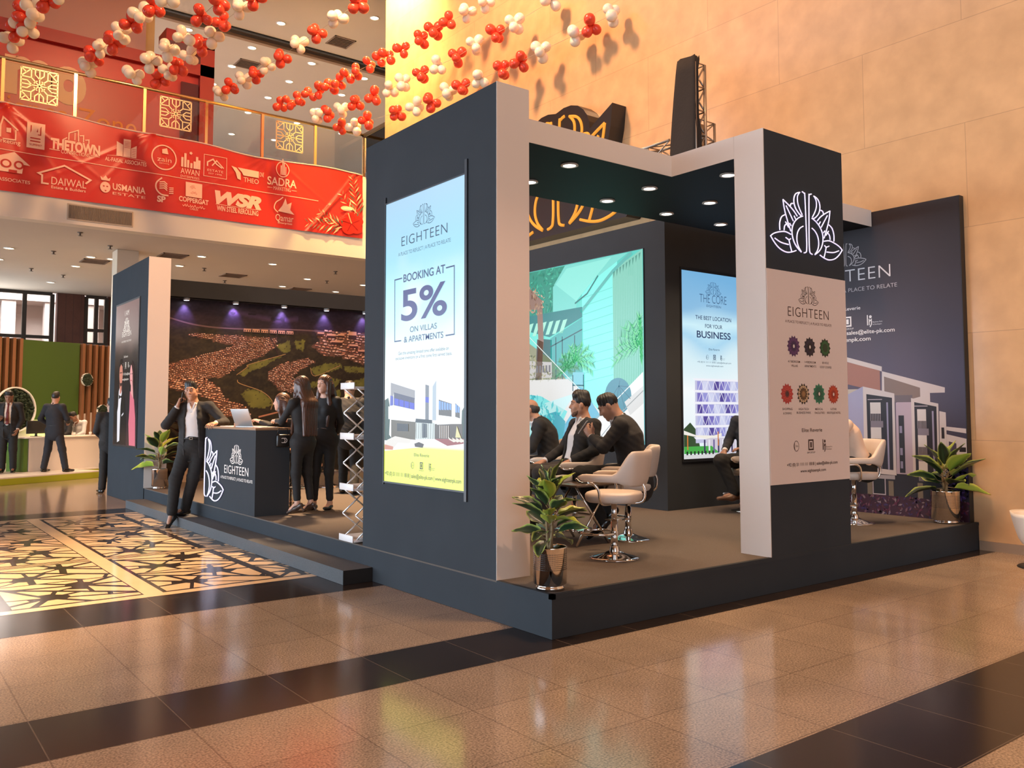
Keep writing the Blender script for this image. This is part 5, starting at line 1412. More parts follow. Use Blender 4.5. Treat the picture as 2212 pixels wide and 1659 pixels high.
for w, a0, a1, z, h, bd in (('Marketing', -1.80, -1.314, 6.714, .083, .01), ('THETOWN', -.791, .117, 6.768, .189, .05), ('CONNECTIONS', -.599, -.081, 6.711-.02, .075, .01), ('AL-FAISAL ASSOCIATES', .216, 1.022, 6.69, .079, .015), ('zain', 1.234, 1.531, 6.857, .101, .0), ('AWAN', 1.729, 2.134, 6.673, .123, .005), ('ENTERPRISES', 1.731, 2.136, 6.591, .05, 0), ('THEO', 3.126, 3.481, 6.718, .107, 0), ('SADRA', 3.69, 4.389, 6.76, .18, .015), ('MARKETING', 3.835, 4.25, 6.65, .085, 0), ('PRIME ASSOCIATES', -1.95, -1.125, 5.966, .063, .01), ('DAIWAL', -.753, -.123, 6.035, .15, 0), ('Estate & Builders', -.751, -.13, 5.955, .056, .01), ('USMANIA', .374, 1.019, 6.10, .13, .02), ('SP', 1.255, 1.426, 5.98, .12, .04), ('COPPERGAT', 1.703, 2.349, 6.062, .10, .03), ('CABLES', 1.942, 2.12, 5.90, .045, 0), ('WIN STEEL REROLLING', 2.534, 3.484, 5.975, .11, .02), ('Qamar', 3.90, 4.33, 5.94, .15, 0), ('Enterprises', 3.96, 4.30, 5.875, .045, .01), ('ESTATE', .376, 1.021, 5.995, .055, 0)):
    p.text(w, a0, a1, z, h, CR, bd)
p.text('WSR', 2.479, 3.557, 6.146, .253, CR, .06, .3); p.text('ONE', 3.50, 3.60, 6.90, .10, CR)
L = lambda pts, w=.02, cl=False: p.line(pts, w, CR, cl)
L([(BX0+(4.95-BX0)*k/90, 6.60-.055*k/90) for k in range(91)], .014)
L([(-.81, 6.74), (-.62, 6.735)], .014); L([(-.06, 6.73), (.11, 6.73)], .014); L([(3.69, 6.69), (3.81, 6.69)], .01); L([(4.27, 6.69), (4.39, 6.69)], .01)
# house outline, square maze, skyline and the other marks
L([(-1.66, 6.82), (-1.66, 7.05), (-1.62, 7.215), (-1.36, 7.0)], .03); L([(-1.40, 7.0), (-1.40, 6.80), (-1.62, 6.79)], .025); p.rect(-1.56, 6.93, -1.48, 7.02, CR)
p.rect(-1.21, 6.70, -.895, 7.21, CR); p.lv()
RB = (.55, .028, .02)
p.line([(-1.14, 7.15), (-1.14, 6.98), (-.97, 6.98), (-.97, 7.15)], .02, RB); p.line([(-1.08, 7.15), (-1.08, 7.03)], .02, RB); p.line([(-1.03, 7.15), (-1.03, 7.03)], .02, RB); p.line([(-1.15, 6.90), (-.97, 6.90)], .022, RB); p.line([(-1.15, 6.84), (-.97, 6.84)], .022, RB); p.text('SUMMIT', -1.16, -.94, 6.75, .04, RB)
p.lv(0)
L([(-.57, 6.97), (-.50, 7.02)], .02); L([(-.47, 6.98), (-.47, 7.12), (-.30, 7.21), (-.29, 6.98)], .022); L([(-.36, 6.99), (-.36, 7.15)], .018); L([(-.27, 7.10), (-.20, 7.12), (-.20, 6.98)], .022); L([(-.17, 7.03), (-.10, 7.05), (-.10, 6.97)], .022)
for a0, a1, b0, b1 in ((.43, .55, 7.13, 7.07), (.56, .70, 7.20, 7.20), (.71, .815, 7.02, 7.09)): p.poly([(a0, 6.83), (a1, 6.83), (a1, b1), (a0, b0)], CR)
p.lv(1)
for k in range(5): p.rect(.575, 7.14-k*.03, .69, 7.148-k*.03, RB); p.rect(.725, 7.0-k*.035, .80, 7.008-k*.035, RB)
p.lv(0)
L([(.25, 6.80), (.5, 6.83), (.9, 6.80), (1.0, 6.79)], .008)
p.oval(1.375, 6.947, .265, .275, CR, 40, .90); p.poly([(1.33, 7.03), (1.33, 7.12), (1.43, 7.16), (1.46, 7.03)], CR); p.text('ESTATE', 1.28, 1.48, 6.80, .03, CR)
for a, h in ((1.735, .20), (1.80, .30), (1.86, .16), (1.93, .10), (2.0, .15), (2.05, .26), (2.10, .19)): p.rect(a, 6.82, a+.048, 6.83+h, CR)
p.oval(1.94, 7.15, .035, .035, CR, 5)
L([(2.224, 6.70), (2.727, 6.70), (2.727, 7.18), (2.224, 7.18)], .012, True); L([(2.30, 6.93), (2.30, 7.02), (2.42, 7.10), (2.50, 7.0), (2.62, 6.93)], .03); L([(2.40, 6.95), (2.50, 7.08), (2.66, 6.93)], .025); p.text('ESTATE', 2.30, 2.65, 6.82, .05, CR); p.text('EST 1998', 2.33, 2.62, 6.76, .03, CR)
p.poly([(2.835, 7.03), (2.95, 7.01), (3.05, 6.90), (3.06, 6.74), (2.98, 6.76), (2.93, 6.90)], CR); p.poly([(2.98, 7.02), (3.48, 7.01), (3.48, 6.86), (3.12, 6.86), (3.08, 6.93)], CR)
p.oval(4.04, 7.15, .165, .185, CR, 36, .88)
for a, h in ((3.99, .22), (4.03, .38), (4.065, .30), (4.10, .20)): p.rect(a, 7.02, a+.025, 7.02+h, CR)
# second row
p.poly([(-1.95, 6.33), (-1.41, 6.56), (-1.135, 6.33), (-1.25, 6.33), (-1.27, 6.15), (-1.8, 6.15), (-1.8, 6.33)], CR); p.lv(1); p.oval(-1.55, 6.31, .095, .085, RB); p.oval(-1.33, 6.31, .085, .085, RB); p.lv(2); p.oval(-1.55, 6.31, .06, .055, CR); p.oval(-1.33, 6.31, .05, .05, CR); p.rect(-1.5, 6.14, -1.36, 6.20, RB); p.lv(0)
L([(-.80, 6.03), (-.92, 6.03), (-.92, 6.19), (-.985, 6.22), (-.53, 6.44), (-.05, 6.22), (-.14, 6.13)], .035)
p.oval(.23, 6.12, .10, .115, CR, 16); p.lv(1); p.oval(.20, 6.14, .02, .015, RB, 8); p.oval(.265, 6.14, .02, .015, RB, 8); p.poly([(.21, 6.06), (.26, 6.06), (.235, 6.03)], RB); p.lv(0)
p.poly([(.15, 6.26), (.13, 6.34), (.18, 6.30), (.23, 6.37), (.28, 6.30), (.33, 6.34), (.31, 6.26)], CR)
L(smooth_line([(1.34, 6.50), (1.23, 6.38), (1.23, 6.24), (1.33, 6.14), (1.48, 6.13)], 5), .03)
for k in range(4): L([(1.29, 6.30-k*.045+.1), (1.39, 6.42-k*.045), (1.45, 6.37-k*.045)], .022)
for k in range(4): L([(1.49, 6.30-k*.04), (1.58, 6.31-k*.04)], .018)
p.rect(1.84, 6.18, 2.198, 6.50, CR); p.lv(1)
for r_ in (.10, .075, .05): p.line([(2.02+r_*cos(a), 6.34+r_*sin(a)) for a in [radians(q) for q in range(45, 316, 15)]], .008, lin((226, 120, 90)))
p.lv(0)
for k in range(9): L(smooth_line([(1.78+k*.055, 5.985+.02*(k % 2)), (1.80+k*.055, 5.955), (1.83+k*.055, 5.975+.02*((k+1) % 3))], 3), .01)
L([(2.50, 6.11), (3.52, 6.11)], .01)
L(smooth_line([(3.95, 6.13), (3.86, 6.22), (3.90, 6.36), (4.0, 6.44), (4.06, 6.50)], 5), .022); p.poly([(3.95, 6.16), (4.05, 6.30), (4.12, 6.48), (4.16, 6.34), (4.27, 6.40), (4.24, 6.22), (4.34, 6.12)], CR)
# tropical corner: leaves and a red flower
def frond(a, b, ang, L_, n, cols):
    for k in range(n):
        t_ = k/n; q = (a+cos(ang)*L_*t_, b+sin(ang)*L_*t_)
        for s in (-1, 1):
            h = ang+s*.75; l_ = L_*.34*(1-t_*.55); p.poly([q, (q[0]+l_*.55*cos(h+.14), q[1]+l_*.55*sin(h+.14)), (q[0]+l_*cos(h), q[1]+l_*sin(h)), (q[0]+l_*.55*cos(h-.14), q[1]+l_*.55*sin(h-.14))], cols[(k+(s > 0)) % len(cols)])
LC = [lin((98, 92, 72)), lin((226, 172, 132)), lin((132, 110, 84)), lin((240, 190, 150))]
frond(5.98, 6.35, 1.75, .95, 9, LC); frond(5.95, 6.2, 2.2, .8, 7, LC); frond(5.55, 6.02, 3.2, .95, 9, LC); frond(5.6, 6.0, 2.75, .75, 7, LC)
p.lv(2)
for k in range(5): a = k*1.257+.5; p.oval(5.80+.17*cos(a), 6.10+.16*sin(a), .17, .13, lin((206, 40, 26)), 14)
p.lv(3)
for k in range(5): a = k*1.257+.5; p.line([(5.80, 6.10), (5.80+.24*cos(a), 6.10+.22*sin(a))], .02, lin((150, 22, 20)))
p.line([(5.80, 6.10), (5.70, 6.34)], .025, lin((240, 170, 120))); p.oval(5.66, 6.45, .15, .06, lin((244, 190, 150)), 12)
# lay the lettering onto the folds of the vinyl
p.v = [(x, by(x, z)-.009-abs(y)*8.0, z) for x, y, z in p.v]
p.build('logo_print', vmat('banner_ink', .4, spec=.3), t)

# ================================================================== green booth on the left, turned to the hall
GP, GA = Vector((-1.298, 15.847, 0)), radians(29.38)
def gthing(name, label, cat, group=None):
    o = thing(name, label, cat, GP, GA, group); return o
m_lime = mat('lime_edge', (.36, .40, .02), .4); m_white = mat('white_laminate', (.72, .66, .60), .35)
m_green = mat('green_panel', (.045, .085, .008), .55); m_wood = mat('brown_slat', (.21, .085, .035), .5); m_olive = mat('olive_backing', (.045, .055, .012), .7)
t = gthing('booth_platform', 'white booth platform with a lime green edge on the far left', 'platform')
DK_ = [(-6, 0), (2.5, 0), (2.5, .9), (6.7, .9), (6.7, 6.5), (-6, 6.5)]
MB().prism(DK_, 2, .135, .16).build('deck', m_white, t); MB().prism(DK_, 2, .002, .135).build('edge', m_lime, t)
t = gthing('reception_desk', 'long white reception desk with a green end post in the green booth', 'counter')
MB().box(1.50, 3.55, 1.15, 1.75, .161, .90).build('body', m_white, t); MB().rbox(1.36, 3.58, 1.10, 1.80, .90, .935, .01).build('desk_top', m_white, t)
MB().box(1.38, 1.48, 1.16, 1.72, .161, .90).build('end_post', mat('green_post', (.10, .20, .03), .4), t)
t = gthing('booth_wall', 'green booth wall with brown vertical slats at its sides', 'partition')
MB().box(-4, 6.6, 4.55, 4.7, .161, 3.44).build('back_board', m_olive, t)
MB().prism([(3.75, 1.30), (5.0, 1.28), (5.55, 1.42), (5.55, 3.45), (3.75, 3.42)], 1, 4.48, 4.549).build('panel', m_green, t)
MB().prism([(3.75, .165), (6.55, .165), (6.55, 1.55), (5.55, 1.42), (5.0, 1.28), (3.75, 1.30)], 1, 4.50, 4.549).build('lower_panel', m_white, t)
for a in [3.05+k*.20 for k in range(4)]+[2.05+k*.20 for k in range(4)]+[5.60+k*.215 for k in range(5)]: MB().box(a, a+.09, 4.42, 4.549, 1.3 if a < 5 else .165, 3.45).build('slat', m_wood, t)
m_moss = mat('dark_moss', (.02, .03, .012), .95, bump=1, bscale=40)
def moss(u, z, r, label):
    o = gthing('moss_roundel', label, 'wall decoration', 'moss roundels on the green booth wall')
    Mt = Matrix.Translation((u, 4.419, z)) @ Matrix.Rotation(radians(90), 4, 'X')
    MB().lathe([(r*.93, .0), (r*.93, .05), (r*.98, .06), (r, .05), (r, .0)], 40, 0, Mt).build('rim', m_white, o)
    rg = random.Random(int(r*100)); g = MB()
    for k in range(260):
        a = rg.uniform(0, 2*pi); q = r*.88*sqrt(rg.random()); s = rg.uniform(.02, .045); x, y, zz_ = q*cos(a), q*sin(a), .02+rg.uniform(0, .03)
        g.lathe([(.0001, -s), (s*.8, -s*.5), (s, 0), (s*.7, s*.6), (.0001, s)], 6, 0, Mt @ Matrix.Translation((x, y, zz_)))
    g.lathe([(.0001, .0), (r*.94, .0)], 24, 0, Mt); g.build('moss', m_moss, o)
moss(3.55, 1.56, .60, 'big round moss panel behind the man with the red tie')
moss(5.74, 2.42, .185, 'small round moss panel at the upper right of the green wall')
moss(6.30, 1.52, .19, 'small round moss panel beside the man half hidden by the far tower')
lamp('booth_glow', 'POINT', tuple(Matrix.Translation(GP) @ Matrix.Rotation(GA, 4, 'Z') @ Vector((4.4, 4.3, .95))), 6, (.55, 1.0, .06), .05)
lamp('desk_light', 'SPOT', (1.6, 14.0, 5.0), 420, (1.0, .52, .26), .2, tuple(Matrix.Translation(GP) @ Matrix.Rotation(GA, 4, 'Z') @ Vector((2.7, .9, .4))), 42, .8)
for k, (u, l) in enumerate(((1.95, 'dark monitor on the white desk beside the man in the red tie'),)):
    o = gthing('monitor', l, 'monitor'); MB().rbox(u-.25, u+.25, 1.50, 1.53, 1.0, 1.30, .006).build('screen', m_black, o); MB().box(u-.02, u+.02, 1.5, 1.54, .936, 1.0).box(u-.09, u+.09, 1.44, 1.6, .935, .945).build('stand', m_black, o)
for k, (u, v) in enumerate(((2.75, 1.25), (3.25, 1.3))):
    o = gthing('paper_cup', ('white paper cup on the reception desk near the back of the standing man', 'white paper cup on the reception desk near its right end')[k], 'cup', 'cups on the reception desk'); MB().lathe([(.0001, .936), (.026, .936), (.034, 1.01), (.03, 1.01), (.024, .945)], 14, 0, None, True, (u, v, 0)).build('cup', m_white, o)
o = gthing('lounge_chair', 'pale lounge chair at the far left edge behind the man in the red tie', 'chair')
MB().rbox(.15, .75, 1.9, 2.5, .48, .60, .03).build('seat', m_leather, o); MB().rbox(.15, .75, 2.42, 2.52, .60, 1.05, .03).build('backrest', m_leather, o)
for x in (.2, .7):
    for y in (1.95, 2.45): MB().cyl((x, y, .162), (x, y, .48), .015).build('leg', m_chrome, o)

# ================================================================== balloon garlands strung from the balcony to the wall and roof
m_bred = mat('red_balloon', (.80, .075, .035), .22, spec=.5, sub=.25); m_bwhite = mat('cream_balloon', (.92, .80, .64), .22, spec=.5, sub=.3)
def balloon_mesh(m):
    g = MB(); g.lathe([(.0001, 1.0), (.22, .975), (.43, .90), (.62, .78), (.78, .60), (.88, .38), (.92, .12), (.90, -.15), (.82, -.42), (.68, -.66), (.48, -.87), (.28, -1.02), (.12, -1.10), (.06, -1.13), (.11, -1.19), (.0001, -1.17)], 18)
    o = g.build('balloon', m); me = o.data; bpy.data.objects.remove(o); return me
bal = {'r': balloon_mesh(m_bred), 'w': balloon_mesh(m_bwhite)}
GAR = {
 1: [(-1.8,12.32,7.89,'w'),(-1.76,12.0,7.96,'r'),(-1.71,11.67,8.03,'w'),(-1.68,11.54,7.95,'r'),(-1.66,11.47,7.84,'w'),(-1.71,11.54,8.12,'r'),(-1.62,11.05,8.01,'w'),(-1.53,10.45,7.95,'r'),(-1.49,10.07,7.96,'w')],
 2: [(-0.52,12.67,7.89,'w'),(-0.47,12.35,7.97,'r'),(-0.41,11.96,8.0,'w'),(-0.33,11.51,7.97,'r'),(-0.29,11.15,8.04,'w'),(-0.22,10.69,8.03,'r'),(-0.18,10.28,8.07,'w'),(-0.12,9.75,8.02,'r'),(-0.07,9.21,7.98,'w')],
 3: [(0.03,11.61,7.51,'w'),(0.2,11.14,7.63,'w'),(0.35,10.69,7.74,'w'),(0.49,10.25,7.84,'w'),(0.62,9.7,8.04,'r'),(0.73,9.24,8.13,'r')],
 4: [(0.82,12.87,8.01,'r'),(0.9,12.54,8.07,'w'),(0.98,12.26,8.13,'r'),(1.08,11.85,8.19,'w'),(1.15,11.46,8.3,'r'),(1.24,11.07,8.35,'w'),(1.3,10.66,8.48,'r'),(1.4,10.06,8.54,'w'),(1.47,9.59,8.56,'r')],
 5: [(2.52,14.37,8.59,'w'),(2.59,14.0,8.62,'r'),(2.69,13.48,8.64,'w'),(2.77,12.98,8.63,'r'),(2.83,12.53,8.68,'w'),(2.91,11.92,8.67,'r'),(2.97,11.21,8.72,'w'),(3.02,10.47,8.7,'r'),(3.04,9.67,8.68,'w'),(3.04,8.86,8.65,'r')],
 6: [(3.93,14.4,8.62,'r'),(4.03,14.18,8.64,'r'),(4.16,13.87,8.66,'r'),(4.26,13.59,8.72,'r'),(4.37,13.3,8.74,'r'),(4.48,13.0,8.77,'r'),(4.57,12.73,8.8,'r'),(4.66,12.45,8.85,'r'),(4.74,12.17,8.91,'r'),(4.84,11.8,8.96,'r'),(4.92,11.5,8.98,'r'),(4.98,11.25,9.01,'r'),(5.09,10.84,9.02,'r'),(5.2,10.28,9.08,'r'),(5.26,9.89,9.14,'r'),(5.33,9.43,9.18,'r'),(5.4,8.92,9.18,'w'),(5.45,8.39,9.19,'w')],
 7: [(4.3,13.27,8.12,'w'),(4.52,13.2,8.21,'r'),(4.67,12.8,8.22,'w'),(4.78,12.33,8.27,'r'),(4.91,11.75,8.27,'r'),(5.01,11.21,8.29,'w'),(5.08,10.78,8.31,'w'),(5.18,10.22,8.33,'r'),(5.25,9.73,8.36,'w'),(5.35,9.16,8.38,'r'),(5.42,8.67,8.46,'w'),(5.51,8.11,8.51,'r'),(5.58,7.64,8.55,'w'),(5.72,6.78,8.67,'w')],
 8: [(4.9,13.27,8.02,'r'),(5.04,12.89,7.92,'w'),(5.11,12.43,7.95,'r'),(5.23,11.29,7.85,'r'),(5.29,10.65,7.81,'w'),(5.34,10.1,7.76,'r'),(5.39,9.57,7.8,'w'),(5.43,9.12,7.77,'r'),(5.47,8.59,7.79,'w'),(5.53,7.95,7.76,'r'),(5.57,7.47,7.77,'r'),(5.62,6.94,7.8,'w'),(5.69,6.11,7.82,'w'),(5.72,5.75,7.86,'r'),(5.76,5.3,7.88,'w')],
}
GL = {1: 'balloon garland at the far left, hanging over the cream storefront letters', 2: 'second balloon garland from the left, red and white, ending at the handrail',
 3: 'garland of mostly white balloons ending low over the glass railing', 4: 'red and white balloon garland tangled just right of the mostly white one', 5: 'red and white balloon garland rising right from the gilt railing corner',
 6: 'long balloon garland that is almost entirely red', 7: 'red and white balloon garland right under the long red one', 8: 'lowest balloon garland, skimming above the tall tower and along the stone wall'}
rb = random.Random(21)
for k, pts in GAR.items():
    t = thing('balloon_garland', GL[k], 'balloon garland', pts[0][:3], 0, 'balloon garlands')
    o0 = Vector(pts[0][:3])
    P = [Vector(q[:3])-o0 for q in pts]
    ext = P[-1]+(P[-1]-P[-2])*(1.2 if k < 6 else .1)
    pre = P[0]+(P[0]-P[1])*.6
    MB().tube([pre]+P+[ext], .0035, 5).build('string', mat('garland_string', (.5, .4, .3), .8), t)
    for i, q in enumerate(pts):
        c = bpy.data.objects.new('balloon_cluster', None); COL.objects.link(c); c.empty_display_size = .05; c.parent = t; c.location = P[i]
        nb_ = 4 if k != 6 or i > 11 else 3
        ax = (P[min(i+1, len(P)-1)]-P[max(i-1, 0)]).normalized(); e1 = ax.orthogonal().normalized(); e2 = ax.cross(e1); a0 = rb.uniform(0, 6.28)
        for j in range(nb_):
            a = a0+j*2*pi/nb_+rb.uniform(-.3, .3)
            d = (e1*cos(a)+e2*sin(a)+ax*(rb.uniform(-.35, .35)+(.5 if j % 2 else -.5)*.8)).normalized()
            R = rb.uniform(.092, .110)
            col = q[3]
            o = bpy.data.objects.new('balloon', bal[col]); COL.objects.link(o); o.parent = c
            o.location = d*R*1.12; o.rotation_euler = d.to_track_quat('Z', 'Y').to_euler(); o.scale = (R*.98, R*.98, R*.98)

# white lounge chair at the right edge of the picture, by the stone wall
t = thing('lounge_chair', 'white lounge chair on a dark foot by the stone wall, cut by the right edge', 'chair', (5.42, -.90, 0), radians(30))
loops = []
for k in range(9):
    z = .22+.30*k/8; s = .22+.10*(k/8)**.7; loops.append([(s*(abs(cos(a))**.7)*(1 if cos(a) > 0 else -1), s*.9*(abs(sin(a))**.7)*(1 if sin(a) > 0 else -1), z) for a in [2*pi*i/28 for i in range(28)]])
loops.append([(x*.86, y*.86, .50) for x, y, z in loops[-1]]); loops.append([(x*.8, y*.8, .40) for x, y, z in loops[-1]])
MB().loft(loops).build('shell', mat('white_leather', (.80, .74, .66), .4), t)
MB().cyl((0, 0, .02), (0, 0, .225), .035).lathe([(.0001, .03), (.10, .028), (.24, .012), (.25, .0), (.0001, .0)], 32).build('foot', m_black, t)

# ================================================================== people
# Each figure is grown from a posed skeleton: tapering limbs blended into one distance field, then skinned as one surface.
class Field:
    def __init__(s): s.p = []
    def rc(s, a, b, ra, rb, k=.02, sq=None, op=0):
        s.p.append(('rc', np.array(a, float), np.array(b, float), ra, rb, k, sq, op)); return s
    def el(s, c, r, R=None, k=.02, op=0):
        s.p.append(('el', np.array(c, float), np.array(r, float), R, 0, k, None, op)); return s
    def plane(s, o, n, op=2):
        """cuts away the side the normal points to"""
        s.p.append(('pl', np.array(o, float), np.array(n, float)/np.linalg.norm(n), 0, 0, .0, None, op)); return s
    def wedge(s, o, up, side, front, w0, slope, h, k=.008):
        """cuts a V or a slot open at the front: o bottom point, w0 half width there, widening upward"""
        s.p.append(('wd', np.array(o, float), (np.array(up, float), np.array(side, float), np.array(front, float)), (w0, slope, h), 0, k, None, 1)); return s
    def mesh(s, h=.006, noise=None, pad=.02):
        lo = np.full(3, 1e9); hi = -lo
        for q in s.p:
            if q[7] != 0: continue
            if q[0] == 'rc': r = max(q[3], q[4])+q[5]*.5; lo = np.minimum(lo, np.minimum(q[1], q[2])-r); hi = np.maximum(hi, np.maximum(q[1], q[2])+r)
            else: r = q[2].max(); lo = np.minimum(lo, q[1]-r); hi = np.maximum(hi, q[1]+r)
        lo -= pad; hi += pad
        n = np.ceil((hi-lo)/h).astype(int)+1
        F = np.full(n, .2, np.float32)
        ax = [(lo[i]+h*np.arange(n[i])).astype(np.float32) for i in range(3)]
        for q in s.p:
            if q[0] == 'rc': r = max(q[3], q[4])+q[5]+h*2; l0 = np.minimum(q[1], q[2])-r; h0 = np.maximum(q[1], q[2])+r
            elif q[0] == 'el': r = q[2].max()+q[5]+h*2; l0 = q[1]-r; h0 = q[1]+r
            else: l0, h0 = lo, hi
            i0 = np.clip(((l0-lo)/h).astype(int), 0, n); i1 = np.clip(((h0-lo)/h).astype(int)+2, 0, n)
            if (i1 <= i0).any(): continue
            sl = tuple(slice(a, b) for a, b in zip(i0, i1))
            X = ax[0][sl[0]][:, None, None]; Y = ax[1][sl[1]][None, :, None]; Z = ax[2][sl[2]][None, None, :]
            if q[0] == 'rc':
                a, b = q[1], q[2]; px, py, pz = X-a[0], Y-a[1], Z-a[2]; ba = b-a; f = 1.0
                if q[6] is not None:
                    d, f = q[6]; d = np.array(d, float); m = 1/f-1
                    t_ = (px*d[0]+py*d[1]+pz*d[2])*m; px = px+t_*d[0]; py = py+t_*d[1]; pz = pz+t_*d[2]
                    ba = ba+d*(ba@d)*m
                    f = (1+f)/2
                t_ = np.clip((px*ba[0]+py*ba[1]+pz*ba[2])/max(1e-9, ba@ba), 0, 1)
                d_ = (np.sqrt((px-ba[0]*t_)**2+(py-ba[1]*t_)**2+(pz-ba[2]*t_)**2)-(q[3]+(q[4]-q[3])*t_))*f
            elif q[0] == 'el':
                px, py, pz = X-q[1][0], Y-q[1][1], Z-q[1][2]; R = q[3]
                if R is not None: px, py, pz = (px*R[0][i]+py*R[1][i]+pz*R[2][i] for i in range(3))
                k0 = np.sqrt((px/q[2][0])**2+(py/q[2][1])**2+(pz/q[2][2])**2); d_ = (k0-1)*q[2].min()*(.6+.4*np.minimum(k0, 1.5))
            elif q[0] == 'pl': d_ = -((X-q[1][0])*q[2][0]+(Y-q[1][1])*q[2][1]+(Z-q[1][2])*q[2][2])
            else:
                u, sd, fr = q[2]; w0, slo, hh = q[3]
                px, py, pz = X-q[1][0], Y-q[1][1], Z-q[1][2]
                v = px*u[0]+py*u[1]+pz*u[2]; w = px*sd[0]+py*sd[1]+pz*sd[2]; g = px*fr[0]+py*fr[1]+pz*fr[2]
                d_ = np.maximum(np.maximum(np.abs(w)-(w0+slo*np.maximum(v, 0)), -g), np.maximum(-v, v-hh))
            A = F[sl]; k = max(q[5], 1e-5)
            if q[7] == 0: hh_ = np.maximum(k-np.abs(A-d_), 0)/k; F[sl] = np.minimum(A, d_)-hh_*hh_*k*.25
            else:
                if q[0] == 'pl': d_ = d_
                hh_ = np.maximum(k-np.abs(A+d_), 0)/k; F[sl] = np.maximum(A, -d_)+hh_*hh_*k*.25
        if noise is not None: F += noise(ax[0][:, None, None], ax[1][None, :, None], ax[2][None, None, :]).astype(np.float32)
        return surface_nets(F, lo, h)

def surface_nets(F, lo, h):
    S = F < 0; n = np.array(F.shape)
    c = S[:-1, :-1, :-1].astype(np.int8)
    for i, j, k in ((1, 0, 0), (0, 1, 0), (0, 0, 1), (1, 1, 0), (1, 0, 1), (0, 1, 1), (1, 1, 1)): c = c+S[i:n[0]-1+i, j:n[1]-1+j, k:n[2]-1+k]
    act = (c > 0) & (c < 8); I = np.argwhere(act)
    corners = np.array([(i, j, k) for i in (0, 1) for j in (0, 1) for k in (0, 1)])
    vals = np.stack([F[I[:, 0]+a, I[:, 1]+b, I[:, 2]+d] for a, b, d in corners], 1)
    P = np.zeros((len(I), 3)); cnt = np.zeros(len(I))
    for a in range(8):
        for b in range(a+1, 8):
            if abs(corners[a]-corners[b]).sum() != 1: continue
            va, vb = vals[:, a], vals[:, b]; m = (va < 0) != (vb < 0)
            t_ = np.where(m, va/np.where(m, va-vb, 1), 0)
            P += np.where(m[:, None], corners[a]+t_[:, None]*(corners[b]-corners[a]), 0); cnt += m
    V = lo+h*(I+P/np.maximum(cnt, 1)[:, None])
    idx = np.full(n-1, -1, np.int32); idx[tuple(I.T)] = np.arange(len(I))
    Q = []
    for ax in range(3):
        o = [(1, 2), (2, 0), (0, 1)][ax]
        sl0 = [slice(None)]*3; sl1 = [slice(None)]*3; sl0[ax] = slice(0, n[ax]-1); sl1[ax] = slice(1, n[ax])
        for k in o: sl0[k] = slice(1, n[k]-1); sl1[k] = slice(1, n[k]-1)
        e0, e1 = S[tuple(sl0)], S[tuple(sl1)]
        for flip, m in ((False, e0 & ~e1), (True, ~e0 & e1)):
            J = np.argwhere(m)
            if not len(J): continue
            for k in o: J[:, k] += 1
            d1 = np.zeros(3, int); d2 = np.zeros(3, int); d1[o[0]] = 1; d2[o[1]] = 1
            q = np.stack([idx[tuple((J-d1-d2).T)], idx[tuple((J-d2).T)], idx[tuple(J.T)], idx[tuple((J-d1).T)]], 1)
            Q.append(q[:, ::-1] if flip else q)
    Q = np.concatenate(Q) if Q else np.zeros((0, 4), int)
    return V, Q[(Q >= 0).all(1)]

m_skin = mat('skin', (.46, .235, .145), .5, sub=.08, noise=.06, nscale=30)
m_skin2 = mat('skin_dark', (.30, .145, .085), .5, sub=.08)
m_skinl = mat('skin_light', (.60, .34, .24), .5, sub=.08)
m_hair = mat('black_hair', (.014, .011, .009), .5, noise=.3, nscale=60)
m_hairb = mat('brown_hair', (.075, .030, .016), .42, noise=.45, nscale=45)
m_hairg = mat('greying_hair', (.05, .042, .038), .6, noise=.4, nscale=60)
m_suit = mat('black_suit_cloth', (.017, .015, .014), .85, noise=.25, nscale=12, bump=.25, bscale=40)
m_suitn = mat('navy_suit_cloth', (.014, .014, .018), .85, noise=.2, nscale=12, bump=.25, bscale=40)
m_trou = mat('black_trouser_cloth', (.012, .011, .010), .85, bump=.3, bscale=25)
m_trou2 = mat('grey_trouser_cloth', (.040, .034, .030), .85, noise=.2, nscale=20, bump=.3, bscale=25)
m_shirt = mat('white_shirt_cloth', (.70, .66, .64), .75, bump=.35, bscale=14)
m_shirtp = mat('peach_shirt_cloth', (.76, .56, .42), .75, bump=.35, bscale=14)
m_blackt = mat('black_top_cloth', (.013, .012, .012), .8, bump=.25, bscale=30)
m_shoe = mat('polished_black_leather', (.010, .009, .008), .12)
m_shoeb = mat('brown_leather', (.13, .06, .03), .3)
m_shoep = mat('patterned_court_shoe', (.065, .036, .024), .4, noise=.9, nscale=70)
m_lips = mat('lips', (.36, .12, .09), .45)
m_dark = mat('near_black', (.01, .009, .009), .4)
m_eyew = mat('eye_white', (.62, .56, .52), .25)
m_tie = mat('dark_red_tie', (.16, .02, .015), .6)
m_buckle = mat('buckle_metal', (.7, .62, .5), .25, 1.0)
m_beard = mat('stubble', (.12, .06, .038), .85)

def nrm(v): v = np.array(v, float); return v/max(1e-9, np.linalg.norm(v))
def rotz(v, a): c, s = cos(a), sin(a); return np.array([v[0]*c-v[1]*s, v[0]*s+v[1]*c, v[2]])

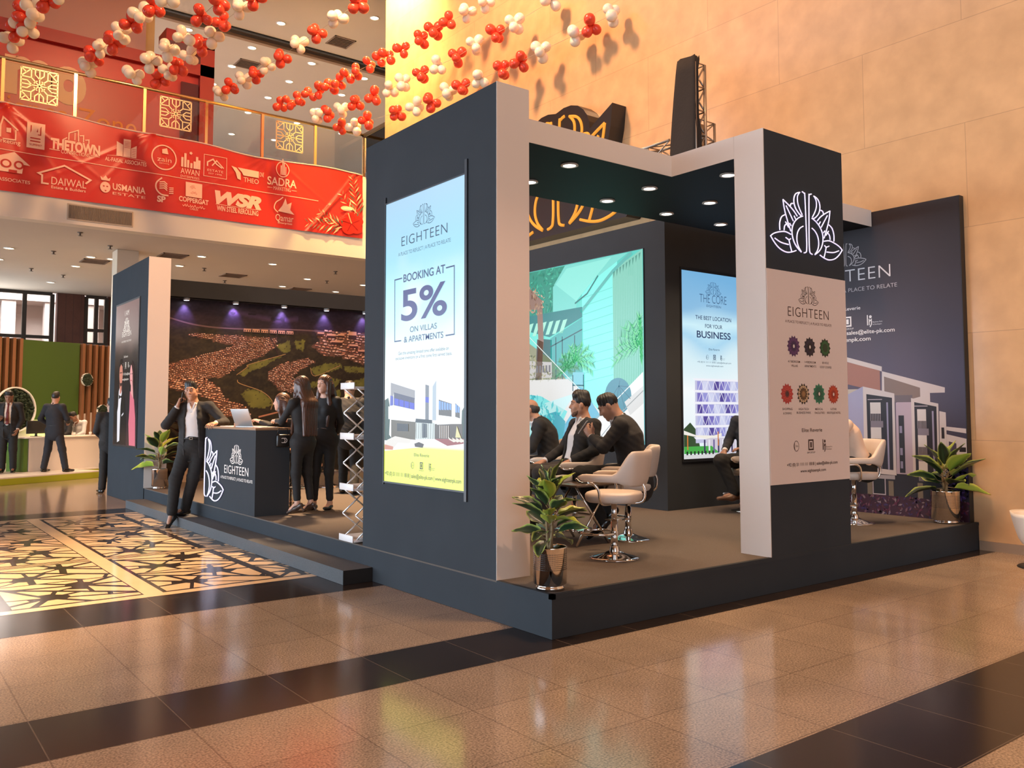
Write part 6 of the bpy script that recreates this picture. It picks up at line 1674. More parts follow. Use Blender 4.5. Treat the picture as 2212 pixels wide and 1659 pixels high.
def hand_prims(f, W_, d, n, side, curl, spread=.0, s=1.0):
    """palm and five fingers; d finger direction, n the way the palm faces, side points to the thumb"""
    d = nrm(d); n = nrm(np.array(n)-d*np.dot(n, d)); t = nrm(side-d*np.dot(side, d)-n*np.dot(side, n))
    for o in (-.026, -.009, .009, .026): f.rc(W_+d*.012*s+t*o*.75*s, W_+d*.088*s+t*o*s, .0155*s, .0135*s, .012)
    f.rc(W_-d*.03*s, W_+d*.03*s, .024*s, .024*s, .015, (n, .75))
    Ls = (.078, .088, .082, .064); O = (.030, .010, -.010, -.029)
    for i in range(4):
        p = W_+d*.086*s+t*O[i]*s; a = 0.0
        dd = nrm(d+t*spread*(1.5-i)*.12)
        for j, fr in enumerate((.46, .30, .24)):
            a += (curl[i] if isinstance(curl, (list, tuple)) else curl)*(1.0 if j else .8)
            v = dd*cos(a)+n*sin(a); q = p+v*Ls[i]*fr*s
            f.rc(p, q, (.0095-.0011*j)*s, (.0088-.0014*j)*s, .004); p = q
    c0 = curl[1] if isinstance(curl, (list, tuple)) else curl
    p = W_+d*.022*s+t*.026*s; v = nrm(d*.62+t*.72+n*.25*c0); q = p+v*.044*s; f.rc(p, q, .0135*s, .0105*s, .01)
    v2 = nrm(d*.85+t*.25+n*.45*c0); r_ = q+v2*.034*s; f.rc(q, r_, .0105*s, .0085*s, .004); f.rc(r_, r_+nrm(v2+n*.25)*.022*s, .0085*s, .0068*s, .004)

def person(label, loc, face, J, skin=None, suit=None, shirt=None, trou=None, shoe=None, hair='short', hairm=None, female=False, group=None,
           jacket=True, open_front=.0, vneck=.20, headdir=None, headup=None, hands=((0, 0, 0),)*2, h=.0055, beard=None, tie=None, top=None, sc=1.0, extras=None, cat='person', heel=False, only=None, belt=True, bare_ankle=False):
    """J: joints in the figure's own frame, x to its right, y the way it faces, z up from its ground"""
    t = thing('person', label, cat, loc, 0, group)
    a0 = atan2(face[1], face[0])-pi/2
    K = {k: rotz(np.array(v, float)*sc, a0) for k, v in J.items()}
    R3 = lambda v: rotz(np.array(v, float), a0)
    FW = R3((0, 1, 0)); RT = R3((1, 0, 0)); UP = np.array((0, 0, 1.0))
    skin = skin or m_skin; hairm = hairm or m_hair; suit = suit or m_suit; trou = trou or m_trou; shirt = shirt or m_shirt; shoe = shoe or m_shoe
    Hd = K['head']; hf = nrm(R3(headdir) if headdir is not None else FW); hu = nrm(R3(headup) if headup is not None else UP)
    hf = nrm(hf-hu*np.dot(hf, hu)); hr = np.cross(hf, hu)
    hm = lambda x, y, z: Hd+(hr*x+hf*y+hu*z)*sc*(.95 if female else 1.0)
    HR = np.stack([hr, hf, hu], 1)
    s = sc
    neck, chest, pel = K['neck'], K['chest'], K['pelvis']
    tf = nrm(np.cross(UP, K['shR']-K['shL'])); tf = tf if tf@FW > -.2 else -tf
    up_t = nrm(neck-pel); tr = nrm(K['shR']-K['shL']); tf = nrm(np.cross(up_t, tr))
    wS = (.155 if female else .175)*s; wW = (.118 if female else .155)*s; wH = (.155 if female else .16)*s
    # ---- the body: one continuous skin surface
    b = Field()
    b.el(hm(0, -.012, .028), np.array((.073, .093, .092))*s, HR, .02)
    b.el(hm(0, .02, -.03), np.array((.062, .072, .085))*s, HR, .03)
    b.rc(hm(0, .045, -.062), hm(0, .066, -.098), .048*s, (.022 if female else .027)*s, .03)
    b.rc(hm(-.045, .0, -.055), hm(.045, .0, -.055), .030*s, .030*s, .03)
    b.rc(hm(0, .084, .022), hm(0, .108, -.022), .0085*s, .0125*s, .012); b.rc(hm(-.012, .094, -.026), hm(.012, .094, -.026), .009*s, .009*s, .008)
    b.rc(hm(-.034, .076, .036), hm(.034, .076, .036), .012*s, .012*s, .02)
    b.rc(hm(-.040, .055, -.022), hm(-.030, .066, -.03), .022*s, .018*s, .02); b.rc(hm(.040, .055, -.022), hm(.030, .066, -.03), .022*s, .018*s, .02)
    for x in (-1, 1):
        b.el(hm(x*.031, .094, .016), np.array((.015, .012, .010))*s, HR, .012, 1)
        b.el(hm(x*.031, .078, .014), np.array((.0125, .010, .0105))*s, HR, .004)
        b.el(hm(x*.077, -.008, -.004), np.array((.011, .021, .032))*s, HR, .008)
    b.rc(hm(-.018, .088, -.054), hm(.018, .088, -.054), .0075*s, .0075*s, .008); b.rc(hm(-.013, .087, -.063), hm(.013, .087, -.063), .0085*s, .0085*s, .007)
    b.rc(hm(0, -.02, -.05), neck+np.array((0, 0, .0)), (.050 if female else .058)*s, (.052 if female else .062)*s, .03)
    b.rc(neck, chest, .06*s, .12*s, .06, (tf, .7)); b.rc(chest, pel, wS*.86, wH*.86, .06, (tf, .66))
    for S_ in ('L', 'R'):
        sh, el, wr = K['sh'+S_], K['el'+S_], K['wr'+S_]
        b.rc(neck-up_t*.03*s, sh, .05*s, .048*s, .04); b.rc(sh, el, .042*s, .036*s, .03); b.rc(el, wr, .036*s, .025*s, .02)
        hd, hn, hc = hands[0 if S_ == 'L' else 1]
        d_ = R3(hd) if np.linalg.norm(hd) > 0 else nrm(wr-el)
        n_ = R3(hn) if np.linalg.norm(hn) > 0 else nrm(RT*(1 if S_ == 'L' else -1))
        sd = np.cross(n_, d_)*(1 if S_ == 'L' else -1)
        hand_prims(b, wr+d_*.02*s, d_, n_, sd, hc, .6, s*(.9 if female else 1.0))
        hp, kn, an = K['hip'+S_], K['kn'+S_], K['an'+S_]; toe = K['to'+S_]
        b.rc(pel, hp, .10*s, .08*s, .05); b.rc(hp, kn, .078*s, .048*s, .04); b.rc(kn, an, .048*s, .032*s, .03)
        b.rc(an, an+(toe-an)*.75+np.array((0, 0, .0)), .030*s, .026*s, .02)
    V, Q = b.mesh(h); link_mesh('body', fast_mesh('body', V, Q), skin, t)
    # ---- face details
    g = MB()
    for x in (-1, 1): g.lathe([(.0001, .0045*s), (.003*s, .004*s), (.005*s, .0015*s), (.0056*s, -.002*s), (.0001, -.004*s)], 10, 0, Matrix.Translation(hm(x*.031, .0865, .0145)) @ Vector(hf).to_track_quat('Z', 'Y').to_matrix().to_4x4())
    g.build('eyes', m_dark, t)
    f = Field()
    for x in (-1, 1): f.rc(hm(x*.016, .090, .036), hm(x*.032, .0885, .0405), .0042*s, .0046*s, .004); f.rc(hm(x*.032, .0885, .0405), hm(x*.048, .077, .036), .0046*s, .003*s, .004)
    V, Q = f.mesh(.003); link_mesh('eyebrows', fast_mesh('eyebrows', V, Q), hairm, t)
    f = Field(); f.rc(hm(-.017, .0895, -.0555), hm(.017, .0895, -.0555), .0065*s, .0065*s, .004); f.rc(hm(-.012, .0895, -.064), hm(.012, .0895, -.064), .0072*s, .0072*s, .004)
    V, Q = f.mesh(.003); link_mesh('lips', fast_mesh('lips', V, Q), m_lips, t)
    if beard:
        f = Field()
        f.rc(hm(-.058, .012, -.045), hm(-.04, .05, -.085), .017*s, .019*s, .02); f.rc(hm(.058, .012, -.045), hm(.04, .05, -.085), .017*s, .019*s, .02)
        f.rc(hm(-.03, .062, -.094), hm(.03, .062, -.094), .022*s, .022*s, .02); f.rc(hm(-.024, .085, -.041), hm(.024, .085, -.041), .0085*s, .0085*s, .008)
        f.rc(hm(0, .072, -.100), hm(0, .070, -.105), .022*s, .022*s, .01)
        V, Q = f.mesh(.004); link_mesh('beard', fast_mesh('beard', V, Q), m_beard, t)
    # ---- hair
    f = Field(); fr = [120, 170]
    nz = lambda X, Y, Z: .0022*np.sin(X*fr[1]+Z*30)*np.sin(Y*fr[1]-Z*40)
    if hair in ('short', 'fringe'):
        f.el(hm(0, -.018, .040), np.array((.0785, .0975, .093))*s, HR, .01); f.rc(hm(-.03, .025, .100), hm(.032, .02, .104), .033*s, .036*s, .03)
        f.el(hm(0, .128, -.012), np.array((.090, .086, .088))*s, HR, .012, 1); f.plane(hm(0, -.03, -.052), -hu*.9-hf*.2)
        f.el(hm(0, .075, -.06), np.array((.12, .085, .07))*s, HR, .01, 1)
        if hair == 'fringe': f.rc(hm(.05, .05, .082), hm(0, .080, .088), .020*s, .021*s, .015); f.rc(hm(0, .080, .088), hm(-.058, .056, .058), .021*s, .014*s, .015); f.rc(hm(-.02, .03, .125), hm(.03, .0, .128), .030*s, .03*s, .03)
    elif hair == 'balding':
        f.el(hm(0, -.022, .015), np.array((.082, .100, .078))*s, HR, .01); f.el(hm(0, .10, .03), np.array((.10, .10, .12))*s, HR, .012, 1); f.plane(hm(0, -.03, -.055), -hu*.9-hf*.2); f.plane(hm(0, -.02, .062), hu-hf*.25)
    elif hair == 'quiff':
        f.el(hm(0, -.018, .042), np.array((.0785, .098, .094))*s, HR, .01); f.rc(hm(-.03, .052, .108), hm(.03, .048, .112), .030*s, .032*s, .03); f.rc(hm(0, .02, .125), hm(0, -.05, .115), .045*s, .05*s, .03)
        f.el(hm(0, .130, -.018), np.array((.090, .086, .088))*s, HR, .012, 1); f.plane(hm(0, -.03, -.045), -hu*.9-hf*.2); f.el(hm(0, .075, -.06), np.array((.12, .085, .07))*s, HR, .01, 1)
    else:
        L_ = hair  # long hair: length below the head
        f.el(hm(0, -.018, .040), np.array((.086, .104, .096))*s, HR, .02)
        dn = -UP*.93-tf*.0
        for x in (-.062, -.03, 0, .03, .062):
            p0 = hm(x, -.055, -.01); p1 = hm(x*1.15, -.075, -.12)-tf*.01; p2 = neck+tr*x*1.45*s-tf*(.105+.01*(abs(x) < .04))*s-UP*.06; p3 = p2+dn*max(.01, L_-.12)+tr*x*.2-tf*.015
            f.rc(p0, p1, .048*s, .046*s, .03); f.rc(p1, p2, .046*s, .044*s, .03); f.rc(p2, p3, .044*s, .020*s, .03)
        for x in (-1, 1):
            f.rc(hm(x*.075, .012, .02), hm(x*.082, .012, -.12), .026*s, .028*s, .03); f.rc(hm(x*.082, .012, -.12), neck+tr*x*.088*s+tf*.055*s-UP*.07, .028*s, .030*s, .03)
            if L_ > .3: f.rc(neck+tr*x*.088*s+tf*.055*s-UP*.07, neck+tr*x*.085*s+tf*.115*s-UP*(L_*.78), .032*s, .016*s, .03)
        f.el(hm(0, .118, -.030), np.array((.070, .085, .098))*s, HR, .012, 1)
        f.el(hm(0, .10, -.10), np.array((.058, .09, .10))*s, HR, .012, 1)
        nz = lambda X, Y, Z: .0018*np.sin((X*tr[0]+Y*tr[1])*430+Z*14+3*np.sin(Z*7))+.0012*np.sin((X*tr[0]+Y*tr[1])*170-Z*9)
    V, Q = f.mesh(max(.0045, h*.85), nz); link_mesh('hair', fast_mesh('hair', V, Q), hairm, t)
    # ---- shirt or top
    sh_m = top if top is not None else shirt
    f = Field(); off = .012*s
    f.rc(chest+up_t*.07*s, chest, .125*s, wS*.90+off, .06, (tf, .70)); f.rc(chest, pel+up_t*.04*s, wS*.90+off, wW*.93+off, .06, (tf, .70)); f.rc(pel+up_t*.04*s, pel-up_t*.02*s, wW*.93+off, wH*.92+off, .05, (tf, .70))
    if female: f.el(chest+tf*.075*s+tr*.062*s+up_t*.01, np.array((.066, .066, .066))*s, None, .03); f.el(chest+tf*.075*s-tr*.062*s+up_t*.01, np.array((.066, .066, .066))*s, None, .03)
    for S_ in ('L', 'R'):
        sh, el, wr = K['sh'+S_], K['el'+S_], K['wr'+S_]
        f.rc(neck-up_t*.035*s, sh, .056*s, .056*s, .04); f.rc(sh, el, (.050 if female else .056)*s, (.042 if female else .050)*s, .03); f.rc(el, el+(wr-el)*.93, (.042 if female else .050)*s, (.031 if female else .036)*s, .02)
    if top is None or not female:
        for q in range(9):
            a = radians(-150+q*37.5); a2 = radians(-150+(q+1)*37.5) if q < 8 else None
            c_ = lambda a: neck+up_t*(.018-.022*cos(a))*s+tr*sin(a)*.064*s+tf*cos(a)*.070*s+tf*.012*s
            if a2 is not None: f.rc(c_(a), c_(a2), .011*s, .011*s, .008)
        f.wedge(neck+tf*.0-up_t*.115*s, up_t, tr, tf, .004, .30, .2)
        f.rc(neck-up_t*.10*s+tf*.09*s, neck+up_t*.01*s+tf*.075*s+tr*.038*s, .010*s, .013*s, .006); f.rc(neck-up_t*.10*s+tf*.09*s, neck+up_t*.01*s+tf*.075*s-tr*.038*s, .010*s, .013*s, .006)
    else:
        f.el(neck+up_t*.035*s+tf*.02*s, np.array((.072, .072, .062))*s, None, .01, 1)
    V, Q = f.mesh(h*1.15); link_mesh('top' if top is not None else 'shirt', fast_mesh('shirt', V, Q), sh_m, t)
    # ---- jacket
    if jacket:
        f = Field(); o2 = off+.013*s
        f.rc(chest+up_t*.07*s, chest, .135*s, wS*.93+o2, .06, (tf, .74)); f.rc(chest, pel+up_t*.06*s, wS*.93+o2, wW*.98+o2, .06, (tf, .74)); hem = pel-up_t*(.10*s)
        if J.get('_hem'): hem = pel-UP*J['_hem']*s*0+K['_hemv'] if '_hemv' in K else pel-up_t*J['_hem']*s
        f.rc(pel+up_t*.06*s, hem, wW*.98+o2, wH*1.0+o2+.012*s, .05, (tf, .74))
        for S_ in ('L', 'R'):
            sh, el, wr = K['sh'+S_], K['el'+S_], K['wr'+S_]
            f.rc(neck-up_t*.028*s, sh+up_t*.004*s, .062*s, .066*s, .04); f.rc(sh, el, .068*s, .056*s, .03); f.rc(el, el+(wr-el)*.86, .056*s, .044*s, .02)
        f.el(neck+up_t*.075*s+tf*.02*s, np.array((.078, .082, .088))*s, None, .01, 1)
        btn = chest-up_t*((vneck-.02)*s)
        w0_ = .006+open_front; f.wedge(btn+tf*.02*s, up_t, tr, tf, w0_, (.070*s-w0_)/np.linalg.norm(neck-btn), .5)
        f.wedge(hem-up_t*.15*s+tf*.02*s, up_t, tr, tf, .004+open_front, 0, np.linalg.norm(btn-hem)+.15*s)
        if not open_front: f.wedge(hem-up_t*.01*s+tf*.02*s, -up_t, tr, tf, .002, .6, .2)
        # lapels
        for x in (-1, 1):
            l0 = btn+tf*(.125*s)+tr*x*(.016+open_front)*s; l1 = chest+up_t*.10*s+tf*.105*s+tr*x*.082*s; l2 = neck+up_t*.02*s+tr*x*.075*s+tf*.02*s
            f.rc(l0, l1, .010*s, .018*s, .012, (tf, .7)); f.rc(l1, l2, .018*s, .014*s, .012)
        f.rc(neck+up_t*.02*s+tr*.075*s+tf*.02*s, neck+up_t*.035*s-tf*.058*s, .014*s, .014*s, .01); f.rc(neck+up_t*.02*s-tr*.075*s+tf*.02*s, neck+up_t*.035*s-tf*.058*s, .014*s, .014*s, .01)
        wr_n = lambda X, Y, Z: .0022*np.sin(X*45+Z*60)*np.sin(Y*50-Z*35)
        V, Q = f.mesh(h*1.25, wr_n); link_mesh('jacket', fast_mesh('jacket', V, Q), suit, t)
        if tie:
            f = Field(); a_ = neck-up_t*.035*s+tf*.088*s; f.rc(a_, chest-up_t*.02*s+tf*.138*s, .016*s, .026*s, .01, (tf, .45)); f.rc(chest-up_t*.02*s+tf*.138*s, pel+up_t*.06*s+tf*.14*s, .026*s, .030*s, .01, (tf, .45)); f.rc(a_, a_+up_t*.012*s, .02*s, .022*s, .01)
            V, Q = f.mesh(.006); link_mesh('tie', fast_mesh('tie', V, Q), tie, t)
    # ---- trousers
    f = Field()
    f.rc(pel+up_t*.03*s, pel-up_t*.06*s, wW*.95+.012*s, wH*.95+.012*s, .05, (tf, .74))
    for S_ in ('L', 'R'):
        hp, kn, an, to = K['hip'+S_], K['kn'+S_], K['an'+S_], K['to'+S_]
        w = (.088, .060, .046) if female else (.098, .078, .066)
        f.rc(pel-up_t*.03*s, hp, .12*s, w[0]*s, .06); f.rc(hp, kn, w[0]*s, w[1]*s, .05); end = an+(kn-an)*((.16 if female else .03))
        f.rc(kn, end, w[1]*s, w[2]*s, .04)
    V, Q = f.mesh(h*1.25, lambda X, Y, Z: .0020*np.sin(X*40+Z*75)*np.sin(Y*40-Z*30)); link_mesh('trousers', fast_mesh('trousers', V, Q), trou, t)
    if belt and not female:
        g = MB(); bc = pel+up_t*.045*s
        g.build if False else None
        pts = [tuple(bc+tr*cos(a)*(wW*.95+.026*s)+tf*sin(a)*(wW*.70+.024*s)) for a in [2*pi*k/28 for k in range(28)]]
        g.tube(pts, .012*s, 6, closed=True); o = g.build('belt', m_dark, t)
        q = bc+tf*(wW*.70+.037*s); Mx_ = Matrix((tuple(tr), tuple(up_t), tuple(tf))).transposed().to_4x4(); Mx_.translation = q
        MB().box(-.022, .022, .012, .017, -.004, .003, 0, Mx_).box(-.022, .022, -.017, -.012, -.004, .003, 0, Mx_).box(-.022, -.017, -.017, .017, -.004, .003, 0, Mx_).box(.017, .022, -.017, .017, -.004, .003, 0, Mx_).build('buckle', m_buckle, o)
    # ---- shoes
    for S_ in ('L', 'R'):
        an, to = K['an'+S_], K['to'+S_]; kn = K['kn'+S_]; fd = nrm(to-(an+nrm(an-kn)*.05*s))
        sol = nrm(np.cross(fd, np.cross(kn-an, fd))) ; lat = np.cross(fd, sol)
        f = Field(); heelp = an-sol*.045*s-fd*(.035 if female else .05)*s; tp = to+fd*(0 if female else .03)*s
        wd = 1.0 if female else 1.18; f.rc(heelp, an-sol*.05*s+fd*.05*s, .032*s*wd, .036*s*wd, .03, (lat, .9)); f.rc(an-sol*.05*s+fd*.05*s, tp, .038*s*wd, .026*s*wd, .03, (sol, .75))
        if not female: f.rc(an+nrm(kn-an)*.05*s, an-sol*.045*s+fd*.03*s, .040*s, .042*s, .03)
        if heel:
            f.el(an+sol*.03*s+fd*.04*s, np.array((.036, .036, .05))*s, None, .01, 1)
            f.rc(heelp-sol*.01*s, heelp-sol*.085*s-fd*.012*s, .018*s, .006*s, .01)
        elif female: f.el(an+sol*.02*s+fd*.045*s, np.array((.036, .036, .045))*s, None, .01, 1)
        V, Q = f.mesh(.0055); o = link_mesh('shoe', fast_mesh('shoe', V, Q), shoe, t)
    return t, K

ST = dict(head=(0, .02, 1.63), neck=(0, -.01, 1.47), chest=(0, .0, 1.28), pelvis=(0, 0, .98), shL=(-.19, -.01, 1.425), shR=(.19, -.01, 1.425), elL=(-.235, -.03, 1.13), elR=(.235, -.03, 1.13), wrL=(-.235, .05, .89), wrR=(.235, .05, .89),
          hipL=(-.09, 0, .91), hipR=(.09, 0, .91), knL=(-.10, .02, .50), knR=(.10, .02, .50), anL=(-.105, -.03, .085), anR=(.105, -.03, .085), toL=(-.125, .15, .03), toR=(.125, .15, .03))
def pose(**k): d = dict(ST); d.update(k); return d
def held(o, t): o.parent = None; return o

LFT, AWY = np.array((-.794, .607, 0)), np.array((.607, .794, 0))
TWD = -AWY
def seatz(z=.0, **k):
    d = dict(head=(0, .05, 1.30), neck=(0, -.02, 1.12), chest=(0, -.05, .94), pelvis=(0, -.02, .625), shL=(-.19, -.03, 1.08), shR=(.19, -.03, 1.08), elL=(-.24, .05, .82), elR=(.24, .05, .82), wrL=(-.16, .27, .72), wrR=(.16, .27, .72),
             hipL=(-.09, .05, .605), hipR=(.09, .05, .605), knL=(-.13, .46, .60), knR=(.13, .46, .60), anL=(-.12, .42, .19), anR=(.12, .42, .19), toL=(-.14, .60, .14), toR=(.14, .60, .14))
    d.update(k); return d
Z0 = (0, 0, 0)
# 1 man on the phone, leaning on the counter end
P1, K1 = person('person in black suit and open white shirt on the phone, leaning on the counter', (-.10, 7.27, .125), (-.50, -.86), pose(
    head=(.04, .035, 1.65), neck=(.015, -.005, 1.475), chest=(.01, -.01, 1.29), pelvis=(.0, .0, .98), shR=(.185, .0, 1.425), shL=(-.195, .0, 1.445), elR=(.345, .07, 1.20), wrR=(.195, .10, 1.44), elL=(-.40, .02, 1.235), wrL=(-.325, .23, 1.225),
    hipR=(.09, .0, .91), hipL=(-.085, .0, .91), knR=(.20, .09, .49), knL=(-.015, .03, .52), anR=(.225, .14, .065), anL=(.10, -.03, .09), toR=(.255, .20, -.105), toL=(.215, .06, .035)),
    open_front=.085, vneck=.32, hair='short', headdir=(-.02, 1, -.12), headup=(.10, .1, 1), hands=(((.25, .95, -.08), (.1, 0, -1), (.5, .6, .8, .9)), ((-.25, -.25, .9), (-1, -.1, -.2), (.75, .85, .9, .9))), h=.0052, sc=1.0)
o = thing('phone', 'black phone held to the ear of the man at the counter', 'phone', tuple(Vector(K1['wrR'])+Vector(P1.location)), 0)
_f = atan2(-.86, -.50)-pi/2
MB().rbox(-.006, .006, -.036, .036, -.07, .075, .004, 0, Matrix.Translation(Vector(rotz(np.array((-.062, -.015, .135)), _f))) @ Matrix.Rotation(_f, 4, 'Z') @ Matrix.Rotation(radians(-14), 4, 'Y') @ Matrix.Rotation(radians(-20), 4, 'X')).build('body', m_dark, o)
# 2 woman with her back turned, in heels
person('person with long brown hair and black outfit, back turned, in patterned heels', (.515, 5.165, H0), tuple((LFT*.80+AWY*.45)[:2]), pose(
    head=(.0, .05, 1.635), neck=(0, .0, 1.475), shL=(-.165, .02, 1.42), shR=(.165, .02, 1.42), chest=(0, .01, 1.29), pelvis=(0, -.01, .99), elL=(-.205, .17, 1.18), wrL=(-.10, .36, 1.19), elR=(.20, .16, 1.17), wrR=(.10, .36, 1.19), knL=(-.085, .03, .53), knR=(.085, .0, .53), anL=(-.085, .0, .155), anR=(.095, -.06, .155), toL=(-.11, .13, .035), toR=(.12, .08, .035), hipL=(-.085, 0, .92), hipR=(.085, 0, .92)),
    female=True, top=m_blackt, jacket=False, trou=m_blackt, shoe=m_shoep, hair=.52, hairm=m_hairb, skin=m_skinl, heel=True, sc=.925, headdir=(-.1, 1, -.08), hands=((Z0, (0, 0, -1), .4), (Z0, (0, 0, -1), .5)))
# 3 woman facing the camera
person('person with very long brown hair in black, facing the hall and looking down', (.965, 5.53, H0), tuple((TWD*.9+LFT*.25)[:2]), pose(
    shL=(-.165, -.01, 1.42), shR=(.165, -.01, 1.42), elL=(-.20, -.06, 1.14), elR=(.20, -.06, 1.14), wrL=(-.10, -.16, 1.0), wrR=(.10, -.16, 1.0), head=(.0, .03, 1.635), anL=(-.07, -.03, .08), toL=(-.085, .14, .03), anR=(.12, .05, .08), toR=(.15, .2, .03), knR=(.10, .05, .5), knL=(-.08, .03, .5)),
    female=True, top=m_blackt, jacket=False, trou=m_blackt, shoe=m_dark, hair=.46, hairm=m_hairb, skin=m_skinl, sc=.945, headdir=(.25, 1, -.22), hands=((Z0, Z0, .3), (Z0, Z0, .3)))
# 4 seated woman in profile
person('person with shoulder-length brown hair seated in profile behind the laptop', (.80, 6.15, H0), tuple((LFT*.95+TWD*.15)[:2]), seatz(
    pelvis=(0, -.02, .80), hipL=(-.09, .05, .78), hipR=(.09, .05, .78), knL=(-.1, .33, .74), knR=(.1, .33, .74), anL=(-.09, .25, .36), anR=(.09, .25, .36), toL=(-.1, .38, .30), toR=(.1, .38, .30), chest=(0, .03, 1.10), neck=(0, .08, 1.27), head=(0, .15, 1.43), shL=(-.16, .06, 1.22), shR=(.16, .06, 1.22), elL=(-.2, .26, 1.10), elR=(.2, .26, 1.10), wrL=(-.08, .42, 1.16), wrR=(.08, .42, 1.16)),
    female=True, top=m_blackt, jacket=False, trou=m_blackt, shoe=m_dark, hair=.20, hairm=m_hairb, skin=m_skinl, sc=.93, headdir=(0, 1, -.2), hands=((Z0, (0, 0, -1), .5), (Z0, (0, 0, -1), .5)), h=.006)
# 5 man walking away
person('person in black suit walking away towards the mural, seen from behind', (2.12, 7.18, H0), tuple((AWY*.95+LFT*.10)[:2]), pose(
    knL=(-.09, .16, .51), anL=(-.09, .06, .10), toL=(-.11, .24, .04), knR=(.10, .03, .52), anR=(.11, -.24, .12), toR=(.13, -.07, .035), elL=(-.24, -.04, 1.14), wrL=(-.22, .12, .93), elR=(.25, -.06, 1.14), wrR=(.24, .06, .9), head=(0, .03, 1.63)),
    sc=.945, headdir=(-.35, 1, -.12), vneck=.2, hands=((Z0, Z0, .5), (Z0, Z0, .5)), h=.006)
# 6 seated woman far behind
person('person in a pale top seated on the bar stool behind the standing women', (2.45, 8.45, H0), tuple((LFT*.5+TWD*.85)[:2]), seatz(
    pelvis=(0, -.02, .84), hipL=(-.09, .05, .82), hipR=(.09, .05, .82), knL=(-.08, .40, .80), knR=(.08, .40, .80), anL=(-.07, .34, .40), anR=(.07, .34, .38), toL=(-.08, .47, .34), toR=(.08, .47, .32), chest=(0, 0, 1.13), neck=(0, .02, 1.31), head=(0, .08, 1.47), shL=(-.16, 0, 1.26), shR=(.16, 0, 1.26), elL=(-.2, .1, 1.03), elR=(.2, .1, 1.03), wrL=(-.06, .28, .98), wrR=(.06, .28, .98)),
    female=True, top=m_shirtp, jacket=False, trou=m_blackt, shoe=m_dark, hair=.25, hairm=m_hairb, sc=.92, hands=((Z0, (0, 0, -1), .5), (Z0, (0, 0, -1), .5)), h=.0065)
# 7 young man with short beard
P7, K7 = person('person with a short beard in dark blazer and pale shirt, leaning back in a chair', (2.24, 2.30, H0), tuple((LFT*.90+TWD*.42)[:2]), seatz(
    pelvis=(0, -.01, .635), chest=(.01, -.09, .945), neck=(.01, -.13, 1.125), head=(.03, -.09, 1.285), shL=(-.195, -.13, 1.075), shR=(.20, -.13, 1.075), elL=(-.275, -.08, .82), wrL=(-.165, .14, .715), elR=(.27, -.02, .83), wrR=(.18, .26, .70),
    knL=(-.14, .47, .595), knR=(.17, .48, .59), anL=(-.15, .45, .17), anR=(.18, .50, .17), toL=(-.17, .63, .12), toR=(.2, .68, .12)),
    trou=m_trou2, vneck=.30, open_front=.075, hair='quiff', beard=True, headdir=(.42, .9, -.05), hands=(((.25, .85, -.35), (0, -.3, -1), (.35, .3, .35, .4)), ((.15, .9, -.3), (0, -.3, -1), (.3, .25, .3, .4))), h=.0048, sc=.99)
# printed pocket square on the blazer
_f = atan2(*(LFT*.90+TWD*.42)[:2][::-1])-pi/2
_q = Vector(rotz(np.array((-.165, .085, .985)), _f))+Vector((2.24, 2.30, H0))
_ry = Vector(rotz(np.array((1, .12, .0)), _f)); _rz = Vector(rotz(np.array((0, -.18, 1)), _f))
p = Pic(_q, _ry.normalized(), _rz.normalized(), .0008); p.poly([(-.045, -.03), (.045, -.035), (.035, .015), (.0, .06), (-.03, .01)], (.6, .58, .56)); p.lv(); p.line([(-.03, -.015), (0, .03), (.03, -.015)], .008, (.1, .1, .1)); p.line([(-.035, -.022), (.035, -.026)], .007, (.1, .1, .1)); p.line([(-.01, -.0), (.01, -.0)], .006, (.1, .1, .1))
o = None
# 8 man looking at his phone
P8, K8 = person('person in black suit bent over a phone on a bar chair, seen from the side', (2.17, 1.46, H0), tuple((LFT*.93+AWY*.22)[:2]), seatz(
    pelvis=(0, -.07, .635), chest=(0, .0, .97), neck=(0, .075, 1.13), head=(0, .175, 1.255), shL=(-.20, .04, 1.075), shR=(.20, .04, 1.075), elL=(-.235, .20, .87), wrL=(-.075, .335, .965), elR=(.235, .18, .87), wrR=(.07, .33, .95),
    knL=(-.13, .43, .61), knR=(.13, .40, .60), anL=(-.12, .24, .19), anR=(.12, .20, .26), toL=(-.13, .33, .05), toR=(.13, .30, .12)),
    vneck=.2, hair='short', headdir=(.0, .82, -.57), headup=(0, .57, .82), hands=(((.45, .55, .75), (.6, -.35, 0), (.7, .8, .9, 1.0)), ((-.4, .6, .7), (-.7, -.3, 0), (.7, .8, .9, 1.0))), h=.0048, sc=1.0)
_f = atan2(*(LFT*.93+AWY*.22)[:2][::-1])-pi/2
o = thing('phone', 'slim phone in the hands of the man bent forward on the bar chair', 'phone', (2.17, 1.46, H0))
MB().rbox(-.036, .036, -.004, .004, -.075, .075, .003, 0, Matrix.Translation(Vector(rotz(np.array((.0, .425, 1.055)), _f))) @ Matrix.Rotation(_f, 4, 'Z') @ Matrix.Rotation(radians(35), 4, 'X')).build('body', mat('pale_phone_back', (.5, .48, .46), .2), o)
# 9 balding man
person('person with a balding head in dark suit, seated before the video wall', (2.62, 3.20, H0), tuple((LFT*.97+AWY*.05)[:2]), seatz(
    pelvis=(0, -.06, .635), chest=(0, .03, .95), neck=(0, .11, 1.10), head=(0, .20, 1.225), shL=(-.195, .07, 1.05), shR=(.195, .07, 1.05), elL=(-.25, .17, .80), wrL=(-.16, .38, .74), elR=(.25, .17, .80), wrR=(.16, .38, .74)),
    vneck=.3, open_front=.05, hair='balding', hairm=m_hairg, headdir=(0, .95, -.25), skin=m_skin, hands=((Z0, (0, 0, -1), .4), (Z0, (0, 0, -1), .4)), h=.006)
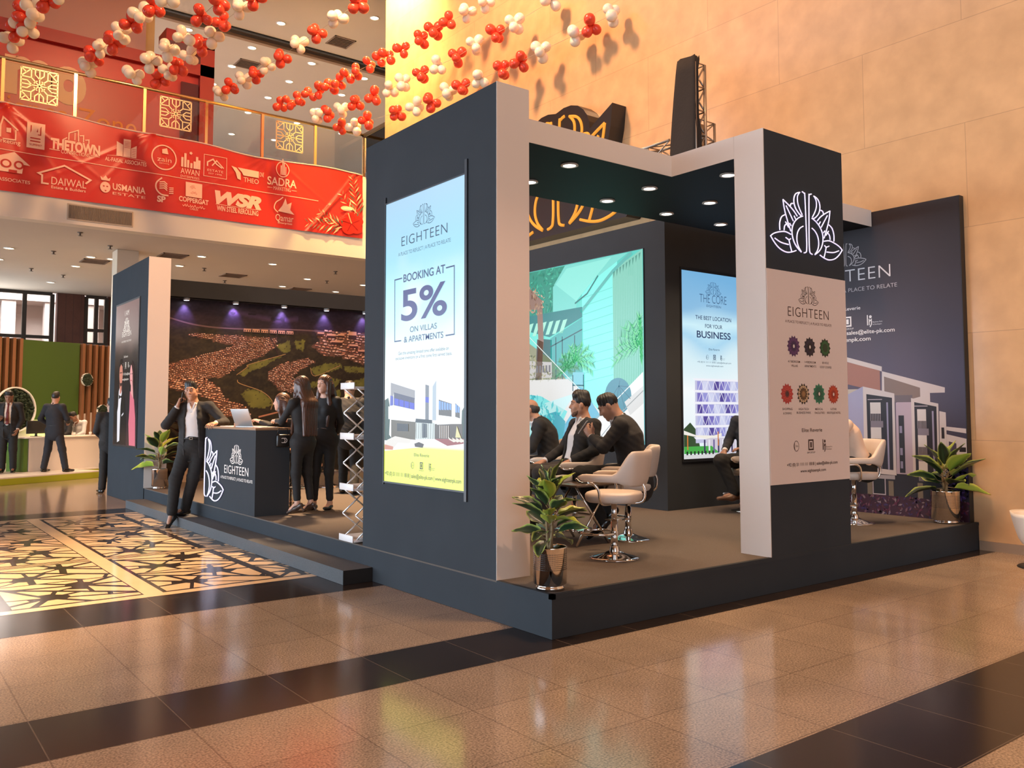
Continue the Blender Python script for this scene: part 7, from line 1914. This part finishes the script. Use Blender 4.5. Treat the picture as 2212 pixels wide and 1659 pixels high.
# 10 man half hidden behind the pillar
person('person in dark suit with a hand on the knee, half hidden behind the pillar side', (5.01, 2.19, H0), tuple((LFT*.62+TWD*.78)[:2]), seatz(
    head=(-.07, .02, 1.28), neck=(-.035, -.03, 1.12), elR=(.27, .04, .83), wrR=(.20, .30, .735), elL=(-.26, .03, .82), wrL=(-.06, .26, .74), knR=(.19, .44, .62), knL=(-.14, .45, .62), anR=(.05, .36, .24), toR=(.17, .48, .18), anL=(-.1, .40, .2)),
    suit=m_suitn, shoe=m_shoeb, skin=m_skin2, headdir=(-.3, 1, 0), hands=(((.6, .6, .2), (0, 0, -1), .5), ((.1, .75, -.6), (0, -.5, -.8), (.45, .4, .4, .5))), h=.0055)
# 11 man in shirt sleeves on the right
person('person in a peach shirt seated right of the board pillar, only the back in view', (4.95, .80, H0), tuple((LFT*.98)[:2]), seatz(
    pelvis=(0, -.08, .64), chest=(0, .06, .96), neck=(0, .19, 1.11), head=(0, .29, 1.21), shL=(-.19, .13, 1.06), shR=(.19, .13, 1.06), elL=(-.24, .30, .84), elR=(.24, .30, .84), wrL=(-.12, .48, .80), wrR=(.12, .48, .80)),
    jacket=False, shirt=m_shirtp, headdir=(0, .95, -.3), hands=((Z0, (0, 0, -1), .5), (Z0, (0, 0, -1), .5)), h=.006)
# 12-16 people at the green booth
def gpos(u, v, z=.16): q = Matrix.Translation(GP) @ Matrix.Rotation(GA, 4, 'Z') @ Vector((u, v, z)); return tuple(q)
person('person in black suit with a dark red tie looking at a phone, far left', gpos(1.10, 1.30), tuple((TWD*.95-LFT*.3)[:2]), pose(
    head=(0, .06, 1.62), elR=(.26, .04, 1.14), wrR=(.10, .28, 1.14), elL=(-.25, -.02, 1.13), wrL=(-.2, .12, .92)), open_front=.06, vneck=.3, tie=m_tie, shirt=m_shirtp, skin=m_skin2, headdir=(0, .8, -.55), headup=(0, .5, .85), hands=((Z0, Z0, .5), ((-.3, .9, .1), (0, 0, 1), .7)), h=.0075, sc=1.04)
o = thing('phone', 'dark phone in the hand of the man with the red tie', 'phone', gpos(1.10, 1.30)); _f = atan2(*(TWD*.95-LFT*.3)[:2][::-1])-pi/2
MB().rbox(-.036, .036, -.07, .07, -.004, .004, .003, 0, Matrix.Translation(Vector(rotz(np.array((.055, .39, 1.23)), _f))) @ Matrix.Rotation(_f, 4, 'Z')).build('body', m_dark, o)
person('person in navy suit standing wide-legged at the white desk, back turned', gpos(1.70, .62), tuple((AWY*1.0-LFT*.12)[:2]), pose(
    hipL=(-.09, 0, .91), knL=(-.17, .05, .50), knR=(.20, .0, .50), anL=(-.18, -.06, .085), anR=(.32, -.04, .085), toL=(-.20, .12, .03), toR=(.37, .12, .03), elL=(-.30, -.05, 1.16), wrL=(-.17, .16, 1.0), elR=(.26, .06, 1.16), wrR=(.14, .28, 1.08), pelvis=(.02, 0, .97)),
    suit=m_suitn, trou=m_suitn, headdir=(-.3, 1, 0), hands=((Z0, Z0, .6), (Z0, Z0, .6)), h=.0075, sc=1.02)
person('person in black suit half hidden behind the far tower, hands in front', (.13, 12.98, .0), tuple((AWY*.75+LFT*.45)[:2]), pose(
    elL=(-.25, .0, 1.14), wrL=(-.10, .18, .98), elR=(.25, .0, 1.14), wrR=(.10, .18, .98), anL=(-.13, -.05, .085), toL=(-.17, .13, .03)), headdir=(-.3, 1, -.05), hands=((Z0, Z0, .6), (Z0, Z0, .6)), h=.0075, sc=1.0)
for (u, l, sh_, jk) in ((3.25, 'person in black seated low behind the white desk, beside the standing man', m_suit, True), (3.68, 'person with bowed head in a white shirt seated behind the white desk', m_shirt, False)):
    q = gpos(u, 2.25)
    person(l, q, tuple((TWD*.9+LFT*.3)[:2]), seatz(head=(0, .16, 1.22), neck=(0, .06, 1.09), pelvis=(0, -.05, .58), hipL=(-.09, .05, .56), hipR=(.09, .05, .56), knL=(-.12, .44, .52), knR=(.12, .44, .52), anL=(-.1, .4, .09), anR=(.1, .4, .09), toL=(-.1, .56, .03), toR=(.1, .56, .03)),
        jacket=jk, shirt=m_shirt, skin=m_skin2, headdir=(0, .8, -.5), headup=(0, .5, .85), hands=((Z0, (0, 0, -1), .4), (Z0, (0, 0, -1), .4)), h=.009)
    c = thing('stool', l.replace('person', 'stool under the person'), 'stool', q); MB().lathe([(.0001, .44), (.18, .44), (.19, .47), (.18, .50), (.0001, .50)], 20).build('seat', m_black, c); MB().cyl((0, 0, .02), (0, 0, .44), .03).lathe([(.0001, .03), (.2, .012), (.2, .001), (.0001, .001)], 20).build('base', m_chrome, c)
